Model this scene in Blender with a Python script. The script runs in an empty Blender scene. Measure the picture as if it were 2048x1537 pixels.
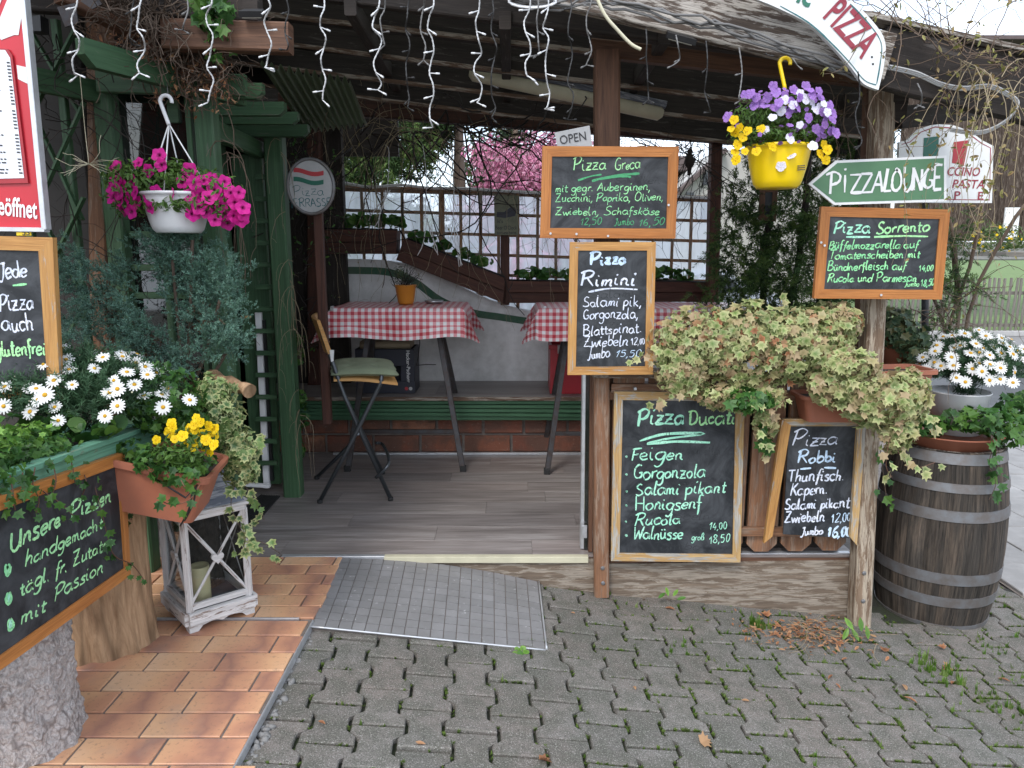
import bpy, math, random
import numpy as np
from mathutils import Vector, Matrix, Quaternion
random.seed(7); RNG = np.random.default_rng(7)
SC = bpy.context.scene
COL = SC.collection
# ---------------------------------------------------------------- camera
PITCH = math.radians(10.3); F = 1480.0; CH = 1.47
cd = bpy.data.cameras.new('camera'); cam = bpy.data.objects.new('camera', cd); COL.objects.link(cam)
cd.sensor_width = 36; cd.sensor_fit = 'HORIZONTAL'; cd.lens = F / 2048 * 36; cd.clip_start = .02; cd.clip_end = 500
cam.location = (0, 0, CH); cam.rotation_euler = (math.pi/2 - PITCH, 0, 0)
SC.camera = cam
# ---------------------------------------------------------------- light and exposure
SUN_EL = math.radians(48); SUN_AZ = math.radians(205)      # azimuth clockwise from +Y: behind and left of the camera
w = bpy.data.worlds.new('World'); SC.world = w; w.use_nodes = True
wn = w.node_tree; wn.nodes.clear()
wo = wn.nodes.new('ShaderNodeOutputWorld'); bg = wn.nodes.new('ShaderNodeBackground')
sky = wn.nodes.new('ShaderNodeTexSky'); sky.sky_type = 'NISHITA'; sky.sun_disc = False
sky.sun_elevation = SUN_EL; sky.sun_rotation = SUN_AZ; sky.dust_density = 2.0; sky.air_density = 1.0
tcw = wn.nodes.new('ShaderNodeTexCoord'); mpw = wn.nodes.new('ShaderNodeMapping'); mpw.inputs['Scale'].default_value = (1, 1, 2.2); mpw.inputs['Location'].default_value = (3.1, 1.7, .4)
nsw = wn.nodes.new('ShaderNodeTexNoise'); nsw.inputs['Scale'].default_value = 2.2; nsw.inputs['Detail'].default_value = 7; nsw.inputs['Roughness'].default_value = .55
rmw = wn.nodes.new('ShaderNodeValToRGB'); rmw.color_ramp.elements[0].position = .36; rmw.color_ramp.elements[0].color = (.12,)*3+(1,)
rmw.color_ramp.elements[1].position = .58; rmw.color_ramp.elements[1].color = (1, 1, 1, 1)
mxw = wn.nodes.new('ShaderNodeMixRGB'); mxw.inputs['Color2'].default_value = (7.4, 8.1, 9.2, 1)
wn.links.new(tcw.outputs['Generated'], mpw.inputs['Vector']); wn.links.new(mpw.outputs['Vector'], nsw.inputs['Vector'])
wn.links.new(nsw.outputs['Fac'], rmw.inputs['Fac']); wn.links.new(rmw.outputs['Color'], mxw.inputs['Fac'])
wn.links.new(sky.outputs['Color'], mxw.inputs['Color1']); wn.links.new(mxw.outputs['Color'], bg.inputs['Color'])
bg.inputs['Strength'].default_value = .15; wn.links.new(bg.outputs['Background'], wo.inputs['Surface'])
sd = bpy.data.lights.new('sun', 'SUN'); sd.energy = 1.0; sd.angle = math.radians(14); sd.color = (1, .96, .9)
so = bpy.data.objects.new('sun', sd); COL.objects.link(so)
so.rotation_euler = Vector((math.sin(SUN_AZ)*math.cos(SUN_EL), math.cos(SUN_AZ)*math.cos(SUN_EL), math.sin(SUN_EL))).to_track_quat('Z', 'Y').to_euler()
SC.view_settings.view_transform = 'Standard'; SC.view_settings.look = 'None'; SC.view_settings.gamma = 1
SC.view_settings.exposure = .95
SC.cycles.max_bounces = 8; SC.cycles.diffuse_bounces = 4; SC.cycles.transparent_max_bounces = 16
# ---------------------------------------------------------------- measuring helpers (photo pixels -> places)
CP, SP = math.cos(PITCH), math.sin(PITCH)
def ray(px, py):
    u = (px-1024)/F; v = (py-768)/F
    return Vector((u, CP - v*SP, -SP - v*CP))
def at(px, py, Y): d = ray(px, py); return Vector((0, 0, CH)) + d*(Y/d.y)
def gz(px, py, z=0.): d = ray(px, py); return Vector((0, 0, CH)) + d*((z-CH)/d.z)
GP = [(-6, .02), (-.8, -.03), (.1, -.14), (.45, -.195), (1.72, -.325), (2.3, -.372), (3.2, -.41), (6, -.45), (60, -.45)]
def zg(X):
    for (a, za), (b, zb) in zip(GP, GP[1:]):
        if X <= b: return za + (zb-za)*(X-a)/(b-a)
    return -.45
# ---------------------------------------------------------------- node helpers
def nd(nt, t, **kw):
    n = nt.nodes.new('ShaderNode'+t)
    for k, v in kw.items():
        if k in n.inputs: n.inputs[k].default_value = v
        else: setattr(n, k, v)
    return n
def c4(c): return tuple(c)+(1,) if len(c) == 3 else c
def newmat(name, rough=.6, col=(.5, .5, .5), spec=.5, metal=0.):
    m = bpy.data.materials.new(name); m.use_nodes = True; nt = m.node_tree
    b = nt.nodes['Principled BSDF']; b.inputs['Roughness'].default_value = rough; b.inputs['Base Color'].default_value = c4(col)
    b.inputs['Specular IOR Level'].default_value = spec; b.inputs['Metallic'].default_value = metal
    return m, nt, b
def coord(nt, kind='UV', scale=(1, 1, 1)):
    t = nd(nt, 'TexCoord'); m = nd(nt, 'Mapping'); m.inputs['Scale'].default_value = scale
    if kind == 'World':
        g = nd(nt, 'NewGeometry'); nt.links.new(g.outputs['Position'], m.inputs['Vector'])
    else: nt.links.new(t.outputs[kind], m.inputs['Vector'])
    return m.outputs['Vector']
def noise(nt, vec, scale=1., detail=4., rough=.55, dist=0.):
    n = nd(nt, 'TexNoise', Scale=scale, Detail=detail, Roughness=rough, Distortion=dist)
    if vec is not None: nt.links.new(vec, n.inputs['Vector'])
    return n.outputs['Fac']
def ramp(nt, fac, stops):
    r = nd(nt, 'ValToRGB'); e = r.color_ramp.elements
    while len(e) < len(stops): e.new(.5)
    for i, (p, c) in enumerate(stops): e[i].position = p; e[i].color = c4(c) if not isinstance(c, (int, float)) else (c, c, c, 1)
    nt.links.new(fac, r.inputs['Fac']); return r.outputs['Color']
def mixc(nt, fac, a, b, mode='MIX'):
    n = nd(nt, 'MixRGB', blend_type=mode)
    for s, v in (('Fac', fac), ('Color1', a), ('Color2', b)):
        if isinstance(v, (int, float)): n.inputs[s].default_value = v if s == 'Fac' else (v, v, v, 1)
        elif isinstance(v, tuple): n.inputs[s].default_value = c4(v)
        else: nt.links.new(v, n.inputs[s])
    return n.outputs['Color']
def bump(nt, b, h, strength=.3, dist=.01):
    n = nd(nt, 'Bump', Strength=strength, Distance=dist); nt.links.new(h, n.inputs['Height']); nt.links.new(n.outputs['Normal'], b.inputs['Normal'])
def rnd(nt): return nd(nt, 'ObjectInfo').outputs['Random']
M = {}
def wood(name, c1, c2, grey=(.3, .28, .26), wear=0., rough=.65, gs=1., vary=.25, spec=.3):
    m, nt, b = newmat(name, rough, spec=spec)
    g = noise(nt, coord(nt, 'UV', (2.5*gs, 45*gs, 1)), 1, 6, .6, .8)
    f = noise(nt, coord(nt, 'UV', (9*gs, 260*gs, 1)), 1, 3, .6)
    c = ramp(nt, g, [(.3, c2), (.62, c1)])
    c = mixc(nt, .35, c, ramp(nt, f, [(.35, .25), (.6, 1.)]), 'MULTIPLY')
    c = mixc(nt, 1., c, ramp(nt, rnd(nt), [(0, 1-vary), (1, 1.)]), 'MULTIPLY')
    if wear > 0:
        wv = noise(nt, coord(nt, 'UV', (5, 38, 1)), 1, 8, .72, .5)
        k = ramp(nt, wv, [(.62-wear*.3, 0.), (.68-wear*.3, 1.)])
        gc = ramp(nt, f, [(.35, tuple(x*.5 for x in grey)), (.65, grey)])
        c = mixc(nt, k, c, gc)
    nt.links.new(c, b.inputs['Base Color']); bump(nt, b, f, .35, .004)
    M[name] = m; return m
def plain(name, col, rough=.5, vary=.15, dirt=.25, sc=6, spec=.5, metal=0., bm=0., dcol=None, kind='Object'):
    m, nt, b = newmat(name, rough, spec=spec, metal=metal)
    n = noise(nt, coord(nt, kind), sc, 7, .65)
    d = dcol or tuple(x*.45 for x in col)
    c = mixc(nt, ramp(nt, n, [(.38, dirt*1.0), (.62, 0.)]), col, d)
    c = mixc(nt, 1., c, ramp(nt, rnd(nt), [(0, 1-vary), (1, 1.)]), 'MULTIPLY')
    nt.links.new(c, b.inputs['Base Color'])
    if bm: bump(nt, b, noise(nt, coord(nt, kind), sc*12, 4), bm, .004)
    M[name] = m; return m
def leafmat(name, cin, cout, alt=None, rough=.45, trans=.25, stops=(.35, .75), hue=.35):
    """u of the UV runs from the midrib (0) to the margin (1); each leaf carries its own v offset for variety"""
    m, nt, b = newmat(name, rough, spec=.35)
    uv = nd(nt, 'TexCoord'); sx = nd(nt, 'SeparateXYZ'); nt.links.new(uv.outputs['UV'], sx.inputs[0])
    c = ramp(nt, sx.outputs['X'], [(stops[0], cin), (stops[1], cout)])
    at_ = nd(nt, 'Attribute', attribute_name='shade'); 
    ad = nd(nt, 'Math', operation='ADD'); nt.links.new(at_.outputs['Fac'], ad.inputs[0]); nt.links.new(rnd(nt), ad.inputs[1])
    fr = nd(nt, 'Math', operation='FRACT'); nt.links.new(ad.outputs[0], fr.inputs[0])
    if alt: c = mixc(nt, ramp(nt, fr.outputs[0], [(.45, 0.), (.95, 1.)]), c, alt)
    c = mixc(nt, 1., c, ramp(nt, fr.outputs[0], [(0, 1-hue), (.5, 1.), (1, 1-hue*.5)]), 'MULTIPLY')
    nt.links.new(c, b.inputs['Base Color'])
    out = nt.nodes['Material Output']; t = nd(nt, 'BsdfTranslucent'); nt.links.new(c, t.inputs['Color'])
    mx = nd(nt, 'MixShader', Fac=trans); nt.links.new(b.outputs[0], mx.inputs[1]); nt.links.new(t.outputs[0], mx.inputs[2]); nt.links.new(mx.outputs[0], out.inputs['Surface'])
    M[name] = m; return m
def glass(name, tint=(.9, .93, .95), clear=.7, rough=.04, dark=(.02, .03, .03)):
    m, nt, b = newmat(name, rough, col=dark, spec=.6)
    out = nt.nodes['Material Output']; t = nd(nt, 'BsdfTransparent'); t.inputs['Color'].default_value = c4(tint)
    mx = nd(nt, 'MixShader', Fac=1-clear); nt.links.new(t.outputs[0], mx.inputs[1]); nt.links.new(b.outputs[0], mx.inputs[2])
    g = nd(nt, 'BsdfGlossy', Roughness=rough); fr = nd(nt, 'Fresnel', IOR=1.5); m2 = nd(nt, 'MixShader')
    nt.links.new(fr.outputs[0], m2.inputs[0]); nt.links.new(mx.outputs[0], m2.inputs[1]); nt.links.new(g.outputs[0], m2.inputs[2]); nt.links.new(m2.outputs[0], out.inputs['Surface'])
    M[name] = m; return m
# ---------------------------------------------------------------- mesh builder
class MB:
    def __init__(s): s.v = []; s.f = []; s.uv = []; s.m = []; s.sm = []
    def add(s, vs, fs, uvs=None, mat=0, smooth=False):
        o = len(s.v); s.v += [tuple(v) for v in vs]
        for i, f in enumerate(fs):
            s.f.append(tuple(o+k for k in f)); s.m.append(mat); s.sm.append(smooth)
            s.uv.append(uvs[i] if uvs else [(vs[k][0], vs[k][2]) for k in f])
        return s
    def beam(s, p0, p1, wd, ht, c=None, mat=0, up=None, jit=0., seg=1):
        """box from p0 to p1, wd across, ht along up, with chamfered long edges; uv runs along the grain"""
        p0, p1 = Vector(p0), Vector(p1); d = p1-p0; L = d.length; d.normalize()
        up = Vector(up) if up else (Vector((0, 0, 1)) if abs(d.z) < .8 else Vector((0, 1, 0)))
        a = d.cross(up).normalized(); u = a.cross(d)
        c = min(wd, ht)*.1 if c is None else c
        W, H = wd/2, ht/2
        pr = [(-W+c, -H), (W-c, -H), (W, -H+c), (W, H-c), (W-c, H), (-W+c, H), (-W, H-c), (-W, -H+c)]
        per = [0]
        for i in range(8): q, r = pr[i], pr[(i+1) % 8]; per.append(per[-1]+math.hypot(q[0]-r[0], q[1]-r[1]))
        ro, rv = random.random()*20, random.random()*20
        vs, fs, uvs = [], [], []
        for k in range(seg+1):
            t = k/seg; o = p0+d*(L*t)
            jx, jy = (random.uniform(-jit, jit), random.uniform(-jit, jit)) if jit and 0 < k < seg else (0, 0)
            for x, y in pr: vs.append(o+a*(x+jx)+u*(y+jy))
        for k in range(seg):
            for i in range(8):
                j = (i+1) % 8; A = k*8
                fs.append((A+i, A+j, A+8+j, A+8+i))
                uvs.append([(ro+L*k/seg, rv+per[i]), (ro+L*k/seg, rv+per[i+1]), (ro+L*(k+1)/seg, rv+per[i+1]), (ro+L*(k+1)/seg, rv+per[i])])
        fs.append(tuple(range(7, -1, -1))); uvs.append([(ro+pr[i][0]*.15, rv+pr[i][1]) for i in range(7, -1, -1)])
        fs.append(tuple(seg*8+i for i in range(8))); uvs.append([(ro+pr[i][0]*.15, rv+pr[i][1]) for i in range(8)])
        return s.add(vs, fs, uvs, mat)
    def box(s, x0, x1, y0, y1, z0, z1, mat=0, c=None):
        D = (x1-x0, y1-y0, z1-z0); k = max(range(3), key=lambda i: D[i]); X, Y, Z = (x0+x1)/2, (y0+y1)/2, (z0+z1)/2
        if k == 0: return s.beam((x0, Y, Z), (x1, Y, Z), D[1], D[2], c, mat)
        if k == 1: return s.beam((X, y0, Z), (X, y1, Z), D[0], D[2], c, mat)
        return s.beam((X, Y, z0), (X, Y, z1), D[0], D[1], c, mat)
    def tube(s, pts, r, n=6, mat=0, cap=True, smooth=True):
        pts = [Vector(p) for p in pts]; N = len(pts)
        rr = r if isinstance(r, (list, tuple)) else [r]*N
        t0 = (pts[1]-pts[0]).normalized(); a = t0.orthogonal().normalized()
        vs = []; L = 0; Ls = []
        for i, p in enumerate(pts):
            t = (pts[min(i+1, N-1)]-pts[max(i-1, 0)])
            t = t.normalized() if t.length > 1e-9 else t0
            a = (a - t*a.dot(t)); a = a.normalized() if a.length > 1e-6 else t.orthogonal().normalized()
            b = t.cross(a)
            if i: L += (p-pts[i-1]).length
            Ls.append(L)
            for k in range(n):
                th = 2*math.pi*k/n; vs.append(p+(a*math.cos(th)+b*math.sin(th))*rr[i])
        fs, uvs = [], []
        for i in range(N-1):
            for k in range(n):
                j = (k+1) % n; fs.append((i*n+k, i*n+j, i*n+n+j, i*n+n+k))
                R = rr[i]*6.28/n; uvs.append([(Ls[i], k*R), (Ls[i], k*R+R), (Ls[i+1], k*R+R), (Ls[i+1], k*R)])
        s.add(vs, fs, uvs, mat, smooth)
        if cap:
            o = len(s.v)-len(vs); 
            for f in (tuple(o+k for k in range(n-1, -1, -1)), tuple(o+(N-1)*n+k for k in range(n))):
                s.f.append(f); s.m.append(mat); s.sm.append(False); s.uv.append([(0, 0)]*n)
        return s
    def lathe(s, prof, cx=0, cy=0, n=24, mat=0, smooth=True, wob=None, z0=0):
        vs, fs, uvs = [], [], []; K = len(prof)
        for i in range(n):
            th = 2*math.pi*i/n
            for j, (r, z) in enumerate(prof):
                q = r*(wob(th, z) if wob else 1); vs.append((cx+q*math.cos(th), cy+q*math.sin(th), z0+z))
        L = [0]
        for j in range(1, K): L.append(L[-1]+math.hypot(prof[j][0]-prof[j-1][0], prof[j][1]-prof[j-1][1]))
        R = max(r for r, z in prof)
        for i in range(n):
            k = (i+1) % n
            for j in range(K-1):
                fs.append((i*K+j, k*K+j, k*K+j+1, i*K+j+1))
                u0, u1 = R*6.283*i/n, R*6.283*(i+1)/n; uvs.append([(L[j], u0), (L[j], u1), (L[j+1], u1), (L[j+1], u0)])
        return s.add(vs, fs, uvs, mat, smooth)
    def prism(s, poly, o, ux, uy, depth, mat=0, uvo=None):
        """flat outline (2d) at o spanned by ux, uy, front face towards ux x uy, thickness behind it"""
        o, ux, uy = Vector(o), Vector(ux), Vector(uy); n = ux.cross(uy).normalized(); N = len(poly)
        vs = [o+ux*x+uy*y for x, y in poly]; vs += [v-n*depth for v in vs]
        ro = random.random()*10 if uvo is None else uvo
        uv2 = [(x*ux.length+ro, y*uy.length+ro) for x, y in poly]
        fs = [tuple(range(N)), tuple(range(2*N-1, N-1, -1))]; uvs = [uv2, uv2[::-1]]
        for i in range(N):
            j = (i+1) % N; fs.append((i, N+i, N+j, j)); uvs.append([uv2[i], (uv2[i][0], uv2[i][1]+depth), (uv2[j][0], uv2[j][1]+depth), uv2[j]])
        return s.add(vs, fs, uvs, mat)
    def hexa(s, q, n, depth, mat=0, along=None):
        """quad q (4 points) extruded back along -n; grain along the first edge"""
        q = [Vector(p) for p in q]; n = Vector(n).normalized(); e = (q[1]-q[0]).normalized(); g = n.cross(e)
        if along: e = Vector(along).normalized(); g = n.cross(e)
        vs = q+[p-n*depth for p in q]; ro, rv = random.random()*10, random.random()*10
        U = [(ro+p.dot(e), rv+p.dot(g)) for p in vs]
        fs = [(0, 1, 2, 3), (7, 6, 5, 4), (0, 4, 5, 1), (1, 5, 6, 2), (2, 6, 7, 3), (3, 7, 4, 0)]
        uvs = [[U[k] if f[0] in (0, 7) and len(set(f) & {0, 1, 2, 3}) in (0, 4) else (U[k][0], U[k][1]+(depth if k > 3 else 0)) for k in f] for f in fs]
        return s.add(vs, fs, uvs, mat)
    def mesh(s, name, mats, off=(0, 0, 0)):
        me = bpy.data.meshes.new(name); o = Vector(off)
        me.from_pydata([tuple(Vector(v)-o) for v in s.v], [], s.f)
        for m in (mats if isinstance(mats, (list, tuple)) else [mats]): me.materials.append(M[m] if isinstance(m, str) else m)
        me.polygons.foreach_set('material_index', s.m); me.polygons.foreach_set('use_smooth', s.sm)
        ul = me.uv_layers.new(name='UVMap'); flat = [c for f in s.uv for p in f for c in p[:2]]
        ul.data.foreach_set('uv', flat); me.update(); return me
    def build(s, name, mats, parent=None, label=None):
        me = s.mesh(name, mats, root_of(parent).location if parent else (0, 0, 0))
        return link(name, me, parent, label)
def root_of(p):
    while p.parent: p = p.parent
    return p
def link(name, me, parent=None, label=None, loc=None, rot=None):
    ob = bpy.data.objects.new(name, me); COL.objects.link(ob)
    if parent: ob.parent = parent
    if label: ob['label'] = label
    if loc is not None: ob.location = loc
    if rot is not None: ob.rotation_euler = rot
    return ob
def thing(name, label, cat, loc=(0, 0, 0), group=None):
    o = bpy.data.objects.new(name, None); COL.objects.link(o); o.location = loc; o.empty_display_size = .05
    o['label'] = label; o['category'] = cat
    if group: o['group'] = group
    return o
def tag(o, label, cat, group=None):
    o['label'] = label; o['category'] = cat
    if group: o['group'] = group
    return o
def kind(o, k): o['kind'] = k; return o
def struct(o): o['kind'] = 'structure'; return o
def rel(parent, p): return Vector(p) - root_of(parent).location
# scatter: many copies of one small mesh joined into one
def mats_from(nrm, tip, size):
    """rotation matrices (N,3,3) whose Z is nrm and Y is near tip, scaled by size"""
    z = nrm/np.linalg.norm(nrm, axis=1, keepdims=True)
    y = tip - z*np.sum(tip*z, axis=1, keepdims=True); y /= np.linalg.norm(y, axis=1, keepdims=True)+1e-9
    x = np.cross(y, z); R = np.stack([x, y, z], axis=2)
    return R*np.asarray(size).reshape(-1, 1, 1)
def scatter_mesh(name, base, R, T, mats, off=(0, 0, 0)):
    V = np.array(base.v); N = len(T); nv = len(V)
    P = np.einsum('nij,vj->nvi', R, V) + T[:, None, :] - np.array(off)
    loops = np.concatenate([np.array(f) for f in base.f]); cnt = np.array([len(f) for f in base.f])
    nl = len(loops); nf = len(cnt)
    L = (loops[None, :] + (np.arange(N)*nv)[:, None]).ravel()
    tot = np.tile(cnt, N); start = np.concatenate([[0], np.cumsum(tot)[:-1]])
    me = bpy.data.meshes.new(name); me.vertices.add(N*nv); me.loops.add(N*nl); me.polygons.add(N*nf)
    me.vertices.foreach_set('co', P.astype(np.float32).ravel()); me.loops.foreach_set('vertex_index', L.astype(np.int32))
    me.polygons.foreach_set('loop_start', start.astype(np.int32))
    for m in (mats if isinstance(mats, (list, tuple)) else [mats]): me.materials.append(M[m])
    me.polygons.foreach_set('material_index', np.tile(np.array(base.m), N).astype(np.int32))
    me.polygons.foreach_set('use_smooth', np.tile(np.array(base.sm), N))
    ul = me.uv_layers.new(name='UVMap'); uv = np.array([c for f in base.uv for p in f for c in p[:2]])
    ul.data.foreach_set('uv', np.tile(uv, N).astype(np.float32))
    a = me.attributes.new('shade', 'FLOAT', 'POINT'); a.data.foreach_set('value', np.repeat(RNG.random(N), nv).astype(np.float32))
    me.update(); me.validate(); return me
def leaves(parent, base, R, T, mats, name='leaf', massname='foliage', npart=300, near=True):
    """the npart nearest leaves as parts sharing one mesh, the rest joined into one part of kind stuff"""
    N = len(T); d = np.linalg.norm(T-np.array([0, 0, CH]), axis=1); order = np.argsort(d) if near else RNG.permutation(N)
    r = root_of(parent); off = np.array(r.location)
    a, b = order[:npart], order[npart:]
    if npart:
        me = base.mesh(name, mats)
        for i in a:
            o = bpy.data.objects.new(name, me); COL.objects.link(o); o.parent = parent
            Mx = Matrix([list(R[i][k])+[T[i][k]-off[k]] for k in range(3)]+[[0, 0, 0, 1]]); o.matrix_basis = Mx
    if len(b):
        o = link(massname, scatter_mesh(massname, base, R[b], T[b], mats, off), parent); o['kind'] = 'stuff'
def blob_points(blobs, n, shell=(.62, 1.08), front=.0):
    """points near the surface of ellipsoids [(centre, radii)], with their outward normals"""
    vol = np.array([b[1][0]*b[1][1]+b[1][1]*b[1][2]+b[1][0]*b[1][2] for b in blobs]); k = RNG.choice(len(blobs), n, p=vol/vol.sum())
    d = RNG.normal(size=(n, 3)); d /= np.linalg.norm(d, axis=1, keepdims=True)
    d[:, 1] = np.where(RNG.random(n) < front, -abs(d[:, 1]), d[:, 1])
    C = np.array([b[0] for b in blobs])[k]; A = np.array([b[1] for b in blobs])[k]
    s = RNG.uniform(shell[0], shell[1], (n, 1)); P = C + d*A*s; nr = d/A; nr /= np.linalg.norm(nr, axis=1, keepdims=True)
    return P, nr
def rv(n, s=1.): return RNG.normal(size=(n, 3))*s
# leaf outlines
def leaf_base(kind='ivy', two=False):
    b = MB()
    if kind == 'ivy': half = [(0, 1), (.2, .52), (.62, .62), (.5, .22), (.78, -.1), (.35, -.22), (.08, -.42)]
    elif kind == 'round': half = [(0, .9), (.4, .8), (.75, .45), (.85, 0), (.6, -.5), (.12, -.55)]
    elif kind == 'oval': half = [(0, 1), (.22, .6), (.3, .15), (.2, -.3), (.03, -.6)]
    elif kind == 'maple': half = [(0, 1), (.15, .6), (.45, .75), (.4, .35), (.9, .3), (.6, 0), (.65, -.35), (.1, -.4)]
    half = [(x, y) for x, y in half]; right = half; left = [(-x, y) for x, y in half[1:]][::-1]
    pts = right+left; vs = [(0, .05, .0)]+[(x, y, abs(x)*.28-.12*max(0, y)*max(0, y)) for x, y in pts]; N = len(pts)
    fs = [(0, 1+(i+1) % N, 1+i) for i in range(N)]; uv = [[(0, 0), (1, 0), (1, 0)] for _ in fs]
    return b.add(vs, fs, uv, 0, False)
IVY, ROUND, OVAL, MAPLE = leaf_base('ivy'), leaf_base('round'), leaf_base('oval'), leaf_base('maple')
def ivy_cloud(parent, blobs, n, size, mats, droop=.9, npart=300, base=None, front=.5, name='leaf'):
    P, nr = blob_points(blobs, n, front=front); N = nr+rv(n, .38); tip = np.tile([0, -.25, -droop], (n, 1))+rv(n, .5)
    R = mats_from(N, tip, RNG.uniform(size*.45, size*1.3, n)); leaves(parent, base or IVY, R, P, mats, name, npart=npart)
def walk(p, d, n, step, wob=.35, g=-.1, seed=None):
    p, d = Vector(p), Vector(d).normalized(); out = [p.copy()]
    for i in range(n):
        d = (d+Vector((random.gauss(0, wob), random.gauss(0, wob), random.gauss(0, wob)+g))).normalized(); p = p+d*step; out.append(p.copy())
    return out
def catmull(P, k=6):
    P = [Vector(p) for p in P]
    if len(P) < 3: return P
    out = []
    for i in range(len(P)-1):
        a, b, c, d = P[max(i-1, 0)], P[i], P[i+1], P[min(i+2, len(P)-1)]
        for j in range(k):
            t = j/k; out.append(.5*((2*b)+(c-a)*t+(2*a-5*b+4*c-d)*t*t+(3*b-a-3*c+d)*t**3))
    return out+[P[-1]]
# ================================================================ materials
wood('orange_wood', (.50, .20, .055), (.36, .125, .03), vary=.12, rough=.4, gs=.8)
wood('honey_wood', (.56, .30, .10), (.42, .20, .06), grey=(.42, .38, .33), wear=.15, vary=.12, rough=.5)
wood('pale_frame', (.52, .34, .15), (.40, .23, .09), grey=(.45, .42, .37), wear=.42, vary=.12)
wood('brown_wood', (.17, .085, .05), (.085, .042, .026), vary=.2)
wood('dark_beam', (.055, .044, .038), (.03, .025, .022), grey=(.10, .088, .08), wear=.15, vary=.3, rough=.8)
wood('red_brown', (.11, .045, .03), (.05, .022, .017), vary=.25)
wood('weathered', (.115, .085, .065), (.07, .052, .042), grey=(.47, .43, .38), wear=.52, vary=.15, rough=.85)
wood('sill_wood', (.20, .15, .11), (.12, .09, .066), grey=(.33, .28, .225), wear=.5, vary=.1, rough=.85)
wood('weathered_brown', (.17, .105, .07), (.10, .064, .044), grey=(.36, .31, .26), wear=.42, vary=.15, rough=.8)
wood('post_wood', (.26, .18, .12), (.14, .09, .06), grey=(.46, .38, .29), wear=.5, vary=.1, rough=.8)
wood('fence_wood', (.30, .15, .08), (.17, .085, .05), grey=(.3, .2, .14), wear=.4, vary=.2)
wood('lattice_wood', (.40, .21, .11), (.25, .13, .075), grey=(.3, .25, .2), wear=.5, vary=.3)
wood('barn_wood', (.085, .058, .042), (.045, .032, .025), grey=(.2, .16, .13), wear=.3, vary=.35, rough=.9)
wood('grey_picket', (.22, .20, .17), (.13, .12, .10), vary=.25, rough=.9)
wood('green_paint', (.056, .118, .056), (.04, .092, .044), grey=(.12, .14, .10), wear=.12, rough=.5, vary=.12, gs=.4)
wood('mint_paint', (.14, .32, .22), (.12, .27, .18), grey=(.2, .24, .17), wear=.2, rough=.5, vary=.1, gs=.4)
wood('bench_green', (.075, .18, .095), (.05, .13, .065), vary=.3, rough=.5, gs=.5)
wood('whitewash', (.72, .69, .67), (.6, .57, .55), grey=(.3, .22, .18), wear=.26, rough=.75, vary=.05)
wood('grey_stain', (.15, .165, .20), (.09, .10, .13), grey=(.38, .39, .42), wear=.4, rough=.6, vary=.05)
wood('birch', (.58, .33, .13), (.5, .26, .09), vary=.05, rough=.35, gs=.6)
plain('white_paint', (.78, .78, .78), .45, .05, .15, 9)
plain('cord_white', (.50, .50, .50), .4)
plain('white_plastic', (.66, .66, .665), .35, .03, .1, 8)
plain('yellow_plastic', (.84, .58, .006), .28, .02, .06, 9, dcol=(.65, .42, .01))
plain('terracotta', (.36, .12, .065), .6, .08, .35, 10, dcol=(.22, .09, .06))
plain('pot_orange', (.5, .19, .02), .35, .02, .1, 10)
plain('steel', (.10, .11, .12), .38, .1, .2, 20, metal=.7)
plain('steel_rust', (.06, .06, .065), .5, .1, .9, 28, metal=.5, dcol=(.05, .035, .03))
plain('alu', (.6, .61, .63), .35, .05, .3, 25, metal=.6)
plain('galv', (.19, .195, .205), .5, .06, .55, 14, metal=.4, dcol=(.12, .085, .06))
plain('black_plastic', (.012, .012, .013), .45)
plain('rubber', (.02, .02, .02), .8, bm=.3)
plain('dark_cord', (.018, .017, .016), .6)
plain('grey_cord', (.16, .155, .15), .6)
plain('cream', (.62, .58, .42), .55, dirt=.3, sc=5)
plain('candle', (.74, .66, .36), .45, dirt=.1)
plain('red_paint', (.50, .016, .03), .35, .02, .3, 5, dcol=(.38, .012, .02))
plain('red_plastic', (.4, .02, .03), .4)
plain('sign_white', (.70, .71, .70), .4, .03, .3, 6, dcol=(.5, .5, .49))
plain('sign_grey', (.42, .42, .42), .45, .02, .3, 8)
plain('sign_green', (.085, .20, .10), .5, .02, .3, 8, dcol=(.06, .15, .075))
plain('flag_red', (.42, .03, .04), .5); plain('flag_green', (.012, .13, .085), .5); plain('letter_red', (.30, .025, .045), .5)
plain('letter_dark', (.03, .03, .032), .6); plain('letter_green', (.02, .16, .10), .5); plain('letter_teal', (.02, .12, .13), .6)
plain('olive_tin', (.16, .17, .10), .5, dirt=.5, sc=14)
plain('paper', (.72, .74, .78), .6, .03, .05)
plain('crate_dark', (.018, .02, .035), .5); plain('parcel', (.35, .28, .19), .8, dirt=.4)
plain('cushion', (.22, .26, .17), .9, bm=.4, sc=12)
plain('soil', (.035, .025, .018), .95, dirt=.6, sc=30, bm=.8)
plain('dirt', (.15, .135, .12), .95, dirt=.8, sc=9, bm=1., kind='World')
plain('moss_joint', (.020, .019, .014), .95, dirt=.8, sc=7, bm=.8, dcol=(.028, .042, .012), kind='World')
plain('twig_dark', (.022, .015, .012), .8); plain('twig_brown', (.14, .095, .065), .8, .5); plain('twig_pale', (.34, .27, .17), .8, .3); plain('twig_red', (.17, .08, .05), .8, .4)
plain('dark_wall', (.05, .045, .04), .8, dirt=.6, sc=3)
plain('plaster', (.80, .79, .79), .85, .03, .55, 3.2, dcol=(.30, .29, .27), bm=.2)
plain('plaster_stripe', (.03, .10, .055), .7, .03, .6, 11, dcol=(.10, .13, .09))
plain('mortar', (.2, .17, .15), .95, dirt=.5, sc=14, bm=.6)
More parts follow.
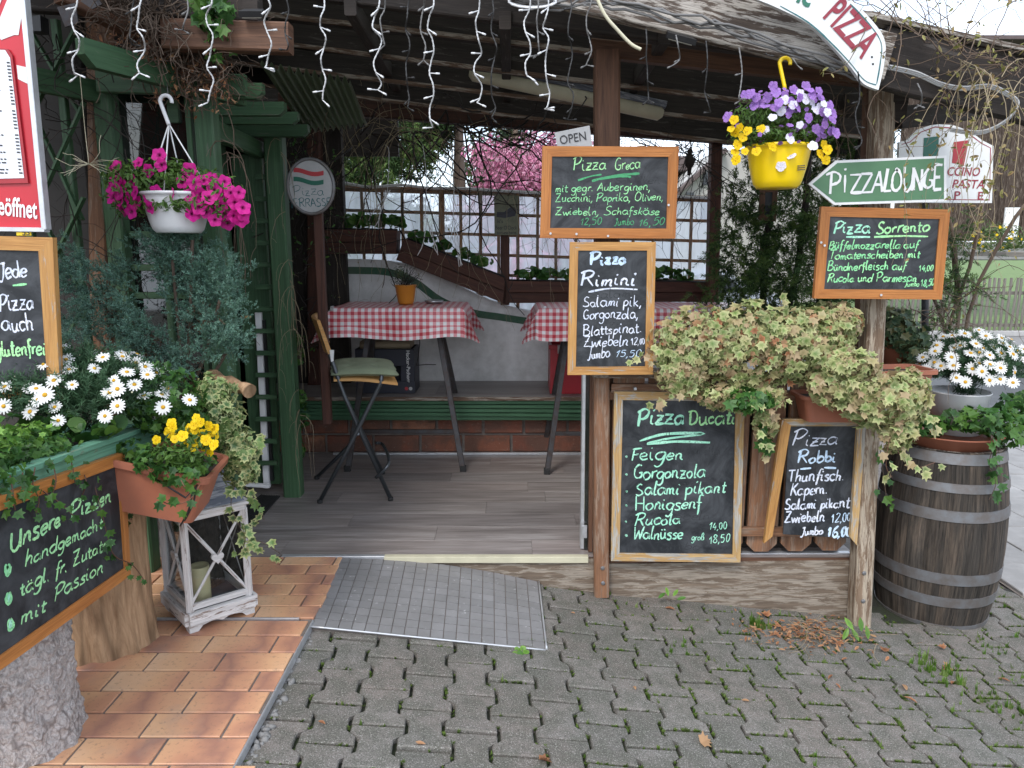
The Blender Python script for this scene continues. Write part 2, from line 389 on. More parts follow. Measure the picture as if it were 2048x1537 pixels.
plain('ash', (.35, .35, .36), .3, metal=.8)
plain('lamp_glass', (.6, .58, .5), .3)
plain('asphalt', (.10, .105, .11), .85, .05, .4, 3, bm=.4, kind='World')
plain('slab', (.30, .29, .28), .85, .25, .35, 6, bm=.3, kind='World')
plain('kerb', (.42, .41, .40), .8, .15, .4, 5, kind='World')
plain('grass_far', (.12, .18, .045), .95, .1, .7, 2.5, bm=.6, kind='World', dcol=(.07, .12, .03))
plain('house_wall', (.48, .46, .43), .85, dirt=.3, sc=1.5); plain('roof_tile', (.12, .09, .085), .8, dirt=.5, sc=4)
plain('car_paint', (.42, .46, .5), .25, .02, .05, metal=.4); plain('tyre', (.02, .02, .02), .8)
plain('house_dark', (.06, .07, .08), .2)
plain('chalk_dot', (.45, .8, .5), .8)
# tiles, pavers, ramp, floor
m, nt, b = newmat('clinker', .42, spec=.35); r = rnd(nt)
sx = nd(nt, 'SeparateXYZ'); nt.links.new(coord(nt, 'Object'), sx.inputs[0])
mm = nd(nt, 'Math', operation='MULTIPLY_ADD'); nt.links.new(sx.outputs['X'], mm.inputs[0]); mm.inputs[1].default_value = 3.2; nt.links.new(r, mm.inputs[2])
ns = noise(nt, coord(nt, 'World', (9, 9, 9)), 1, 3, .5); ad = nd(nt, 'Math', operation='MULTIPLY_ADD'); nt.links.new(ns, ad.inputs[0]); ad.inputs[1].default_value = .55; nt.links.new(mm.outputs[0], ad.inputs[2])
pp = nd(nt, 'Math', operation='PINGPONG'); nt.links.new(ad.outputs[0], pp.inputs[0]); pp.inputs[1].default_value = 1.
c = ramp(nt, pp.outputs[0], [(.05, (.66, .43, .27)), (.5, (.63, .36, .20)), (.82, (.52, .26, .155)), (1., (.34, .17, .12))])
sp = noise(nt, coord(nt, 'World', (60, 60, 60)), 1, 5, .7)
c = mixc(nt, ramp(nt, sp, [(.36, .5), (.44, 0.)]), c, (.25, .15, .10)); c = mixc(nt, ramp(nt, noise(nt, coord(nt, 'World', (4, 4, 4)), 1, 6, .7), [(.55, 0.), (.72, .35)]), c, (.30, .25, .21))
nt.links.new(c, b.inputs['Base Color']); bump(nt, b, sp, .08, .002); M['clinker'] = m
m, nt, b = newmat('paver', .9, spec=.2); W_ = coord(nt, 'World')
big = noise(nt, W_, 1.6, 5, .6); fine = noise(nt, W_, 230, 2, .6); mid = noise(nt, W_, 14, 6, .65)
c = ramp(nt, rnd(nt), [(0, (.125, .118, .106)), (.5, (.155, .147, .135)), (1, (.185, .170, .155))])
c = mixc(nt, ramp(nt, big, [(.4, 0.), (.62, .5)]), c, (.165, .13, .112))
c = mixc(nt, ramp(nt, mid, [(.42, .6), (.6, 0.)]), c, (.085, .088, .07))
c = mixc(nt, ramp(nt, fine, [(.58, 0.), (.66, .7)]), c, (.36, .35, .32)); c = mixc(nt, ramp(nt, fine, [(.36, .7), (.42, 0.)]), c, (.045, .045, .04))
nt.links.new(c, b.inputs['Base Color']); bump(nt, b, fine, .5, .003); M['paver'] = m
m, nt, b = newmat('ramp_tile', .5, spec=.4); W_ = coord(nt, 'World'); n1 = noise(nt, W_, 5, 6, .65); n2 = noise(nt, W_, 30, 5, .7)
c = ramp(nt, rnd(nt), [(0, (.185, .182, .183)), (1, (.225, .22, .222))]); c = mixc(nt, ramp(nt, n1, [(.4, .5), (.6, 0.)]), c, (.15, .145, .14))
c = mixc(nt, ramp(nt, n2, [(.63, 0.), (.7, .7)]), c, (.5, .5, .5)); nt.links.new(c, b.inputs['Base Color']); bump(nt, b, n2, .1, .002); M['ramp_tile'] = m
m, nt, b = newmat('laminate', .38, spec=.45)
g = noise(nt, coord(nt, 'UV', (1.3, 22, 1)), 1, 7, .62, 1.2); f = noise(nt, coord(nt, 'UV', (5, 150, 1)), 1, 3, .6); st = noise(nt, coord(nt, 'UV', (.4, 5.1, 1)), 1, 1, .5)
c = ramp(nt, g, [(.28, (.16, .142, .134)), (.5, (.29, .263, .252)), (.72, (.42, .40, .39))]); c = mixc(nt, .5, c, ramp(nt, f, [(.3, .45), (.6, 1.)]), 'MULTIPLY')
c = mixc(nt, 1., c, ramp(nt, rnd(nt), [(0, (.78, .76, .76)), (.5, (1, .97, .95)), (1, (1.0, .93, .90))]), 'MULTIPLY'); c = mixc(nt, ramp(nt, st, [(.35, .3), (.65, 0.)]), c, (.07, .06, .058))
nt.links.new(c, b.inputs['Base Color']); bump(nt, b, f, .1, .002); M['laminate'] = m
m, nt, b = newmat('brick_red', .9, spec=.2); W_ = coord(nt, 'World'); n1 = noise(nt, W_, 6, 6, .7); n2 = noise(nt, W_, 50, 4, .7)
c = ramp(nt, rnd(nt), [(0, (.17, .065, .045)), (.5, (.23, .09, .055)), (1, (.27, .13, .08))]); c = mixc(nt, ramp(nt, n1, [(.45, .8), (.6, 0.)]), c, (.11, .065, .05)); c = mixc(nt, ramp(nt, n2, [(.6, 0.), (.7, .5)]), c, (.34, .27, .22))
nt.links.new(c, b.inputs['Base Color']); bump(nt, b, n2, .6, .006); M['brick_red'] = m
# chalkboard
m, nt, b = newmat('chalkboard', .55, spec=.4); W_ = coord(nt, 'World', (1, 1, 1)); n1 = noise(nt, W_, 5, 7, .7, 1.5); n2 = noise(nt, coord(nt, 'World', (30, 30, 90)), 1, 4, .7)
c = mixc(nt, ramp(nt, n1, [(.40, 0.), (.68, .8)]), (.012, .014, .017), (.075, .080, .088)); c = mixc(nt, ramp(nt, n2, [(.66, 0.), (.74, .3)]), c, (.09, .095, .1))
nt.links.new(c, b.inputs['Base Color']); M['chalkboard'] = m
def chalk(name, a, b_):
    m, nt, b = newmat(name, .9, spec=.1); n = noise(nt, coord(nt, 'World', (140, 140, 140)), 1, 3, .7); k = noise(nt, coord(nt, 'World', (22, 22, 22)), 1, 2, .5)
    c = ramp(nt, n, [(.36, tuple(x*.45 for x in a)), (.52, a)]); c = mixc(nt, ramp(nt, k, [(.42, .75), (.62, 0.)]), c, b_)
    nt.links.new(c, b.inputs['Base Color']); M[name] = m
chalk('chalk_green', (.36, .78, .38), (.22, .60, .30)); chalk('chalk_mint', (.42, .80, .60), (.30, .66, .48)); chalk('chalk_white', (.74, .76, .84), (.55, .60, .72)); chalk('chalk_blue', (.50, .66, .84), (.60, .72, .84))
chalk('chalk_dark', (.10, .40, .18), (.08, .30, .15)); chalk('chalk_ghost', (.06, .064, .068), (.04, .043, .046)); chalk('chalk_lime', (.44, .80, .38), (.32, .66, .34))
# bark, log, barrel
def bark(name, a, d, scl, st=.9):
    m, nt, b = newmat(name, .95, spec=.15); v = nd(nt, 'TexVoronoi', Scale=1.); nt.links.new(coord(nt, 'Object', scl), v.inputs['Vector']); n = noise(nt, coord(nt, 'Object', scl), 1.4, 7, .7, 1.)
    c = mixc(nt, ramp(nt, n, [(.35, 1.), (.6, 0.)]), a, d); c = mixc(nt, ramp(nt, v.outputs['Distance'], [(.45, 0.), (.8, .75)]), c, tuple(x*.35 for x in d)); nt.links.new(c, b.inputs['Base Color'])
    h = mixc(nt, .5, n, v.outputs['Distance'], 'DIFFERENCE'); bump(nt, b, h, st, .02); M[name] = m
bark('bark_grey', (.60, .56, .54), (.38, .33, .31), (60, 60, 42))
m = M['bark_grey']; nt = m.node_tree; b = nt.nodes['Principled BSDF']; v = nd(nt, 'TexVoronoi', feature='DISTANCE_TO_EDGE', Scale=1.); w2 = nd(nt, 'TexNoise', Scale=30., Detail=4.); w3 = nd(nt, 'VectorMath', operation='MULTIPLY_ADD'); nt.links.new(coord(nt, 'Object', (1, 1, 1)), w2.inputs['Vector']); nt.links.new(w2.outputs['Color'], w3.inputs[0]); w3.inputs[1].default_value = (1.6, 1.6, 1.6); nt.links.new(coord(nt, 'Object', (48, 48, 30)), w3.inputs[2]); nt.links.new(w3.outputs[0], v.inputs['Vector']); old = b.inputs['Base Color'].links[0].from_socket; nt.links.new(mixc(nt, mixc(nt, noise(nt, coord(nt, 'Object', (9, 9, 9)), 1, 4, .6), (0, 0, 0), ramp(nt, v.outputs['Distance'], [(.0, .8), (.09, 0.)])), old, (.11, .09, .08)), b.inputs['Base Color']); bark('bark_dark', (.07, .055, .045), (.035, .03, .025), (20, 20, 8)); bark('log_bare', (.46, .30, .18), (.27, .165, .095), (22, 22, 3.0), .5)
m, nt, b = newmat('barrel_oak', .8, spec=.25); g = noise(nt, coord(nt, 'UV', (4, 70, 1)), 1, 7, .7, .6); g2 = noise(nt, coord(nt, 'UV', (1.6, 9, 1)), 1, 6, .7, .4)
c = ramp(nt, g, [(.33, (.012, .011, .010)), (.6, (.075, .064, .054))]); c = mixc(nt, ramp(nt, g2, [(.45, 0.), (.66, .9)]), c, ramp(nt, g, [(.35, (.06, .045, .035)), (.65, (.21, .16, .12))]))
c = mixc(nt, 1., c, ramp(nt, rnd(nt), [(0, .6), (1, 1.)]), 'MULTIPLY')
nt.links.new(c, b.inputs['Base Color']); bump(nt, b, g, .5, .004); M['barrel_oak'] = m
# gingham cloth: two crossed sets of half-transparent red stripes printed on white
m, nt, b = newmat('gingham', .32, spec=.5); t = nd(nt, 'TexCoord'); s_ = nd(nt, 'SeparateXYZ'); nt.links.new(t.outputs['UV'], s_.inputs[0]); st = []
for ax in ('X', 'Y'):
    a1 = nd(nt, 'Math', operation='MULTIPLY'); nt.links.new(s_.outputs[ax], a1.inputs[0]); a1.inputs[1].default_value = 1/.044
    a2 = nd(nt, 'Math', operation='FRACT'); nt.links.new(a1.outputs[0], a2.inputs[0]); a3 = nd(nt, 'Math', operation='GREATER_THAN'); nt.links.new(a2.outputs[0], a3.inputs[0]); a3.inputs[1].default_value = .5; st.append(a3.outputs[0])
sm = nd(nt, 'Math', operation='ADD'); nt.links.new(st[0], sm.inputs[0]); nt.links.new(st[1], sm.inputs[1]); hf = nd(nt, 'Math', operation='MULTIPLY'); nt.links.new(sm.outputs[0], hf.inputs[0]); hf.inputs[1].default_value = .5
cr = ramp(nt, hf.outputs[0], [(0, (.72, .70, .71)), (.5, (.62, .26, .28)), (1, (.46, .035, .055))]); nt.links.new(cr, b.inputs['Base Color']); M['gingham'] = m
m, nt, b = newmat('car_window', .08, col=(.02, .025, .03)); M['car_window'] = m
glass('clear_glass', clear=.94); glass('dark_glass', tint=(.55, .6, .55), clear=.45, rough=.03, dark=(.015, .018, .016)); 
# greenhouse film: cloudy, lets blurred shapes through
m, nt, b = newmat('film', .35, col=(.55, .60, .66), spec=.4); out = nt.nodes['Material Output']
tr = nd(nt, 'BsdfTransparent'); tr.inputs['Color'].default_value = (.86, .9, .95, 1); tl = nd(nt, 'BsdfTranslucent'); tl.inputs['Color'].default_value = (.88, .92, .98, 1)
n1 = noise(nt, coord(nt, 'Object', (7, 7, 1.4)), 1, 5, .6); f1 = ramp(nt, n1, [(.35, .45), (.65, .75)])
m1 = nd(nt, 'MixShader', Fac=.85); nt.links.new(b.outputs[0], m1.inputs[1]); nt.links.new(tl.outputs[0], m1.inputs[2]); m2 = nd(nt, 'MixShader'); nt.links.new(f1, m2.inputs[0]); nt.links.new(tr.outputs[0], m2.inputs[1]); nt.links.new(m1.outputs[0], m2.inputs[2]); nt.links.new(m2.outputs[0], out.inputs['Surface']); M['film'] = m
m, nt, b = newmat('corrugated', .5, col=(.09, .105, .07), spec=.3); out = nt.nodes['Material Output']; tl = nd(nt, 'BsdfTranslucent'); tl.inputs['Color'].default_value = (.15, .19, .11, 1); m1 = nd(nt, 'MixShader', Fac=.4)
nt.links.new(b.outputs[0], m1.inputs[1]); nt.links.new(tl.outputs[0], m1.inputs[2]); nt.links.new(m1.outputs[0], out.inputs['Surface']); M['corrugated'] = m
plain('roof_dark', (.09, .085, .078), .8, dirt=.6, sc=2)
m = M['roof_dark']; nt = m.node_tree; tl = nd(nt, 'BsdfTranslucent'); tl.inputs['Color'].default_value = (.40, .41, .36, 1); m1 = nd(nt, 'MixShader', Fac=.45); nt.links.new(nt.nodes['Principled BSDF'].outputs[0], m1.inputs[1]); nt.links.new(tl.outputs[0], m1.inputs[2]); nt.links.new(m1.outputs[0], nt.nodes['Material Output'].inputs['Surface'])  # translucency added so that soft daylight brightens the lounge below
# foliage
leafmat('ivy_pale', (.17, .27, .07), (.46, .49, .22), (.46, .33, .19), stops=(.15, .85), hue=.4)
leafmat('ivy_green', (.035, .105, .022), (.05, .14, .03), (.10, .21, .035), hue=.5)
leafmat('ivy_lime', (.12, .26, .04), (.17, .32, .05), (.08, .2, .03), hue=.4)
leafmat('ivy_variegated', (.09, .18, .06), (.50, .52, .24), (.16, .26, .08), stops=(.35, .85), hue=.4)
leafmat('ivy_dull', (.04, .085, .045), (.08, .13, .06), (.14, .13, .05), hue=.5)
leafmat('daisy_leaf', (.05, .115, .055), (.085, .17, .08), hue=.5, rough=.6); leafmat('petunia_leaf', (.055, .125, .022), (.10, .19, .035), hue=.5)
leafmat('juniper', (.07, .165, .12), (.27, .44, .35), (.09, .19, .12), hue=.65, rough=.7, trans=.1); leafmat('thuja', (.03, .07, .018), (.06, .125, .03), (.12, .19, .04), hue=.6, rough=.7, trans=.15)
leafmat('dead_leaf', (.30, .12, .055), (.42, .20, .10), (.5, .3, .16), hue=.4, rough=.8); leafmat('grass_blade', (.08, .17, .02), (.14, .25, .04), (.2, .26, .08), hue=.4)
leafmat('moss', (.06, .10, .015), (.09, .14, .02), hue=.5, rough=.9, trans=.1); leafmat('tree_leaf', (.06, .12, .03), (.11, .18, .045), (.16, .2, .07), hue=.5); leafmat('blossom', (.55, .17, .30), (.66, .27, .40), (.6, .34, .42), hue=.3, rough=.8)
leafmat('bud_leaf', (.20, .22, .05), (.28, .25, .08), (.3, .2, .09), hue=.3); leafmat('brown_tuft', (.10, .055, .03), (.16, .09, .05), hue=.5, rough=.9, trans=.1)
def petal(name, cin, cout, stops=(.2, .45), hue=.15): leafmat(name, cin, cout, None, .6, .3, stops, hue)
petal('petunia_pink', (.14, .0, .05), (.62, .012, .27), (.12, .42)); petal('daisy_petal', (.72, .72, .66), (.82, .82, .80), hue=.08); petal('pansy_yellow', (.35, .10, .0), (.86, .60, .005), (.05, .3)); petal('pansy_purple', (.35, .22, .55), (.42, .22, .62), (.05, .5), .3)
petal('pansy_white', (.7, .5, .4), (.80, .78, .88), (.05, .3)); plain('daisy_eye', (.62, .33, .012), .8, bm=.4, sc=60)
# ================================================================ handwriting: single strokes on a grid (x-height 10)
G_ = {'a': (11, '9 8 6 10 2 9 0 5 2 1 5 0 8 3 9 9 9 3 11 0'), 'b': (9.5, '1 20 1 0|1 6 4 10 8 8 8 3 4 0 1 2'), 'c': (8.5, '8 8 5 10 1 8 0 4 3 0 8 2'), 'd': (11, '9 8 5 10 1 8 0 4 3 0 7 2 9 8|9 20 9 4 10 0'),
 'e': (9, '1 5 7 6 7 9 4 10 1 8 0 4 3 0 8 2'), 'f': (7, '8 19 5 20 3 16 3 0 2 -7|0 10 7 10'), 'g': (10, '9 8 6 10 2 9 0 5 2 1 6 1 9 7 9 9|9 9 8 -5 4 -9 0 -7'), 'h': (9.5, '1 20 1 0|1 6 4 10 7 8 7 3 8 0'),
 'i': (5, '1 10 1 2 4 0|1.2 14.5 2.6 16'), 'k': (9, '1 20 1 0|7 10 1 4|2.5 5.5 8 0'), 'l': (4.5, '1 20 .6 8 1.5 0 4 1'), 'L': (9, '1 20 1 0|1 0 9 0'), 'm': (13, '1 10 1 0|1 7 3 10 5 8 5 0|5 7 8 10 10 8 10 2 12.5 0'),
 'n': (10, '1 10 1 0|1 6 4 10 7 8 7 2 9.5 0'), 'o': (10, '5 10 1 8 0 4 3 0 7 1 9 5 7 9 5 10'), 'p': (9.5, '1 10 1 -9|1 7 4 10 8 8 8 3 4 0 1 2'), 'r': (7, '1 10 1 0|1 6 3 9 7 10'), 's': (8, '7 9 4 10 1 8 3 6 6 4 6 1 3 0 0 1'),
 't': (7, '3 17 3 2 5 0 7 1|0 11 7 11'), 'u': (10.5, '1 10 1 3 3 0 6 1 8 5|8 10 8 3 10 0'), 'v': (8, '0 10 4 0 8 10'), 'w': (12, '0 10 3 0 6 8 9 0 12 10'), 'z': (9, '0 10 8 10|8 10 0 0|0 0 9 0|2 5 7 5'), 'y': (9, '1 10 4 1|8 10 2 -8'),
 'P': (13, '2 20 1 0|-1 17 6 21 12 18 10 12 6 9 2 9'), 'G': (13, '11 18 6 20 1 14 1 4 6 0 11 3 11 8|7 8 13 8'), 'A': (13, '0 0 6 20|6 20 12 0|2 7 10 7'), 'Z': (13, '1 19 11 20|11 20 1 0|1 0 12 1|3 10 9 10'), 'O': (14, '6 20 1 14 1 4 6 0 11 5 11 14 6 20 4 19'),
 'S': (12, '10 18 6 20 2 17 3 12 9 8 10 3 5 0 0 2'), 'J': (10, '3 19 10 20|8 20 7 4 5 -3 1 -2'), 'B': (12, '1 20 1 0|0 19 6 20 9 16 6 11 1 11|6 11 11 7 9 1 4 0 0 1'), 'R': (13, '2 20 1 0|-1 17 6 21 11 18 9 12 2 10|5 11 12 0'), 'T': (12, '0 19 12 20|6 20 6 0'),
 'W': (17, '0 20 4 0|4 0 8 14|8 14 12 0|12 0 16 20'), 'F': (10, '1 20 1 0|-1 19 10 20|1 10 8 11'), 'D': (13, '1 20 1 0|-2 19 6 20 11 14 11 5 6 0 0 0'), 'H': (13, '1 20 1 0|11 20 11 0|1 10 11 10'), 'K': (12, '1 20 1 0|10 20 1 9|3 11 11 0'), 'U': (13, '1 20 1 6 4 0 8 0 11 7 12 20|12 20 12 0'),
 'N': (13, '1 0 1 20|1 20 11 0|11 0 11 20'), 'E': (11, '1 20 1 0|1 20 10 20|1 10 8 10|1 0 10 0'), 'I': (5, '2 16 2 0|2 21 2 22'), 'ß': (10, '1 0 1 15 4 20 7 16 4 11 8 8 8 2 4 0'), '0': (9, '4 20 1 15 1 5 4 0 7 5 7 15 4 20'), '1': (8, '1 13 5 20|5 20 4 0'),
 '2': (10, '1 16 4 20 8 17 6 10 0 0|0 0 9 1'), '3': (9, '1 18 5 20 7 16 3 11 8 7 6 1 0 1'), '4': (10, '5 20 0 7|0 7 9 8|7 13 6 0'), '5': (9, '8 20 2 20|2 20 1 12|1 12 6 13 8 7 5 0 0 1'), '6': (9, '7 20 2 13 1 4 5 0 8 4 6 9 1 7'), '8': (9, '5 10 1 15 4 20 7 16 4 10 0 4 4 0 8 4 5 10'),
 '.': (4, '1 0 2 .8'), ',': (4, '2 1 0 -5'), '•': (7, '2 5 3.4 5.6 2.4 6.4 1.8 5.2'), ' ': (6, ''), '-': (8, '1 6 7 6'), "'": (4, '1 20 1 16')}
for a_, q in (('ä', 'a'), ('ö', 'o'), ('ü', 'u')): G_[a_] = (G_[q][0], G_[q][1]+'|2 13 2.9 15|6.3 13 7.2 15')
def strokes(text):
    x = 0; out = []
    for ch in text:
        w_, s_ = G_[ch]; jy = random.uniform(-1.1, 1.1); sc = random.uniform(.86, 1.13); jr = random.uniform(-.10, .10)
        for st in (s_.split('|') if s_ else []):
            n = [float(q) for q in st.split()]; out.append([(x+n[i]*sc+n[i+1]*jr+random.uniform(-.45, .45), (n[i+1]+jy)*sc+random.uniform(-.45, .45)) for i in range(0, len(n), 2)])
        x += w_*sc+1.2
    return out, x
class Writing:
    """ribbons of chalk or paint just proud of a plane (origin o, normal n)"""
    def __init__(s, o, n, lift=.0006): s.o = Vector(o); s.n = Vector(n).normalized(); s.mb = MB(); s.lift = lift; s.k = 0; s.mats = []
    def hit(s, px, py): d = ray(px, py); c = Vector((0, 0, CH)); return c+d*((s.o-c).dot(s.n)/d.dot(s.n))
    def mi(s, m):
        if m not in s.mats: s.mats.append(m)
        return s.mats.index(m)
    def line(s, P, wd, m, smooth=True, taper=True):
        P = catmull(P, 5) if smooth and len(P) > 2 else ([P[0].lerp(P[-1], t/3) for t in range(4)] if len(P) == 2 else P)
        N = len(P); vs = []; s.k += 1; lf = s.n*(s.lift+(s.k % 9)*.00006)
        for i, p in enumerate(P):
            t = P[min(i+1, N-1)]-P[max(i-1, 0)]; t = t.normalized() if t.length > 0 else Vector((1, 0, 0)); a = s.n.cross(t)
            ww = wd*.5*random.uniform(.72, 1.15)*(1+.22*math.sin(i*.35+s.k))*(.75 if taper and i in (0, N-1) else 1); vs += [p+a*ww+lf, p-a*ww+lf]
        s.mb.add(vs, [(2*i, 2*i+1, 2*i+3, 2*i+2) for i in range(N-1)], None, s.mi(m))
    def text(s, t, x0, y0, x1, y1, xh, m, wd=None, ys=1., slant=.12, taper=True):
        A, B = s.hit(x0, y0), s.hit(x1, y1); st, W = strokes(t); L = (B-A).length; ux = (B-A)/L; uy = s.n.cross(ux)
        h = (s.hit(x0, y0-xh)-A).length/10; kx = L/max(W-1, 1); wd = wd or h*2.1
        for q in st: s.line([A+ux*((x+y*slant)*kx)+uy*(y*h*ys) for x, y in q], wd, m, taper=taper)
    def px(s, pts, wpx, m, smooth=True):
        P = [s.hit(*p) for p in pts]; s.line(P, (s.hit(pts[0][0]+wpx, pts[0][1])-P[0]).length, m, smooth)
    def done(s, parent, name='lettering'): return s.mb.build(name, s.mats, parent)
def block_text(txt, o, ux, uy, size, bold=0., shear=0., width=None):
    """flat block lettering from the built-in font; returns an MB"""
    c = bpy.data.curves.new('txt', 'FONT'); c.body = txt; c.size = size; c.offset = bold; c.shear = shear; c.resolution_u = 3
    ob = bpy.data.objects.new('txt', c); me = bpy.data.meshes.new_from_object(ob); mb = MB(); o, ux, uy = Vector(o), Vector(ux).normalized(), Vector(uy).normalized()
    xs = [v.co.x for v in me.vertices] or [0]; k = width/(max(xs)-min(xs)) if width else 1; x0 = min(xs); n = ux.cross(uy).normalized()
    mb.add([o+ux*((v.co.x-x0)*k)+uy*v.co.y+n*.0012 for v in me.vertices], [tuple(p.vertices) for p in me.polygons]); bpy.data.objects.remove(ob); bpy.data.curves.remove(c); bpy.data.meshes.remove(me); return mb
def chalk_board(name, label, cs, Y, fw, frame_mat, group=None, rails='TRBL', th=.022, panel_label=None, dots=()):
    """cs: photo corners TL, TR, BR, BL (px) taken at distance Y, or places; four mitred rails and a slate panel"""
    P = [c if isinstance(c, Vector) else at(c[0], c[1], Y) for c in cs]; TL, TR, BR, BL = P
    n = (BR-BL).cross(TL-BL).normalized(); n = n if n.y < 0 or abs(n.y) < .3 else -n
    t = thing(name, label, 'menu board', (BL+BR)/2, group)
    cen = sum(P, Vector())/4; W = ((TR-TL).length+(BR-BL).length)/2; H = ((TL-BL).length+(TR-BR).length)/2
    I = [cen+(p-cen)-((TR-TL).normalized()*(fw*(1 if k in (1, 2) else -1)))-((TL-BL).normalized()*(fw*(1 if k in (0, 1) else -1))) for k, p in enumerate(P)]
    for q, (a, b_) in {'T': (0, 1), 'R': (1, 2), 'B': (2, 3), 'L': (3, 0)}.items():
        if q in rails:
            mb = MB(); mb.hexa([P[a]-n*0, P[b_], I[b_], I[a]][::-1], n, th, along=P[b_]-P[a]); mb.build('frame_rail', frame_mat, t)
    pb = MB(); s = .004; g = [cen+(p-cen)*1.01-n*.006 for p in I][::-1]; pb.hexa(g, n, .008); pb.build('slate_panel', 'chalkboard', t, panel_label)
    for (x, y, m_) in dots: pass
    return t, Writing(I[3]-n*.006, n, .0008), P
# ================================================================ ground
def sheet(name, xs, y0, y1, zf, mat, ny=1):
    mb = MB(); vs = []; nx = len(xs)
    for j in range(ny+1):
        for x in xs: vs.append((x, y0+(y1-y0)*j/ny, zf(x)))
    fs = [(j*nx+i, j*nx+i+1, (j+1)*nx+i+1, (j+1)*nx+i) for j in range(ny) for i in range(nx-1)]
    mb.add(vs, fs, [[(vs[k][0], vs[k][1]) for k in f] for f in fs]); return mb.build(name, mat)
XS = [-6, -.8, .1, .45, 1.72, 2.3, 3.2, 6, 60]
struct(sheet('ground', [-60]+XS, -12, 9, lambda x: zg(max(x, -6))-.035, 'dirt'))
struct(sheet('terrain', [-140, -20, 20, 140], 8.99, 260, lambda x: -.50, 'grass_far'))
pav = struct(sheet('paving_bed', [-.8, .1, .45, 1.72, 2.3, 2.8], -1, 3.9, lambda x: zg(x)-.02, 'moss_joint'))
# bone shaped pavers
def paver_mesh():
    a, w_, L = .016, .0765, .1035; g = .0052; out = []
    for s in (1, -1):
        pts = [(w_+a, -L), (w_+a, -.065), (w_-a, -.0385), (w_-a, .0385), (w_+a, .065), (w_+a, L)]
        out += [(s*(x-g), y*(1-g/L)) for x, y in (pts if s == 1 else pts[::-1])]
    N = len(out); mb = MB(); vs = []
    for z, k in ((-.03, 1.), (-.005, 1.), (0, .0)):
        for x, y in out:
            ins = 0 if k else .004; vs.append((x-math.copysign(ins, x), y-math.copysign(ins, y), z))
    fs = [tuple(range(2*N, 3*N))]+[(r*N+i, r*N+(i+1) % N, (r+1)*N+(i+1) % N, (r+1)*N+i) for r in (0, 1) for i in range(N)]
    mb.add(vs, fs, [[(vs[k][0], vs[k][1]) for k in f] for f in fs]); return mb
PV = paver_mesh(); pme = PV.mesh('paver', 'paver'); PW = .153; PL = .207
pave_th = math.radians(3.6)      # the rows run a little to the left of straight ahead
cosr, sinr = math.cos(pave_th), math.sin(pave_th)
cand = []
for i in range(-22, 34):
    for j in range(-14, 20):
        lx, ly = i*PW, j*PL+(PL/2 if i % 2 else 0)+.03
        X, Y = lx*cosr-ly*sinr+.02, lx*sinr+ly*cosr+2.2
        if Y > (3.46 if X < 2.45 else 3.9) or Y < 1.45 or X < -.80 or X > 2.72: continue
        d_ = Vector((X, Y, zg(X)-CH)); u = d_.x/(d_.y*CP-d_.z*SP)*F
        if abs(u) > 1180: continue
        if (X > 1.90 and Y > 3.15): pass
        cand.append((math.hypot(X, Y), X, Y))
cand.sort(); far_p = []
for k, (_, X, Y) in enumerate(cand):
    sl = (zg(X+.08)-zg(X-.08))/.16; z = zg(X)+random.uniform(-.004, .003)
    rot = (random.gauss(0, .010), -math.atan(sl)+random.gauss(0, .010), pave_th+random.gauss(0, .012))
    if k < 300: o = link('paver', pme, pav, None, (X, Y, z), rot)
    else: far_p.append((X, Y, z, rot))
if far_p:
    from mathutils import Euler
    R = np.array([np.array(Euler(r).to_matrix()) for *_, r in far_p]); T = np.array([[x, y, z] for x, y, z, _ in far_p])
    o = link('paver_field', scatter_mesh('paver_field', PV, R, T, 'paver'), pav); o['kind'] = 'stuff'
# moss and grass in the joints
def blades(n=7, h=1., w=.07, curve=.4):
    mb = MB()
    for i in range(n):
        th = random.uniform(0, 6.28); l = random.uniform(.5, 1)*h; dx, dy = math.cos(th), math.sin(th); c = random.uniform(.2, 1)*curve; b = (random.uniform(-.08, .08), random.uniform(-.08, .08))
        px, py = -dy*w/2, dx*w/2
        v = [(b[0]-px, b[1]-py, 0), (b[0]+px, b[1]+py, 0), (b[0]+dx*c*.4*l+px*.8, b[1]+dy*c*.4*l+py*.8, .6*l), (b[0]+dx*c*.4*l-px*.8, b[1]+dy*c*.4*l-py*.8, .6*l), (b[0]+dx*c*l, b[1]+dy*c*l, .9*l)]
        mb.add(v, [(0, 1, 2, 3), (3, 2, 4)], [[(0, 0), (0, 0), (.5, 0), (.5, 0)], [(.5, 0), (.5, 0), (1, 0)]])
    return mb
TUFT = blades(8); MOSSC = blades(9, .55, .2, 1.4)
TT, SS, MT, MS = [], [], [], []
for _, X, Y in cand:
    wet = min(1, max(0, (X+.1)/1.1))*1.3+.30
    for e in range(26):
        if random.random() < .55:
            side = random.choice((-1, 1)); ly = random.uniform(-.1, .1); a = .0135
            ex = .0765+(a if abs(ly) > .049 else -a); lx = side*ex
        else: lx, ly = random.uniform(-.07, .07), random.choice((-1, 1))*.1035
        px_, py_ = X+lx*cosr-ly*sinr, Y+lx*sinr+ly*cosr
        clump = .5+.5*math.sin(px_*13+3*math.sin(py_*9))*math.sin(py_*17+2*math.sin(px_*11))
        if random.random() > wet*clump*1.35: continue
        MT.append((px_, py_, zg(px_)-.010)); MS.append(random.uniform(.014, .032))
        if random.random() < .16*clump+.03: TT.append((px_, py_, zg(px_)-.008)); SS.append(random.uniform(.012, .034)*(.6+clump))
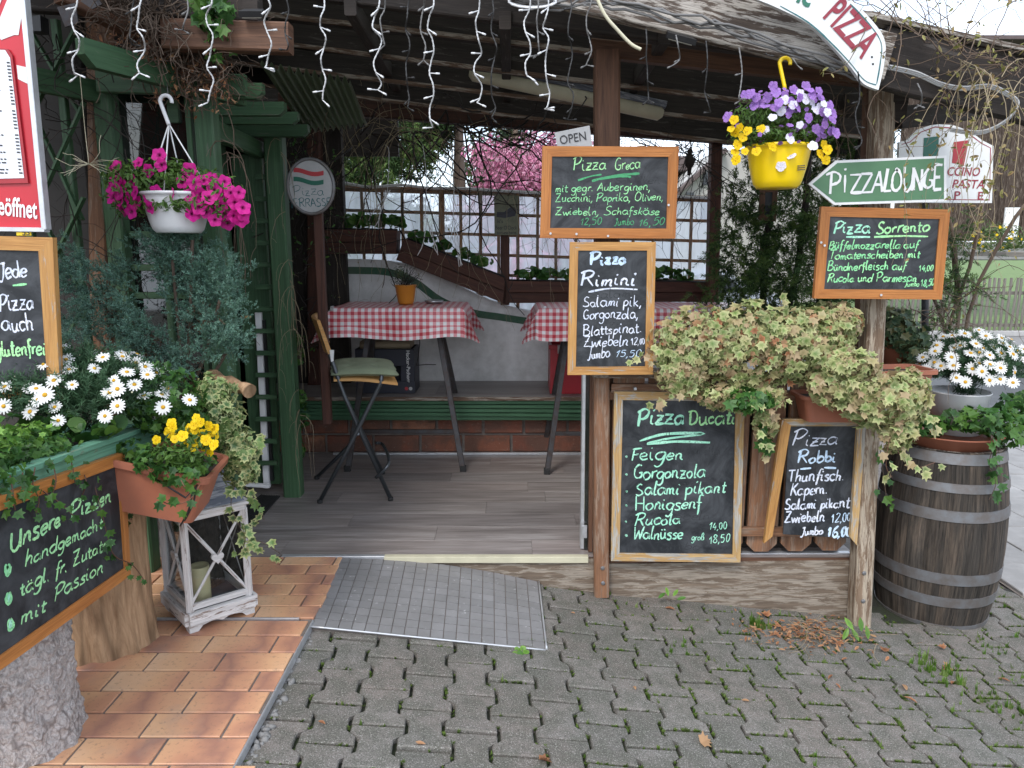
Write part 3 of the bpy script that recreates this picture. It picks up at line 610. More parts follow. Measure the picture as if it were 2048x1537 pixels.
for cx_, cy_, n_, s_, sp_ in ((1.86, 2.93, 40, .075, .05), (2.02, 2.70, 20, .06, .06), (1.15, 3.23, 26, .075, .03), (2.62, 3.12, 70, .085, .10), (2.85, 3.0, 40, .075, .10), (.85, 2.85, 8, .05, .03), (.72, 2.97, 8, .05, .03), (2.55, 2.62, 20, .05, .07), (2.3, 2.45, 18, .05, .06), (.55, 3.35, 6, .045, .04), (2.2, 2.9, 16, .05, .06), (2.72, 3.25, 130, .08, .09), (2.75, 2.75, 60, .06, .09), (1.95, 2.75, 26, .05, .05), (2.45, 2.9, 30, .05, .08), (2.25, 3.2, 20, .05, .05)):
    for _ in range(n_):
        x, y = cx_+random.gauss(0, sp_), cy_+random.gauss(0, sp_); TT.append((x, y, zg(x)-.01)); SS.append(s_*random.uniform(.5, 1.2))
def up_rot(S): S = np.array(S); th = RNG.uniform(0, 6.28, len(S)); R = np.zeros((len(S), 3, 3)); R[:, 0, 0] = np.cos(th); R[:, 0, 1] = -np.sin(th); R[:, 1, 0] = np.sin(th); R[:, 1, 1] = np.cos(th); R[:, 2, 2] = 1; return R*S[:, None, None]
o = link('joint_grass', scatter_mesh('joint_grass', TUFT, up_rot(SS), np.array(TT), 'grass_blade')); tag(o, 'green grass tufts growing out of the joints of the grey paving', 'grass'); kind(o, 'stuff')
o = link('joint_moss', scatter_mesh('joint_moss', MOSSC, up_rot(MS), np.array(MT), 'moss')); tag(o, 'low moss filling the joints between the grey pavers', 'moss'); kind(o, 'stuff')
# ---- tile terrace on the left
ter = MB(); ter.box(-2.6, -.805, .9, 3.4, -.3, -.006, c=.002); terr = struct(ter.build('terrace_floor', 'mortar'))
TILE = MB(); 
def tile_mb(L, W_, h=.012, e=.0022):
    mb = MB(); vs = []
    for z, i in ((-h, 0), (-e, 0), (0, e)):
        for x, y in ((-1, -1), (1, -1), (1, 1), (-1, 1)): vs.append((x*(L/2-i), y*(W_/2-i), z))
    fs = [(8, 9, 10, 11)]+[(r*4+i, r*4+(i+1) % 4, (r+1)*4+(i+1) % 4, (r+1)*4+i) for r in (0, 1) for i in range(4)]
    return mb.add(vs, fs, [[(vs[k][0], vs[k][1]) for k in f] for f in fs])
tile_cache = {}
def put_tile(x0, x1, y0, y1, z, parent=terr, name='tile', mat='clinker', tilt=.002):
    k = (round(x1-x0, 3), round(y1-y0, 3), mat)
    if k not in tile_cache: tile_cache[k] = tile_mb(x1-x0, y1-y0).mesh(name, mat)
    link(name, tile_cache[k], parent, None, ((x0+x1)/2, (y0+y1)/2, z+random.uniform(-.0006, .0006)), (random.gauss(0, tilt), random.gauss(0, tilt), random.gauss(0, tilt*.6)))
rows = [1690, 1612, 1580, 1525, 1470.5, 1422, 1379, 1340, 1302, 1270, 1240]          # photo rows of the grout lines
jx = {1: 500, 2: 520, 3: 500, 4: 319, 5: 455, 6: 378, 7: 508, 8: 439, 9: 414, 10: 481}
ys = [gz(400, y).y for y in rows]; ys = [ys[-1]-.1215*k for k in range(len(ys)-1, -1, -1)]; TL_ = .252
for r in range(len(ys)-1):
    y0, y1 = ys[r], ys[r+1]; ym = (y0+y1)/2
    pxy = 768+ (1470-0)*0; jX = gz(jx.get(r+1, 450), [1650, 1600, 1552, 1497, 1446, 1400, 1359, 1321, 1286, 1255][r]).x if r+1 in jx else -.95
    x = jX
    while x > -2.3: put_tile(max(x-TL_+.008, -2.5), x, y0+.004, y1-.004, 0); x -= TL_
    x = jX+.008
    while x < -.82: put_tile(x, min(x+TL_-.008, -.806), y0+.004, y1-.004, 0); x += TL_
yb = ys[-1]+.012; js = [516, 0, 455, 497, 600, 560]
for r in range(6):
    y0 = yb+r*.1025; y1 = min(y0+.1025, 3.385)
    if y1-y0 < .02: break
    jX = gz([516, 614, 596, 553, 628, 570][r], [1217, 1187, 1160, 1134, 1118, 1112][r]).x; xr = -.795-.028*(r/5)*1.
    x = jX
    while x > -2.3: put_tile(x-TL_+.008, x, y0+.004, y1-.004, .003); x -= TL_
    x = jX+.008
    while x < xr-.02: put_tile(x, min(x+TL_-.008, xr), y0+.004, y1-.004, .003); x += TL_
mb = MB(); mb.box(-2.3, -.86, ys[-1]+.001, ys[-1]+.010, -.004, .007, c=.001); mb.build('metal_strip', 'alu', terr)
mb = MB(); mb.box(-.806, -.800, .9, ys[-1], -.03, .001, c=.0008); mb.build('edge_strip', 'alu', terr)
# ---- ramp of small grey tiles, twisted from flush to the paving
RA, RB, RC, RD = Vector((-.835, 3.385, -.004)), Vector((.125, 3.385, -.128)), Vector((.137, 2.80, -.150)), Vector((-.802, 2.735, -.010))  # back left, back right, front right, front left
ramp_t = thing('ramp', 'light grey ramp of small square tiles with a metal edge in front of the doorway', 'ramp', (-.35, 3.0, -.1))
def rp(u, v): 
    p = RA.lerp(RB, u).lerp(RD.lerp(RC, u), v); bow = max(0, (.42-u))*.0; flat = .030*math.sin(math.pi*min(1, u*1.0))*(1-v); p.z += flat; return p
NU, NV = 18, 11; rt = MB(); mb = MB()
vs = [rp(i/NU, j/NV)-Vector((0, 0, .0015)) for j in range(NV+1) for i in range(NU+1)]
fs = [(j*(NU+1)+i, j*(NU+1)+i+1, (j+1)*(NU+1)+i+1, (j+1)*(NU+1)+i)[::-1] for j in range(NV) for i in range(NU)]
bot = [v-Vector((0, 0, .05)) for v in vs]; mb.add(vs, fs)
edge = [i for i in range(NU+1)]+[j*(NU+1)+NU for j in range(1, NV+1)]+[NV*(NU+1)+i for i in range(NU-1, -1, -1)]+[j*(NU+1) for j in range(NV-1, 0, -1)]
o_ = len(mb.v); mb.add(bot, [])
for a, b_ in zip(edge, edge[1:]+edge[:1]): mb.f.append((a, o_+a, o_+b_, b_)); mb.m.append(0); mb.sm.append(False); mb.uv.append([(0, 0)]*4)
mb.build('ramp_bed', 'mortar', ramp_t)
for j in range(NV):
    for i in range(NU):
        g = .035; q = [rp((i+g)/NU, (j+1-g)/NV), rp((i+1-g)/NU, (j+1-g)/NV), rp((i+1-g)/NU, (j+g)/NV), rp((i+g)/NU, (j+g)/NV)]
        dz = Vector((0, 0, .0025+random.uniform(-.0005, .0005))); t_ = MB(); t_.hexa([p+dz for p in q], Vector((0, 0, 1)), .004); t_.build('small_tile', 'ramp_tile', ramp_t)
mb = MB(); mb.tube([rp(i/NU, 1.012)+Vector((0, 0, .003)) for i in range(NU+1)], .0045, 6); mb.tube([rp(1.006, j/NV)+Vector((0, 0, .003)) for j in range(NV+1)], .0045, 6); mb.build('edge_strip', 'alu', ramp_t)
# ---- lounge platform
pl = MB(); pl.box(-2.0, 1.69, 3.41, 5.62, -.45, -.012, c=.002); plat = struct(pl.build('lounge_floor', 'brown_wood'))
y = 3.405; r = 0
while y < 5.3:
    y1 = min(y+.195, 5.30); x = -1.98+[-.4, -.9, -.15, -.65, -.3][r % 5]
    while x < 1.78:
        xa, xb = max(x, -1.98), min(x+1.24, 1.68)
        if xb-xa > .03:
            mb = MB(); mb.box(xa+.0007, xb-.0007, y+.0007, y1-.0007, -.010, 0, c=.0008); mb.build('plank', 'laminate', plat)
        x += 1.24
    y = y1; r += 1
mb = MB(); mb.box(-1.12, -.62, 3.385, 3.412, -.012, .004, c=.002); mb.build('threshold_strip', 'alu', plat)
mb = MB(); mb.box(-.62, .37, 3.378, 3.412, -.028, .004, c=.002); mb.build('threshold_strip', 'cream', plat)
mb = MB(); mb.box(.52, 1.66, 3.42, 3.45, -.028, .006, c=.002); mb.build('edge_profile', 'alu', plat)
# fascia boards under the platform edge
def board_poly(name, pts, mat, parent, Y, th=.03):
    mb = MB(); w0 = [at(x, y_, Y) for x, y_ in pts]; n = Vector((0, -1, 0)); 
    ru = random.random()*9; N = len(w0); vs = w0+[p+Vector((0, th, 0)) for p in w0]
    uv2 = [(p.x+ru, p.z+ru) for p in w0]; fs = [tuple(range(N)), tuple(range(2*N-1, N-1, -1))]+[(i, N+i, N+(i+1) % N, (i+1) % N) for i in range(N)]
    mb.add(vs, fs, [uv2, uv2[::-1]]+[[uv2[i], uv2[i], uv2[(i+1) % N], uv2[(i+1) % N]] for i in range(N)]); return mb.build(name, mat, parent)
board_poly('fascia_board', [(840, 1119), (1192, 1119), (1192, 1185), (1086, 1174), (1072, 1168)], 'sill_wood', plat, 3.395)
board_poly('fascia_board', [(1216, 1128), (1708, 1121), (1700, 1250), (1218, 1200)], 'sill_wood', plat, 3.40)
# ================================================================ back: bench, wall, trellis
YB = 5.76
bench = thing('bench', 'long built-in bench on a brick base along the white wave-shaped wall', 'bench', (-.2, 5.3, 0))
mb = MB()
for (xa, xb) in ((-1.98, -.55), (-.548, 1.1), (1.102, 1.8)):
    mb = MB(); mb.box(xa, xb, 5.10, YB-.02, .425, .452, c=.003); mb.build('seat_board', 'laminate', bench)
mb = MB(); mb.box(-1.98, 1.8, 5.085, 5.10, .425, .452, c=.002); mb.build('front_edge', 'weathered_brown', bench)
for k in range(4):
    z1 = .42-k*.027; tilt = .010*k
    mb = MB(); mb.beam((-1.98, 5.12+k*.008, z1-.012), (1.8, 5.12+k*.008, z1-.012-tilt), .012, .024, c=.003); mb.build('slat', 'bench_green', bench)
mb = MB(); mb.box(-1.98, 1.8, 5.155, 5.17, .27, .42); mb.build('front_board', 'bench_green', bench)
base = MB(); base.box(-1.98, 1.8, 5.262, 5.5, -.01, .33, c=.001); bw = base.build('brick_base', 'mortar', bench)
for r_ in range(2):
    x = -1.98+(.16 if r_ else 0)
    while x < 1.75:
        L = random.uniform(.24, .33); mb = MB(); mb.box(x, min(x+L, 1.79), 5.235+random.uniform(-.004, .004), 5.268, .012+r_*.14, .012+r_*.14+.122, c=.008); mb.build('brick', 'brick_red', bw); x += L+.022
mb = MB(); mb.box(-1.3, 1.8, 5.20, 5.225, .0, .018, c=.003); mb.build('floor_strip', 'alu', bench)
# white wall with wave top and green stripe
wall = thing('garden_wall', 'low white rendered wall with a wave-shaped top and a painted green line', 'wall', (-.2, YB, 0))
top = [(560, 512), (640, 517), (760, 520), (830, 533), (900, 562), (980, 600), (1060, 622), (1150, 632), (1300, 636), (1440, 640)]
tp = catmull([at(x, y_, YB) for x, y_ in top], 4); mb = MB()
poly = [(-2.4, .0)]+[(1.9, .0)]+[(1.9, tp[-1].z)]+[(p.x, p.z) for p in tp[::-1]]+[(-2.4, tp[0].z)]
mb.prism(poly, (0, YB, 0), (1, 0, 0), (0, 0, 1), .12); wl = mb.build('wall_face', 'plaster', wall)
def ribbon_on(pts, Y, wpx, mat, parent, name):
    P = catmull([at(x, y_, Y) for x, y_ in pts], 5); mb = MB(); vs = []
    for i, p in enumerate(P):
        t = (P[min(i+1, len(P)-1)]-P[max(i-1, 0)]).normalized(); a = Vector((-t.z, 0, t.x)); w_ = wpx*Y/F/2; vs += [p+a*w_+Vector((0, -.003, 0)), p-a*w_+Vector((0, -.003, 0))]
    mb.add(vs, [(2*i, 2*i+1, 2*i+3, 2*i+2) for i in range(len(P)-1)], None); return mb.build(name, mat, parent)
ribbon_on([(652, 770), (652, 700), (652, 600), (652, 549)], YB, 14, 'plaster_stripe', wall, 'painted_line')
ribbon_on([(646, 541), (720, 541), (780, 545), (830, 564), (880, 600), (940, 624), (1000, 634), (1070, 644), (1130, 646)], YB-.002, 14, 'plaster_stripe', wall, 'painted_line')
# back posts
def post(name, label, x0, x1, ytop, ybot, Y, dep, mat, zb=None, zt=None, lean=0, cat='post', seg=1, jit=0):
    a, b_ = at((x0+x1)/2, ytop, Y), at((x0+x1)/2+lean, ybot, Y); w_ = (at(x1, (ytop+ybot)/2, Y)-at(x0, (ytop+ybot)/2, Y)).x
    if zt is not None: a.z = zt
    if zb is not None: b_.z = zb
    mb = MB(); mb.beam(b_+Vector((0, dep/2, 0)), a+Vector((0, dep/2, 0)), w_, dep, seg=seg, jit=jit); o = mb.build(name, mat); tag(o, label, cat); return o
post('back_post', 'dark brown post behind the round terrace sign at the left end of the trellis', 614, 640, 235, 770, 5.55, .11, 'red_brown', zb=.45, zt=2.50)
post('back_post', 'dark brown post behind the small beer sign in the middle of the trellis', 1001, 1019, 455, 610, 5.66, .06, 'red_brown')
post('back_post', 'dark post at the right end of the trellis beside the conifer', 1424, 1446, 270, 620, 5.5, .10, 'red_brown', zb=-.2, zt=2.32)
post('back_post', 'thin red brown post rising behind the green shrub under the yellow basket', 1524, 1534, 470, 610, 5.3, .05, 'brown_wood')
# trellis
YT = 5.82
trel = thing('trellis', 'brown wooden square trellis above the planters in front of cloudy film', 'trellis', (0, YT, 1.2))
zt_l, zt_r = at(680, 372, YT).z, at(1430, 398, YT).z
xl, xr_ = at(560, 400, YT).x, at(1425, 400, YT).x
def ztop(x): return zt_l+(zt_r-zt_l)*(x-xl)/(xr_-xl)
k = 0; x = xl+.04
while x < xr_:
    dense = at(880, 400, YT).x
    wd_ = random.uniform(.022, .028)
    if abs(x-dense) < .08: wd_ = .045
    mb = MB(); mb.beam((x, YT, .75), (x+random.uniform(-.01, .01), YT, ztop(x)), wd_, .014); mb.build('slat', 'lattice_wood', trel); x += .1485
for j in range(8):
    dz = j*.153; mb = MB(); mb.beam((xl, YT+.015, ztop(xl)-.012-dz), (xr_, YT+.015, ztop(xr_)-.012-dz), .014, .024, up=(0, 0, 1)); mb.build('slat', 'lattice_wood', trel)
mb = MB(); mb.beam((xl, YT-.01, ztop(xl)+.01), (xr_, YT-.01, ztop(xr_)+.01), .05, .02); mb.build('top_rail', 'lattice_wood', trel)
fm = MB()
for i in range(12):
    xa, xb = xl+(xr_-xl)*i/12, xl+(xr_-xl)*(i+1)/12; ya, yb2 = YT+.10+.012*(i % 2), YT+.10+.012*((i+1) % 2)
    fm.add([(xa, ya, .6), (xb, yb2, .6), (xb, yb2, ztop(xb)+.01), (xa, ya, ztop(xa)+.01)], [(0, 1, 2, 3)])
fo = fm.build('plastic_sheet', 'film'); tag(fo, 'cloudy translucent plastic sheet hanging behind the wooden trellis', 'plastic sheet')
cb = MB(); cb.tube(catmull([at(x, y_, YT-.06) for x, y_ in ((640, 362), (690, 366), (740, 374), (800, 370), (860, 376), (930, 377), (1010, 382), (1080, 386), (1200, 388), (1430, 396))], 6), .010, 6)
tag(cb.build('white_cable', 'white_plastic'), 'white cable hose lying along the top of the brown trellis', 'cable')
# window boxes on the back wall
def plank_box(name, label, pts, Y, dep, mat, plants):
    t = thing(name, label, 'planter', at((pts[0][0]+pts[2][0])/2, pts[2][1], Y)); P = [at(x, y_, Y) for x, y_ in pts]   # TL TR BR BL
    mid_l, mid_r = P[0].lerp(P[3], .52), P[1].lerp(P[2], .52); n = Vector((0, -1, 0)); g = Vector((0, 0, .003))
    for q in ([P[0], P[1], mid_r+g, mid_l+g], [mid_l-g, mid_r-g, P[2], P[3]]): mb = MB(); mb.hexa(q, n, .02); mb.build('board', mat, t)
    bk = Vector((0, dep, 0)); mb = MB(); mb.hexa([P[0]+bk, P[1]+bk, P[2]+bk, P[3]+bk], n, .02); mb.build('back_board', mat, t)
    for a, b_ in ((P[0], P[3]), (P[1], P[2])): mb = MB(); mb.hexa([a+Vector((0, .02, 0)), a+bk, b_+bk, b_+Vector((0, .02, 0))], Vector((1, 0, 0)), .018); mb.build('end_board', mat, t)
    dn = Vector((0, 0, .03)); mb = MB(); mb.add([P[0]-dn+Vector((0, .02, 0)), P[1]-dn+Vector((0, .02, 0)), P[1]-dn+bk, P[0]-dn+bk], [(0, 1, 2, 3)]); mb.build('soil', 'soil', t)
    mb = MB(); mb.tube([P[0]+Vector((0, .03, .006)), P[1]+Vector((0, .03, .006))], .008, 5); mb.build('liner_edge', 'black_plastic', t)
    return t, P
def bed_plants(P, dep, label, spots):
    for (u, h, n, lab) in spots:
        c = P[0].lerp(P[1], u)+Vector((0, dep*.5, .02)); t = thing('geranium', lab, 'plant', c)
        ivy_cloud(t, [((c.x, c.y, c.z+h*.45), (h*1.1, .06, h*.5))], n, .036, 'ivy_green', droop=-.2, npart=n, base=ROUND)
        st = MB(); [st.tube(walk(c, (random.uniform(-.6, .6), 0, 1), 4, h*.2, .2, 0), .003, 4) for _ in range(5)]; st.build('stems', 'ivy_green', t)
_, P1 = plank_box('planter', 'upper left dark brown planter box level above the white wall', [(636, 458), (794, 461), (792, 508), (636, 508)], 5.60, .17, 'red_brown', 0)
bed_plants(P1, .17, '', [(.35, .10, 34, 'left small leafy plant in the upper left planter box'), (.62, .11, 34, 'middle small leafy plant in the upper left planter box'), (.9, .10, 30, 'right small leafy plant in the upper left planter box')])
_, P2 = plank_box('planter', 'sloping dark brown planter box following the wave of the white wall', [(812, 478), (1010, 556), (1006, 606), (796, 521)], 5.60, .17, 'red_brown', 0)
bed_plants(P2, .17, '', [(.14, .09, 34, 'topmost leafy plant in the sloping planter box'), (.36, .07, 30, 'second leafy plant from the top in the sloping planter box'), (.56, .07, 28, 'third leafy plant from the top in the sloping planter box'), (.76, .07, 26, 'lowest leafy plant in the sloping planter box')])
_, P3_ = plank_box('planter', 'lower dark brown planter box partly hidden behind the narrow blackboard', [(1018, 562), (1300, 566), (1300, 606), (1018, 606)], 5.60, .17, 'red_brown', 0)
bed_plants(P3_, .17, '', [(.12, .075, 24, 'leafy plant at the left end of the lower planter box'), (.27, .075, 24, 'leafy plant in the lower planter box just left of the narrow blackboard'), (.42, .07, 20, 'leafy plant in the lower planter box behind the narrow blackboard')])
_, P4_ = plank_box('planter', 'dark brown planter box with black liner at the right end of the trellis', [(1305, 563), (1418, 566), (1416, 604), (1305, 604)], 5.60, .17, 'red_brown', 0)
bed_plants(P4_, .17, '', [(.15, .10, 34, 'left leafy plant in the planter box at the right end of the trellis'), (.6, .075, 26, 'right leafy plant in the planter box at the right end of the trellis')])
# ================================================================ roof
def zr(X): return 2.66-.105*(X+1.1)
def beam_px(name, label, p0, p1, Y0, Y1, wd, ht, mat, cat='roof beam', seg=1, jit=0, group=None):
    a, b_ = at(p0[0], p0[1], Y0), at(p1[0], p1[1], Y1); mb = MB(); mb.beam(a, b_, wd, ht, seg=seg, jit=jit); o = mb.build(name, mat); tag(o, label, cat, group); return o
FA, FB, FC = at(1000, -62, 3.05), at(1775, 118, 3.0), at(2120, 205, 3.0)
rf = MB(); NXR = 60; X0r, X1r = -2.6, 2.35; vs = []
def corr(x): return .009*math.sin(x*2*math.pi/.076)
for j, (Y, ) in enumerate(((3.09,), (3.6,), (4.4,), (5.2,), (6.25,))):
    for i in range(NXR*6+1):
        x = X0r+(X1r-X0r)*i/(NXR*6); zb_ = zr(x)+.10; zf = (FA.z+.13+(FB.z-FA.z)*(x-FA.x)/(FB.x-FA.x)) if x > FA.x else zr(x)+.11+.06*(x-FA.x)
        k = max(0, 1-(Y-3.09)/1.6); zz = zb_*(1-k)+max(min(zf, zb_+.3), 1.8)*k
        vs.append((x, Y, zz+corr(x)))
n_ = NXR*6+1; fs = [(j*n_+i, j*n_+i+1, (j+1)*n_+i+1, (j+1)*n_+i) for j in range(4) for i in range(n_-1)]
rf.add(vs, fs, [[(vs[k][0], vs[k][1]) for k in f] for f in fs], 0, True); roof = rf.build('roof_sheet', 'roof_dark'); tag(roof, 'dark corrugated roof sheet covering the pizza lounge', 'roof')
for i, (y0, y1, Y) in enumerate(((-48, 40, 3.35), (8, 82, 3.75), (62, 145, 4.15), (112, 190, 4.55), (150, 232, 5.0))):
    beam_px('roof_beam', ['front dark roof beam just behind the hanging icicle lights', 'second dark roof beam from the front above the tables', 'third dark roof beam above the long lamp', 'fourth dark roof beam behind the long lamp', 'rearmost dark roof beam above the trellis'][i], (380, y0-22), (1740, y1+32+(y1-y0+54)*.214), Y, Y, .06, .15, 'dark_beam')
    if i: beam_px('roof_batten', ['', 'pale batten strip under the second roof beam', 'pale batten strip under the third roof beam', 'pale batten strip under the fourth roof beam', 'pale batten strip under the rearmost roof beam'][i], (380, y0+3), (1740, y1+58+(y1-y0+55)*.214), Y-.03, Y-.03, .02, .022, 'weathered_brown', 'batten')
beam_px('header_beam', 'red brown rear header beam above the trellis opening', (560, 205), (1480, 272), 5.5, 5.5, .10, .12, 'red_brown')
beam_px('header_beam', 'brown front header beam between the two front posts', (1180, 96), (1775, 161), 3.55, 3.5, .06, .075, 'brown_wood')
for i, x in enumerate((700, 1010, 1330)):
    beam_px('rafter', ['left dark rafter running to the back of the lounge roof', 'middle dark rafter running to the back of the lounge roof', 'right dark rafter running to the back of the lounge roof'][i], (x, 10+(x-700)*.09), (x+(1024-x)*.35, 205+(x-700)*.06), 3.3, 5.6, .05, .08, 'dark_beam')
fa = thing('roof_fascia', 'weathered peeling front edge beam of the lounge roof behind the arched sign', 'roof beam', FA)
def fb(a, b_, w_, h, m, seg=14): mb = MB(); mb.beam(a, b_, w_, h, seg=seg, jit=.0022, c=.006); return mb.build('edge_beam', m, fa)
fb(FA, FB, .05, .175, 'weathered'); fb(FB+Vector((-.02, .05, .02)), FC+Vector((0, .05, .02)), .05, .22, 'dark_beam')
mb = MB(); mb.beam(FA+Vector((0, .04, .125)), FC+Vector((0, .04, .16)), .10, .018); mb.build('edge_cover', 'weathered', fa)
# cable bundle along the fascia
cb = MB()
for k in range(4):
    o_ = Vector((0, -.03-.006*k, .008*(k-2))); cb.tube([p+o_+Vector((random.gauss(0, .003), 0, random.gauss(0, .006))) for p in catmull([at(x, y_, 2.98) for x, y_ in ((1030, 2), (1100, 16), (1200, 6), (1320, 34), (1450, 62), (1590, 108), (1700, 150), (1745, 172))], 5)], .005, 5)
tag(cb.build('cable_bundle', 'grey_cord'), 'bundle of grey cables strung under the weathered front roof edge', 'cable')
cb = MB()
for k in range(3): cb.tube([p+Vector((0, -.004*k, .005*k)) for p in catmull([at(x, y_, 3.0) for x, y_ in ((1768, 136), (1830, 150), (1880, 172), (1925, 180), (1975, 176), (2010, 190), (2034, 212), (2010, 245), (1960, 268), (1900, 262))], 6)], .0038, 6)
tag(cb.build('white_cable', 'cord_white'), 'white cable drooping under the roof edge right of the arched sign', 'cable')
cb = MB(); cb.tube(catmull([at(x, y_, 2.9) for x, y_ in ((1192, -8), (1210, 30), (1235, 60), (1262, 88), (1282, 99))], 6), .0065, 7)
tag(cb.build('cream_cable', 'cream'), 'stiff cream cable curving down from the roof edge', 'cable')
cb = MB()
for k in range(5): 
    a0 = random.uniform(0, 3); cb.tube([at(1065, 3, 2.9)+Vector((.085*math.cos(a0+t*.42)+random.gauss(0, .002), .01*k, .022*math.sin(a0+t*.42)+.004*k)) for t in range(16)], .004, 5)
tag(cb.build('coiled_cable', 'white_plastic'), 'coil of white cable tied up under the roof edge', 'cable')
# front posts
post('front_post', 'brown square post standing behind the two middle blackboards', 1192, 1240, 98, 1120, 3.43, .10, 'brown_wood', zb=-.02)
post('railing_post', 'short reddish brown post with two bolts at the left end of the picket railing', 1189, 1219, 752, 1196, 3.345, .09, 'fence_wood', cat='post')
mb = MB(); q = [at(x, y_, 3.36) for x, y_ in ((1170, 752), (1192, 752), (1188, 1112), (1166, 1078))]
rp_ = post('front_post', 'weathered leaning front post between the ivy and the barrel', 1758, 1795, 140, 1242, 3.30, .09, 'post_wood', zb=-.33, lean=-49, seg=10, jit=.0015)
post('inner_post', 'slim brown post directly behind the weathered right front post', 1738, 1764, 150, 800, 3.52, .06, 'brown_wood', lean=-26)
mb = MB()
for (x, y_) in ((1205, 1136), (1206, 1166), (1728, 1146), (1726, 1202)): 
    p = at(x, y_, 3.345 if x < 1300 else 3.30); b2 = MB(); b2.tube([p+Vector((0, .004, 0)), p+Vector((0, -.004, 0)), p+Vector((0, -.006, 0))], [.010, .010, .006], 10)
    ob = b2.build('bolt', 'galv', bpy.data.objects['railing_post'] if x < 1300 else rp_)
beam_px('brace', 'dark curved brace right of the front post under the roof edge', (1795, 236), (1985, 214), 3.6, 3.9, .05, .10, 'dark_beam')
beam_px('side_beam', 'dark side beam running back under the right roof edge', (1800, 215), (1600, 205), 3.3, 5.4, .06, .12, 'dark_beam')
# folded aluminium door leaf beside the railing
t = thing('folding_door', 'narrow folded glass door leaf with aluminium frame at the right side of the doorway', 'door', at(1178, 1075, 3.38))
for (xa, xb, Y, m) in ((1164, 1172, 3.50, 'alu'), (1180, 1188, 3.46, 'brown_wood')): 
    a, b_ = at((xa+xb)/2, 748, Y), at((xa+xb)/2-4, 1082, Y); b_.z = .006; mb = MB(); mb.beam(b_, a, (at(xb, 900, Y)-at(xa, 900, Y)).x, .05); mb.build('frame', m, t)
a, b_ = at(1176, 748, 3.47), at(1172, 1080, 3.47); b_.z = .006; mb = MB(); mb.beam(b_, a, .022, .012, c=.001); mb.build('pane', 'dark_glass', t)
p = at(1169, 1063, 3.44); mb = MB(); mb.box(p.x-.012, p.x+.012, p.y-.01, p.y+.01, p.z-.03, p.z+.03); mb.build('lock', 'alu', t)
# picket railing
rail = thing('picket_railing', 'brown picket railing with pointed boards and a capped end behind the pizza boards', 'railing', at(1450, 1100, 3.42))
xa_, xb_ = at(1219, 900, 3.40).x, at(1712, 900, 3.40).x; zt_, zb_ = at(1400, 752, 3.42).z, at(1400, 1100, 3.42).z
n_p = 7; pw = .148; st_ = (xb_-xa_)/n_p
for k in range(n_p):
    xc = xa_+st_*(k+.5); h = pw/2; c = .04; pts = [(-h+c, 0), (h-c, 0), (h, c), (h, zt_-zb_), (-h, zt_-zb_), (-h, c)]; mb = MB()
    mb.prism(pts, (xc, 3.405, zb_+random.uniform(-.006, .006)), (1, 0, 0), (0, 0, 1), .02)
    mb.uv = [[(v, u) for u, v in f] for f in mb.uv]; mb.build('picket', 'fence_wood', rail)
for y_ in (1061, 790):
    a, b_ = at(1219, y_, 3.39), at(1722, y_+3, 3.39); mb = MB(); mb.beam(a, b_, .022, .045); mb.build('rail', 'fence_wood', rail)
a, b_ = at(1184, 746, 3.36), at(1350, 746, 3.36); mb = MB(); mb.beam(a, b_, .14, .026); mb.build('cap_board', 'weathered_brown', rail)
mb = MB(); mb.box(xa_, xb_, 3.50, 3.53, -.0, .80); mb.build('dark_backing', 'dark_beam', rail)  # dark sheet closing the gaps behind the pickets
a, b_ = at(1222, 776, 3.38), at(1330, 776, 3.38); mb = MB(); mb.beam(a, b_, .02, .042); mb.build('rail', 'fence_wood', rail)
# ================================================================ green pergola, conservatory and door on the left
GP_ = 'green_paint'
pg = thing('pergola', 'dark green painted pergola frame with shaped rafter ends around the window on the left', 'pergola', (-1.4, 3.2, 0))
def gp(name, x0, x1, ytop, ybot, Y, dep, zb=None, mat=GP_):
    a, b_ = at((x0+x1)/2, ytop, Y), at((x0+x1)/2, ybot, Y); xm = (at(x0, 500, Y).x+at(x1, 500, Y).x)/2; w_ = at(x1, 500, Y).x-at(x0, 500, Y).x
    a.x = xm; b_.x = xm+.0
    if zb is not None: b_.z = zb
    mb = MB(); mb.beam(b_+Vector((0, dep/2, 0)), a+Vector((0, dep/2, 0)), w_, dep); return mb.build(name, mat, pg)
gp('post', 212, 248, 170, 900, 3.2, .08, 0); gp('post', 405, 443, 170, 900, 3.2, .08, 0); gp('post', 538, 574, 250, 980, 4.26, .10, 0)
def rafter_end(p, Y, ln=.16, th=.045, h=.10, dirv=(0, -1, 0)): pass
# front beam and rafters pointing at the viewer
a, b_ = at(196, 163, 3.17), at(492, 172, 3.17); mb = MB(); mb.beam(a, b_, .035, .085); mb.build('front_beam', GP_, pg)
def shaped(o, ux, L, h, th, name='rafter', flip=False):
    """board whose end towards +ux is cut back at the bottom"""
    ux = Vector(ux).normalized(); uy = Vector((0, 0, 1)); c = h*.45; pts = [(0, 0), (L-c, 0), (L, c*.9), (L, h), (0, h)]; mb = MB(); n = ux.cross(uy).normalized()
    mb.prism(pts, Vector(o)+n*th/2, ux, uy, th); mb.build(name, GP_, pg)
shaped(at(250, 205, 3.2)+Vector((.0, .25, -.0)), Vector((-.30, -.62, 0)), .80, .085, .04)
shaped(at(428, 190, 3.2)+Vector((.03, .25, 0)), Vector((-.24, -.62, 0)), .80, .09, .04)
for (xe, yt, yb_, Y) in ((528, 168, 199, 3.35), (572, 205, 232, 3.72), (598, 225, 249, 3.98), (618, 250, 274, 4.22)):
    e, e2 = at(xe, yb_, Y), at(xe, yt, Y); shaped((e.x-.62, Y, e.z), (1, 0, 0), .62, e2.z-e.z, .045)
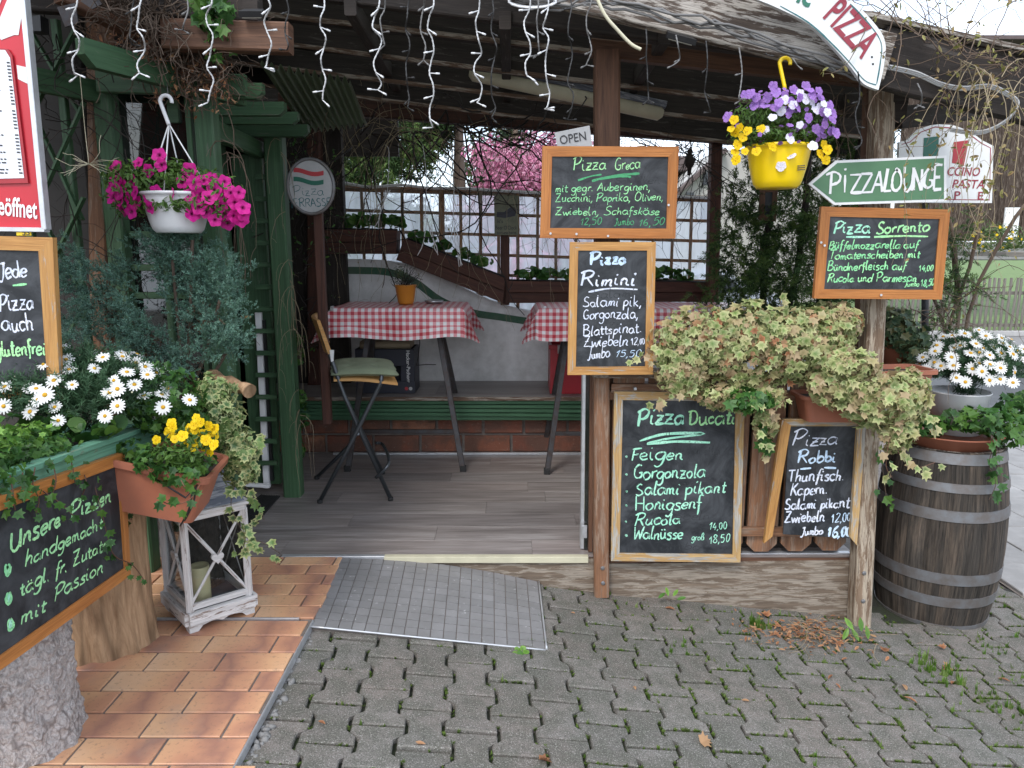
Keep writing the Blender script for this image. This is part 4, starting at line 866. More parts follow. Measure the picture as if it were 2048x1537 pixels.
a, b_ = at(436, 178, 3.25), Vector((-1.42, 4.34, 2.02)); a.x = -1.42; a.z = 2.04; mb = MB(); mb.beam(a, b_, .045, .09); mb.build('side_beam', GP_, pg)
# brown post and lattice screen left of the window
post('wooden_post', 'warm brown square post between the green lattice and the green window', 170, 206, 22, 1000, 3.28, .09, 'fence_wood', zb=0)
lat = thing('lattice_screen', 'dark green diamond lattice screen behind the red menu case', 'trellis', at(120, 700, 3.05))
yl = 3.12
for (p0, p1) in (((60, 60), (165, 235)), ((60, 235), (150, 60)), ((62, 215), (165, 440)), ((62, 440), (168, 205)), ((66, 400), (170, 600)), ((70, 600), (168, 395)), ((70, 570), (176, 790)), ((76, 800), (176, 590))):
    Yk = yl+(.012 if p0[1] < p1[1] else -.012); mb = MB(); mb.beam(at(*p0, Yk), at(*p1, Yk), .010, .026, up=(0, -1, 0)); mb.v = mb.v; mb.build('lath', GP_, lat)
for x in (66, 158): a, b_ = at(x, 40, yl+.03), at(x, 820, yl+.03); b_.x = a.x = at(x, 500, yl+.03).x; b_.z = .1; mb = MB(); mb.beam(b_, a, .028, .03); mb.build('frame_post', GP_, lat)
# window between the posts
win = thing('green_window', 'dark reflecting window with green glazing bars under the pergola', 'window', at(320, 900, 3.24))
gx0, gx1 = at(248, 500, 3.26).x, at(405, 500, 3.26).x; gt, gb = at(320, 186, 3.26).z, .25
mb = MB(); mb.box(gx0, gx1, 3.268, 3.274, gb, gt, c=.001); mb.build('pane', 'dark_glass', win)
for z in (at(300, 470, 3.25).z, at(300, 536, 3.25).z, at(300, 592, 3.25).z): mb = MB(); mb.box(gx0, gx1, 3.235, 3.265, z-.012, z+.016); mb.build('glazing_bar', GP_, win)
for x in (gx0+.012, gx1-.012, at(330, 500, 3.25).x): 
    mb = MB(); mb.box(x-.012, x+.012, 3.240, 3.266, gb, gt if x != at(330, 500, 3.25).x else at(300, 470, 3.25).z); mb.build('frame', GP_, win)
# interior and house wall behind, so that the glass looks into a dim room
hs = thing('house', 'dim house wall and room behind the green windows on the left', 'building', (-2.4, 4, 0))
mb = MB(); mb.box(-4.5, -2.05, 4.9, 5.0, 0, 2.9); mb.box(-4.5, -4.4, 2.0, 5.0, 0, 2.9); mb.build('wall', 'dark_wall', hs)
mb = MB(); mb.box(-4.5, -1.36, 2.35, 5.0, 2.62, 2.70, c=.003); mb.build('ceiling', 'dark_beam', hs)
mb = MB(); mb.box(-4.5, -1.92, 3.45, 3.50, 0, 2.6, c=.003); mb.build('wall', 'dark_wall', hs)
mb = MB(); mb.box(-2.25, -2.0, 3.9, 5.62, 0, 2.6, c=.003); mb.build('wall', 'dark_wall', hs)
mb = MB(); mb.box(-2.08, -1.25, 5.64, 5.72, 0, 2.5, c=.003); mb.box(-2.6, -.9, 6.1, 6.15, 2.2, 3.0, c=.003); mb.build('wall', 'dark_beam', hs)  # the rear, higher box is an added board that blocks a gap of bright sky
# curtain and pieces seen through the glass
mb = MB(); mb.box(-1.82, -1.55, 3.42, 3.43, .2, 1.18); tag(mb.build('curtain_panel', 'plaster'), 'pale panel seen dimly through the lower green window', 'panel')
# green door leaf
dr = thing('green_door', 'open dark green door with glass above and a solid panel below, white metal edge', 'door', at(500, 970, 4.40))
def dbox(x0, x1, y0, y1, name, mat, Y=4.40, dep=.04, lab=None):
    a, b_ = at(x0, y1, Y), at(x1, y0, Y); mb = MB(); mb.box(a.x, b_.x, Y, Y+dep, max(a.z, .01), b_.z, c=.003); return mb.build(name, mat, dr, lab)
dbox(442, 462, 285, 975, 'stile', GP_); dbox(495, 521, 285, 968, 'stile', GP_); dbox(462, 495, 285, 310, 'rail', GP_); dbox(462, 495, 486, 496, 'glazing_bar', GP_, 4.41, .02); dbox(462, 495, 528, 538, 'glazing_bar', GP_, 4.41, .02); dbox(462, 495, 575, 583, 'glazing_bar', GP_, 4.41, .02)
dbox(462, 495, 310, 612, 'pane', 'dark_glass', 4.425, .006); dbox(462, 500, 612, 965, 'door_panel', GP_, 4.41, .02)
a, b_ = at(517, 625, 4.37), at(534, 975, 4.37); mb = MB(); mb.beam(b_, a, .035, .03); mb.build('metal_edge', 'white_paint', dr)
a, b_ = at(528, 640, 4.39), at(545, 960, 4.39); mb = MB(); mb.beam(b_, a, .018, .03); mb.build('seal', 'black_plastic', dr)
a, b_ = at(478, 968, 4.30), at(540, 972, 4.30); mb = MB(); mb.beam(a, b_, .03, .02); mb.build('metal_foot', 'white_paint', dr)
p = at(492, 634, 4.36); mb = MB(); mb.tube([p+Vector((-.03, 0, 0)), p, p+Vector((.03, 0, .0))], [.006, .012, .006], 8); mb.build('handle', 'birch', dr)
# ladder trellis beside the door
ld = thing('ladder_trellis', 'narrow green ladder trellis between the green door and the front green post', 'trellis', at(530, 960, 4.33))
for k in range(15):
    y_ = 310+k*44; a, b_ = at(512, y_, 4.33), at(548, y_, 4.33); 
    if a.z < .05: break
    mb = MB(); mb.beam(a, b_+Vector((.02, 0, 0)), .014, .028); mb.build('rung', GP_, ld)
# corrugated piece of roof hanging over the left corner
cr_ = MB(); vs = []; nn = 90
for j in range(5):
    for i in range(nn+1):
        u = i/nn; v = j/4; p = at(520, 128, 3.6).lerp(at(700, 160, 4.2), u).lerp(at(610, 262, 4.9).lerp(at(735, 250, 5.4), u), v); p.z += .018*math.sin(u*2*math.pi*11); vs.append(p)
cr_.add(vs, [(j*(nn+1)+i, j*(nn+1)+i+1, (j+1)*(nn+1)+i+1, (j+1)*(nn+1)+i) for j in range(4) for i in range(nn)], None, 0, True)
tag(cr_.build('corrugated_sheet', 'corrugated'), 'mossy translucent corrugated sheet above the green rafter ends', 'roof sheet')
# beam ends top left
beam_px('beam_end', 'sawn brown beam end above the white hanging basket', (330, 70), (582, 78), 2.95, 2.95, .07, .105, 'brown_wood')
beam_px('eaves_beam', 'brown eaves beam at the top left under the dry vines', (120, -30), (420, 120), 2.8, 3.3, .06, .12, 'brown_wood')
beam_px('eaves_board', 'dark eaves board above the left window', (60, -10), (520, 14), 3.0, 3.0, .06, .12, 'dark_beam')
# ================================================================ barrel
bc = Vector((2.195, 3.62, -.40)); brl = thing('barrel', 'old dark oak wine barrel with grey metal hoops standing on a wooden wedge', 'barrel', bc)
Hb = .925; Rm, Re = .298, .250
def rb(z): t_ = (z/Hb-.5)*2; return Re+(Rm-Re)*(1-abs(t_)**2.1)
NS = 22
for k in range(NS):
    mb = MB(); vs = []; nz = 14; sub = 3; g = .0035
    for j in range(nz+1):
        z = Hb*j/nz
        for i in range(sub+1):
            th = 2*math.pi*(k+g+(1-2*g)*i/sub)/NS; e = .0035 if i in (0, sub) else 0; vs.append((bc.x+(rb(z)-e)*math.cos(th), bc.y+(rb(z)-e)*math.sin(th), bc.z+z))
    fs, uv = [], []
    ro = random.random()*9
    for j in range(nz):
        for i in range(sub): fs.append((j*(sub+1)+i, j*(sub+1)+i+1, (j+1)*(sub+1)+i+1, (j+1)*(sub+1)+i)); uv.append([(ro+Hb*j/nz, ro+.03*i), (ro+Hb*j/nz, ro+.03*i+.03), (ro+Hb*(j+1)/nz, ro+.03*i+.03), (ro+Hb*(j+1)/nz, ro+.03*i)])
    mb.add(vs, fs, uv); mb.build('stave', 'barrel_oak', brl)
for (z0_, z1_) in ((.0, .05), (.155, .205), (.275, .33), (.595, .648), (.735, .778), (.868, .918)):
    mb = MB(); mb.lathe([(rb(z0_)+.004, z0_), (rb(z1_)+.004, z1_)], bc.x, bc.y, 64, z0=bc.z); mb.lathe([(rb(z0_)-.002, z0_), (rb(z0_)+.004, z0_)], bc.x, bc.y, 64, z0=bc.z); mb.lathe([(rb(z1_)+.004, z1_), (rb(z1_)-.002, z1_)], bc.x, bc.y, 64, z0=bc.z); mb.build('hoop', 'galv', brl)
mb = MB(); mb.lathe([(0, Hb-.03), (Re-.02, Hb-.03), (Re-.02, Hb), (Re, Hb)], bc.x, bc.y, 40, z0=bc.z); mb.build('barrel_head', 'weathered', brl)
p = at(1925, 1262, 3.25); mb = MB(); mb.prism([(0, 0), (.16, -.02), (.12, .12)], gz(1905, 1275, -.40)+Vector((0, .02, .035)), (1, .3, 0), (-.3, 1, 0), .03); tag(mb.build('wooden_wedge', 'weathered'), 'flat wooden wedge pushed under the front of the barrel', 'wedge')
# ================================================================ stumps, trough, lantern
def stump(name, label, cx, cy, r, h, mat, seed):
    rs = random.Random(seed); ph = [rs.uniform(0, 6.28) for _ in range(6)]
    def wob(th, z): return 1+.05*math.sin(th*3+ph[0])+.03*math.sin(th*5+ph[1]+z*3)+.018*math.sin(th*11+ph[2]+z*9)+.02*math.sin(th*17+ph[3]+z*21)
    from mathutils import noise as mn
    nth, nz = 150, 70; bare = mat == 'log_bare'; vs = []
    for j in range(nz+1):
        z = h*j/nz
        for i in range(nth):
            th = 2*math.pi*i/nth; q = Vector((math.cos(th)*r, math.sin(th)*r, z)); R_ = r*wob(th, z)*(1.09-.09*min(1, z/.15))
            if bare: R_ += .010*mn.noise(Vector((q.x*26, q.y*26, z*2.2+seed)))+.004*mn.noise(Vector((q.x*90, q.y*90, z*7)))
            else:
                d = mn.voronoi(Vector((q.x*38, q.y*38, z*26+seed)))[0]; R_ += .022*min(.6, d[1]-d[0])*(.6+.6*mn.noise(q*9))+.007*mn.noise(q*30)+.003*mn.noise(q*110)
            vs.append((cx+R_*math.cos(th), cy+R_*math.sin(th), z))
    mb = MB(); fs = [(j*nth+i, j*nth+(i+1) % nth, (j+1)*nth+(i+1) % nth, (j+1)*nth+i) for j in range(nz) for i in range(nth)]
    mb.add(vs, fs, [[(0, 0)]*4]*len(fs), 0, True); t = thing(name, label, 'tree stump', (cx, cy, 0)); mb.build('trunk', mat, t)
    mb = MB(); mb.lathe([(0, h-.001), (r*.5, h-.001), (r*.93, h-.003)], cx, cy, 40); mb.build('cut_top', 'log_bare', t); return t
stump('tree_stump', 'grey barked tree stump in the bottom left corner under the near end of the trough', -1.525, 2.03, .175, .56, 'bark_grey', 3)
stump('tree_stump', 'pale peeled tree stump with beetle tracks under the far end of the green trough', -1.535, 2.60, .150, .60, 'log_bare', 8)
stump('tree_stump', 'dark barked stump in the shade just behind the white lantern', -1.36, 3.02, .12, .62, 'bark_dark', 5)
# mint green plant trough
tr_ = thing('plant_trough', 'long mint green wooden plant trough resting on the tree stumps', 'planter', (-1.5, 2.2, .6))
T0, T1 = Vector((-1.312, 1.35, .675)), Vector((-1.312, 2.70, .585)); hT = .245; wT = .42
mb = MB(); mb.beam(T0+Vector((0, 0, hT/2)), T1+Vector((0, 0, hT/2)), .03, hT); mb.build('side_board', 'mint_paint', tr_)
mb = MB(); mb.beam(T0+Vector((-wT, 0, hT/2)), T1+Vector((-wT, 0, hT/2)), .03, hT); mb.build('side_board', 'mint_paint', tr_)
mb = MB(); mb.beam(T1+Vector((-wT+.02, -.02, hT/2)), T1+Vector((-.02, -.02, hT/2)), .03, hT); mb.build('end_board', 'mint_paint', tr_)
mb = MB(); mb.beam(T0+Vector((-wT/2, 0, .02)), T1+Vector((-wT/2, -.04, .02)), wT-.04, .03); mb.build('bottom_board', 'mint_paint', tr_)
mb = MB(); mb.beam(T0+Vector((-wT/2, .02, .16)), T1+Vector((-wT/2, -.04, .16)), wT-.035, .08); mb.build('soil', 'soil', tr_)
mb = MB(); mb.beam(T0+Vector((.0, 0, hT+.008)), T1+Vector((.0, 0, hT+.008)), .05, .018); mb.build('rim_board', 'mint_paint', tr_)
mb = MB(); mb.tube([p for p in catmull([(-1.31, 2.71, .83), (-1.29, 2.69, .845), (-1.28, 2.66, .82), (-1.30, 2.64, .80)], 5)], .004, 5); mb.build('hanger', 'black_plastic', tr_)
# lantern
lc = gz(425, 1225, 0); lan = thing('lantern', 'large whitewashed wooden lantern with crossed bars, hearts and a dark pyramid roof', 'lantern', (lc.x, 2.70, 0))
A0 = gz(380, 1268); B0 = gz(510, 1226); C0 = gz(331, 1218); D0 = B0+C0-A0          # footprint corners: front, right, left, back
def lp(u, v, z, ins=0.):  # u along front->right, v along front->left
    cu = .5+(u-.5)*(1-ins); cv = .5+(v-.5)*(1-ins); q = A0+(B0-A0)*cu+(C0-A0)*cv; return Vector((q.x, q.y, z))
lh = at(376, 1034, A0.y+.015).z; sb = .035; ww = .022
def bar(a, b_, w_=ww, h=ww, nm='frame', m='whitewash'): mb = MB(); mb.beam(a, b_, w_, h, c=.0025); return mb.build(nm, m, lan)
cor = [(0, 0), (1, 0), (1, 1), (0, 1)]
for i in range(4):
    a, b_ = cor[i], cor[(i+1) % 4]
    q = [lp(*a, sb+.022), lp(*b_, sb+.022)]; bar(q[0], q[1], .03, .05, 'base_rail')
    bar(lp(*a, lh-.012, .10), lp(*b_, lh-.012, .10), .024, .024, 'top_rail'); bar(lp(*a, sb+.065, .10), lp(*b_, sb+.065, .10), .02, .024, 'bottom_rail')
    bar(lp(*a, sb+.04, .10), lp(*a, lh-.02, .10), .024, .024, 'corner_post')
    lo, hi = sb+.07, lh-.025; bar(lp(*a, lo, .12), lp(*b_, hi, .12), .010, .014, 'cross_bar'); bar(lp(*b_, lo, .125), lp(*a, hi, .125), .010, .014, 'cross_bar')
    mb = MB(); mb.add([lp(*a, lo, .16), lp(*b_, lo, .16), lp(*b_, hi, .16), lp(*a, hi, .16)], [(0, 1, 2, 3)]); mb.build('pane', 'clear_glass', lan)
    ca, cb_ = lp(*a, 0, .09), lp(*b_, 0, .09); cen = (ca+cb_)/2; cen.z = (lo+hi)/2; ux = (cb_-ca).normalized()
    hp = [(.026*math.sin(t_)**3*.95, .024*(13*math.cos(t_)-5*math.cos(2*t_)-2*math.cos(3*t_)-math.cos(4*t_))/15) for t_ in [2*math.pi*k/20 for k in range(20)]]
    nrm = ux.cross(Vector((0, 0, 1))); sgn = 1 if (cen-lp(.5, .5, cen.z)).dot(nrm) > 0 else -1; mb = MB(); mb.prism(hp, cen+nrm*sgn*.008, ux*sgn, (0, 0, 1), .012); mb.build('heart', 'whitewash', lan)
    f1, f2 = lp(*a, .0), lp(*b_, .0); f1.z = f2.z = 0; e = (f2-f1); mb = MB(); L = e.length
    skp = [(0, 0), (L*.13, 0), (L*.2, .02), (L*.38, .028), (L*.5, .016), (L*.62, .028), (L*.8, .02), (L*.87, 0), (L, 0), (L, .042), (0, .042)]; n2 = e.normalized().cross(Vector((0, 0, 1)))
    mb.prism(skp, f1, e.normalized(), (0, 0, 1), .016); mb.build('skirt', 'whitewash', lan)
mb = MB(); mb.add([lp(0, 0, sb+.03, .1), lp(1, 0, sb+.03, .1), lp(1, 1, sb+.03, .1), lp(0, 1, sb+.03, .1)], [(0, 1, 2, 3)]); mb.build('floor', 'grey_stain', lan)
bar(lp(-.04, .5, lh+.006), lp(1.04, .5, lh+.006), (C0-A0).length*1.06, .014, 'top_board')
rh = lh+.20; rin = .60
for i in range(4):
    a, b_ = cor[i], cor[(i+1) % 4]; q = [lp(*a, lh+.013, .06), lp(*b_, lh+.013, .06), lp(*b_, rh-.03, rin), lp(*a, rh-.03, rin)]
    n2 = (q[1]-q[0]).cross(q[3]-q[0]).normalized(); n2 = n2 if n2.dot((q[0]+q[1])/2-lp(.5, .5, lh)) > 0 else -n2
    mb = MB(); mb.hexa(q, n2, .010); mb.build('roof_panel', 'grey_stain', lan)
    c2 = sum(q, Vector())/4; ux = (q[1]-q[0]).normalized(); uy = n2.cross(ux); uy = uy if uy.z > 0 else -uy
    mb = MB(); hp2 = [(x*1.1, y*1.1) for x, y in hp]; mb.prism(hp2, c2+n2*.0022, ux if ux.cross(uy).dot(n2) > 0 else -ux, uy, .002); mb.build('dark_heart', 'black_plastic', lan)  # thin black hearts on the panel imitate the shade inside cut-out holes
mb = MB(); mb.add([lp(*c_, rh-.03, rin) for c_ in cor], [(0, 1, 2, 3)]); mb.build('roof_top', 'grey_stain', lan)
ctop = lp(.5, .5, rh-.03); mb = MB(); mb.tube([ctop+Vector((.05*math.cos(t_), 0, .05*math.sin(t_))) for t_ in [math.pi*k/10 for k in range(11)]], .004, 6); mb.build('ring_handle', 'steel', lan)
cc = lp(.36, .42, sb+.03); mb = MB(); mb.lathe([(0, .148), (.03, .146), (.036, .155), (.038, .150), (.038, 0)], cc.x, cc.y, 24, z0=cc.z); tag(mb.build('candle', 'candle'), 'thick cream pillar candle standing inside the white lantern', 'candle')
# terracotta box hanging off the trough end with yellow pansies
def trough_box(name, label, O, ux, uy, L, W, H, taper=.85, mat='terracotta', tilt=None, rim=.014, ribs=True):
    """rectangular plant box: O centre of its base, ux along the length, uy across"""
    ux, uy = Vector(ux).normalized(), Vector(uy).normalized(); uz = ux.cross(uy).normalized(); uz = uz if uz.z > 0 else -uz; O = Vector(O)
    t = thing(name, label, 'plant pot', O); mb = MB(); 
    def ring(l, w_, z, r=.03, n=4):
        out = []
        for sx_, sy_, a0 in ((1, 1, 0), (-1, 1, 90), (-1, -1, 180), (1, -1, 270)):
            for k in range(n+1): th = math.radians(a0+90*k/n); out.append(O+ux*(sx_*(l/2-r)+r*math.cos(th))+uy*(sy_*(w_/2-r)+r*math.sin(th))+uz*z)
        return out
    lv = [(taper, 0), (taper+(1-taper)*.5, H*.5), (taper+(1-taper)*.52, H*.515), (1-(1-taper)*.12, H*.86)]
    R_ = [ring(L*k, W*k, z) for k, z in lv]+[ring(L+rim*2, W+rim*2, H*.88, .035), ring(L+rim*2, W+rim*2, H, .035), ring(L-.004, W-.004, H, .028), ring(L*.97, W*.95, H*.8, .028)]
    n = len(R_[0]); vs = [p for r in R_ for p in r]; fs = [(r*n+i, r*n+(i+1) % n, (r+1)*n+(i+1) % n, (r+1)*n+i) for r in range(len(R_)-1) for i in range(n)]+[tuple(range(n-1, -1, -1))]
    mb.add(vs, fs); mb.build('box', mat, t)
    mb = MB(); mb.add(ring(L*.96, W*.94, H*.86, .028), [tuple(range(n))]); mb.build('soil', 'soil', t)
    return t, O+uz*H, uz
q0, q1, q2 = at(262, 905, 2.40), at(372, 972, 2.22), at(417, 925, 2.50)    # rim corners: left, front, right
uxb = (q2-q1).normalized(); uyb = (q0-q1).normalized(); Lb, Wb = (q2-q1).length, (q0-q1).length
Lb = max(Lb, .30); ctr = q1+uxb*Lb/2+uyb*Wb/2
hbx = .17; uzb = uyb.cross(uxb) if uyb.cross(uxb).z > 0 else uxb.cross(uyb)
pbx, ptop, _ = trough_box('plant_pot', 'reddish plastic plant box with yellow pansies hanging at the end of the green trough', ctr-uzb.normalized()*hbx, uxb, (uyb-uxb*uyb.dot(uxb)), Lb, Wb*.94, hbx, taper=.9)
mb = MB(); br = ctr-uzb.normalized()*.05
for s in (.22, .38): 
    f_ = q1+uxb*Lb*s-uzb.normalized()*.03+uyb*-.014; mb.tube(catmull([f_, f_-uzb.normalized()*.06+uyb*-.004, f_-uzb.normalized()*.13+uyb*.02], 4), .003, 5)
rimp = [p for p in (q0+uxb*-.016, q1+uxb*-.016+uyb*-.016, q1+uxb*Lb+uyb*-.016)]; mb.tube([p-uzb.normalized()*.028 for p in rimp], .0035, 5)
mb.build('wire_holder', 'black_plastic', pbx)
# log behind
mb = MB(); a, b_ = at(420, 752, 2.95), at(500, 782, 2.80); mb.tube([a.lerp(b_, k/8)+Vector((0, 0, .004*math.sin(k*2))) for k in range(9)], [.026+.004*math.sin(k*1.7) for k in range(9)], 10); tag(mb.build('driftwood', 'log_bare'), 'broken end of a weathered branch sticking out above the variegated ivy', 'branch')
mb = MB(); q = [gz(508, 1052, .004), gz(560, 992, .004), gz(520, 990, .004), gz(440, 1052, .004)]
mt = MB(); mt.hexa([q[0], q[1], q[2], q[3]], (0, 0, 1), .006); 
for k in range(12): u = k/12; mt.beam(q[0].lerp(q[3], u)+Vector((0, 0, .004)), q[1].lerp(q[2], u)+Vector((0, 0, .004)), .004, .004)
tag(mt.build('door_mat', 'rubber'), 'black ribbed rubber mat in front of the green post', 'mat')
# ================================================================ blackboards
def screws(t, pts, n_off, Y):
    mb = MB()
    for x, y_ in pts: p = at(x, y_, Y); mb.tube([p, p+Vector((0, -.003, 0))], .005, 8)
    mb.build('screws', 'alu', t)
tG, W, _ = chalk_board('menu_board', 'wide orange-framed blackboard reading Pizza Greca, uppermost on the middle post', [(1085, 292), (1358, 293), (1351, 477), (1080, 476)], 3.24, .042, 'orange_wood')
W.text('Pizza', 1146, 341, 1212, 338, 11, 'chalk_lime', ys=1.1); W.text('Greca', 1230, 339, 1280, 337, 10, 'chalk_lime', ys=1.1)
W.px([(1156, 361), (1180, 353), (1203, 349)], 4, 'chalk_dark'); W.px([(1184, 362), (1225, 352), (1279, 347)], 5, 'chalk_dark'); W.px([(1200, 359), (1240, 353), (1262, 354)], 4, 'chalk_dark')
W.text('mit gegr. Auberginen,', 1111, 384, 1301, 380, 8.2, 'chalk_green'); W.text('Zucchini, Paprika, Oliven,', 1110, 404, 1327, 401, 8, 'chalk_green'); W.text('Zwiebeln, Schafskäse', 1110, 430, 1319, 429, 8, 'chalk_green')
W.text('12,50', 1160, 450, 1203, 449, 7, 'chalk_dark'); W.text('Jumbo', 1228, 450, 1268, 449, 7, 'chalk_dark'); W.text('16,50', 1276, 452, 1328, 450, 7.5, 'chalk_dark'); W.text('Schinken', 1230, 368, 1320, 366, 7, 'chalk_ghost', wd=.003); W.text('Parmesan', 1120, 415, 1200, 414, 7, 'chalk_ghost', wd=.003); W.done(tG)
screws(tG, [(1101, 467), (1153, 468), (1216, 472), (1337, 410)], 0, 3.236)
tR, W, _ = chalk_board('menu_board', 'tall narrow blackboard reading Pizza Rimini, below the widest board on the middle post', [(1140, 484), (1312, 484), (1306, 749), (1135, 750)], 3.22, .036, 'honey_wood')
W.text('Pizza', 1180, 531, 1252, 526, 11.5, 'chalk_blue', wd=.012); W.text('Rimini', 1160, 572, 1272, 570, 14, 'chalk_white', wd=.0085); W.px([(1177, 584), (1220, 577), (1275, 579)], 4, 'chalk_white')
for t_, x0, y0, x1, y1 in (('Salami pik,', 1166, 613, 1284, 612), ('Gorgonzola,', 1167, 638, 1277, 636), ('Blattspinat.', 1166, 671, 1284, 664), ('Zwiebeln', 1167, 693, 1256, 691), ('Jumbo', 1174, 717, 1220, 714)): W.text(t_, x0, y0, x1, y1, 10.5, 'chalk_white')
W.text('12,00', 1262, 690, 1290, 688, 6.5, 'chalk_white', slant=.05, wd=.004); W.text('15,50', 1229, 714, 1282, 713, 7, 'chalk_blue'); W.text('Salami', 1180, 596, 1270, 594, 9, 'chalk_ghost', wd=.003); W.text('Pizza', 1190, 655, 1260, 652, 9, 'chalk_ghost', wd=.003); W.done(tR)
tD, W, _ = chalk_board('menu_board', 'largest pale-framed blackboard reading Pizza Ducati, hung low on the picket railing', [(1229, 783), (1490, 786), (1481, 1125), (1222, 1122)], 3.34, .040, 'pale_frame')
W.text('Pizza', 1275, 851, 1368, 847, 17, 'chalk_mint', wd=.011); W.text('Ducati', 1378, 850, 1470, 846, 15, 'chalk_lime', wd=.009)
W.px([(1279, 882), (1330, 868), (1408, 867), (1330, 878), (1294, 888), (1350, 883), (1420, 885)], 5, 'chalk_mint')
for t_, x0, y0, x1, y1, xh in (('Feigen', 1262, 921, 1366, 919, 14), ('Gorgonzola', 1268, 958, 1410, 955, 14), ('Salami pikant', 1272, 990, 1451, 985, 13), ('Honigsenf', 1270, 1020, 1404, 1018, 13), ('Rucola', 1268, 1051, 1360, 1048, 12), ('Walnüsse', 1265, 1079, 1366, 1077, 12)):
    W.text(t_, x0, y0, x1, y1, xh, 'chalk_mint', wd=.0075); W.text('•', 1249, y0-3, 1256, y0-3, 8, 'chalk_mint', wd=.010)
W.text('groß', 1383, 1081, 1408, 1080, 6.5, 'chalk_mint', wd=.004); W.text('14,00', 1417, 1060, 1454, 1058, 7.5, 'chalk_mint'); W.text('18,50', 1418, 1087, 1460, 1083, 8, 'chalk_mint')
for gx, gy, gt, gw in ((1280, 870, 'Thunfisch', 90), (1268, 975, 'Zwiebeln', 130), (1290, 1008, 'Salami', 110), (1270, 908, 'Büffelmozzarella', 170), (1262, 945, 'Rucola', 80), (1300, 1040, 'Zwiebeln', 120), (1300, 1100, 'Jumbo', 100)): W.text(gt, gx, gy, gx+gw, gy, 9, 'chalk_ghost', wd=.003)
W.done(tD)
p = at(1270, 777, 3.33); mb = MB(); mb.tube([p, p+Vector((0, -.012, 0))], [.009, .006], 10); mb.build('hook_screw', 'alu', tD)
tB, W, PB = chalk_board('menu_board', 'smaller blackboard reading Pizza Robbi in a broken frame without a bottom rail', [(1566, 838), (1733, 838), (1712, 1090), (1553, 1082)], 3.312, .034, 'pale_frame', rails='T', panel_label='slate panel split by a vertical crack, sagging out of its frame')
mb = MB(); q = [at(x, y_, 3.295) for x, y_ in ((1528, 1087), (1545, 1073), (1582, 851), (1564, 839))]; mb.hexa(q, (0, -1, 0), .022, along=q[2]-q[1]); mb.build('frame_rail', 'honey_wood', tB, 'left frame rail come loose and hanging at a slant')
mb = MB(); q = [at(x, y_, 3.295) for x, y_ in ((1701, 1075), (1714, 1091), (1733, 838), (1716, 853))]; mb.hexa(q, (0, -1, 0), .022, along=q[2]-q[1]); mb.build('frame_rail', 'pale_frame', tB)
W.text('Pizza', 1583, 891, 1674, 889, 12, 'chalk_white', wd=.0065, ys=1.15); W.text('Robbi', 1594, 926, 1672, 924, 12, 'chalk_blue', wd=.009)
W.px([(1600, 938), (1622, 936)], 5, 'chalk_blue'); W.px([(1648, 935), (1672, 936)], 4, 'chalk_blue')
for t_, x0, y0, x1, y1, xh in (('Thunfisch.', 1575, 963, 1688, 961, 12), ('Kapern.', 1580, 990, 1655, 987, 11), ('Salami pikant', 1569, 1019, 1699, 1014, 10.5), ('Zwiebeln', 1568, 1045, 1649, 1043, 10.5), ('Jumbo', 1600, 1071, 1645, 1068, 8)): W.text(t_, x0, y0, x1, y1, xh, 'chalk_white', wd=.0072)
W.text('12,00', 1662, 1045, 1701, 1042, 8.5, 'chalk_blue'); W.text('16,00', 1653, 1075, 1702, 1072, 10, 'chalk_blue', wd=.010); W.px([(1637, 852), (1630, 950), (1618, 1078)], 1.2, 'black_plastic'); W.done(tB)
tS, W, _ = chalk_board('menu_board', 'orange-framed blackboard reading Pizza Sorrento, on the right front post under the green arrow', [(1643, 413), (1901, 419), (1884, 599), (1628, 597)], 3.17, .040, 'orange_wood')
W.text('Pizza', 1667, 467, 1740, 465, 13, 'chalk_mint', wd=.0075); W.text('Sorrento', 1752, 467, 1858, 463, 12, 'chalk_lime', wd=.0075); W.px([(1692, 474), (1740, 474)], 4, 'chalk_mint'); W.px([(1748, 474), (1800, 472), (1856, 473)], 4, 'chalk_lime')
for t_, x0, y0, x1, y1 in (('Büffelmozzarella auf', 1657, 498, 1836, 496), ('Tomatenscheiben mit', 1656, 519, 1839, 515), ('Bündnerfleisch auf', 1654, 541, 1811, 539), ('Rucola und Parmesan', 1654, 564, 1833, 563)): W.text(t_, x0, y0, x1, y1, 8.5, 'chalk_green', wd=.0052)
W.text('14,00', 1837, 543, 1866, 541, 6, 'chalk_green', wd=.004); W.text('Jumbo', 1808, 573, 1838, 572, 5, 'chalk_green', wd=.0035); W.text('18,50', 1841, 573, 1868, 571, 6.5, 'chalk_green', wd=.0042); W.text('Zwiebeln', 1670, 580, 1790, 578, 6, 'chalk_ghost', wd=.003); W.done(tS)
screws(tS, [(1642, 485), (1649, 491), (1762, 590)], 0, 3.166)
tJ, W, _ = chalk_board('menu_board', 'honey-framed blackboard at the left edge reading Jede Pizza auch glutenfrei', [(-150, 468), (105, 475), (121, 800), (-150, 800)], 2.30, .042, 'honey_wood')
W.text('Jede', -2, 558, 56, 554, 17, 'chalk_white', wd=.006); W.px([(26, 571), (54, 568)], 4, 'chalk_green'); W.text('Pizza', 0, 622, 68, 618, 17, 'chalk_white', wd=.0058); W.text('auch', 5, 663, 69, 659, 17, 'chalk_white', wd=.0058)
W.text('glutenfrei', -8, 712, 92, 708, 15, 'chalk_lime', wd=.0062); W.done(tJ)
def onx(px, py, X): d = ray(px, py); return Vector((0, 0, CH))+d*(X/d.x)
pU = [onx(-28, 1003, -1.272), onx(249, 905, -1.272), onx(262, 1150, -1.272), onx(-28, 1362, -1.272)]
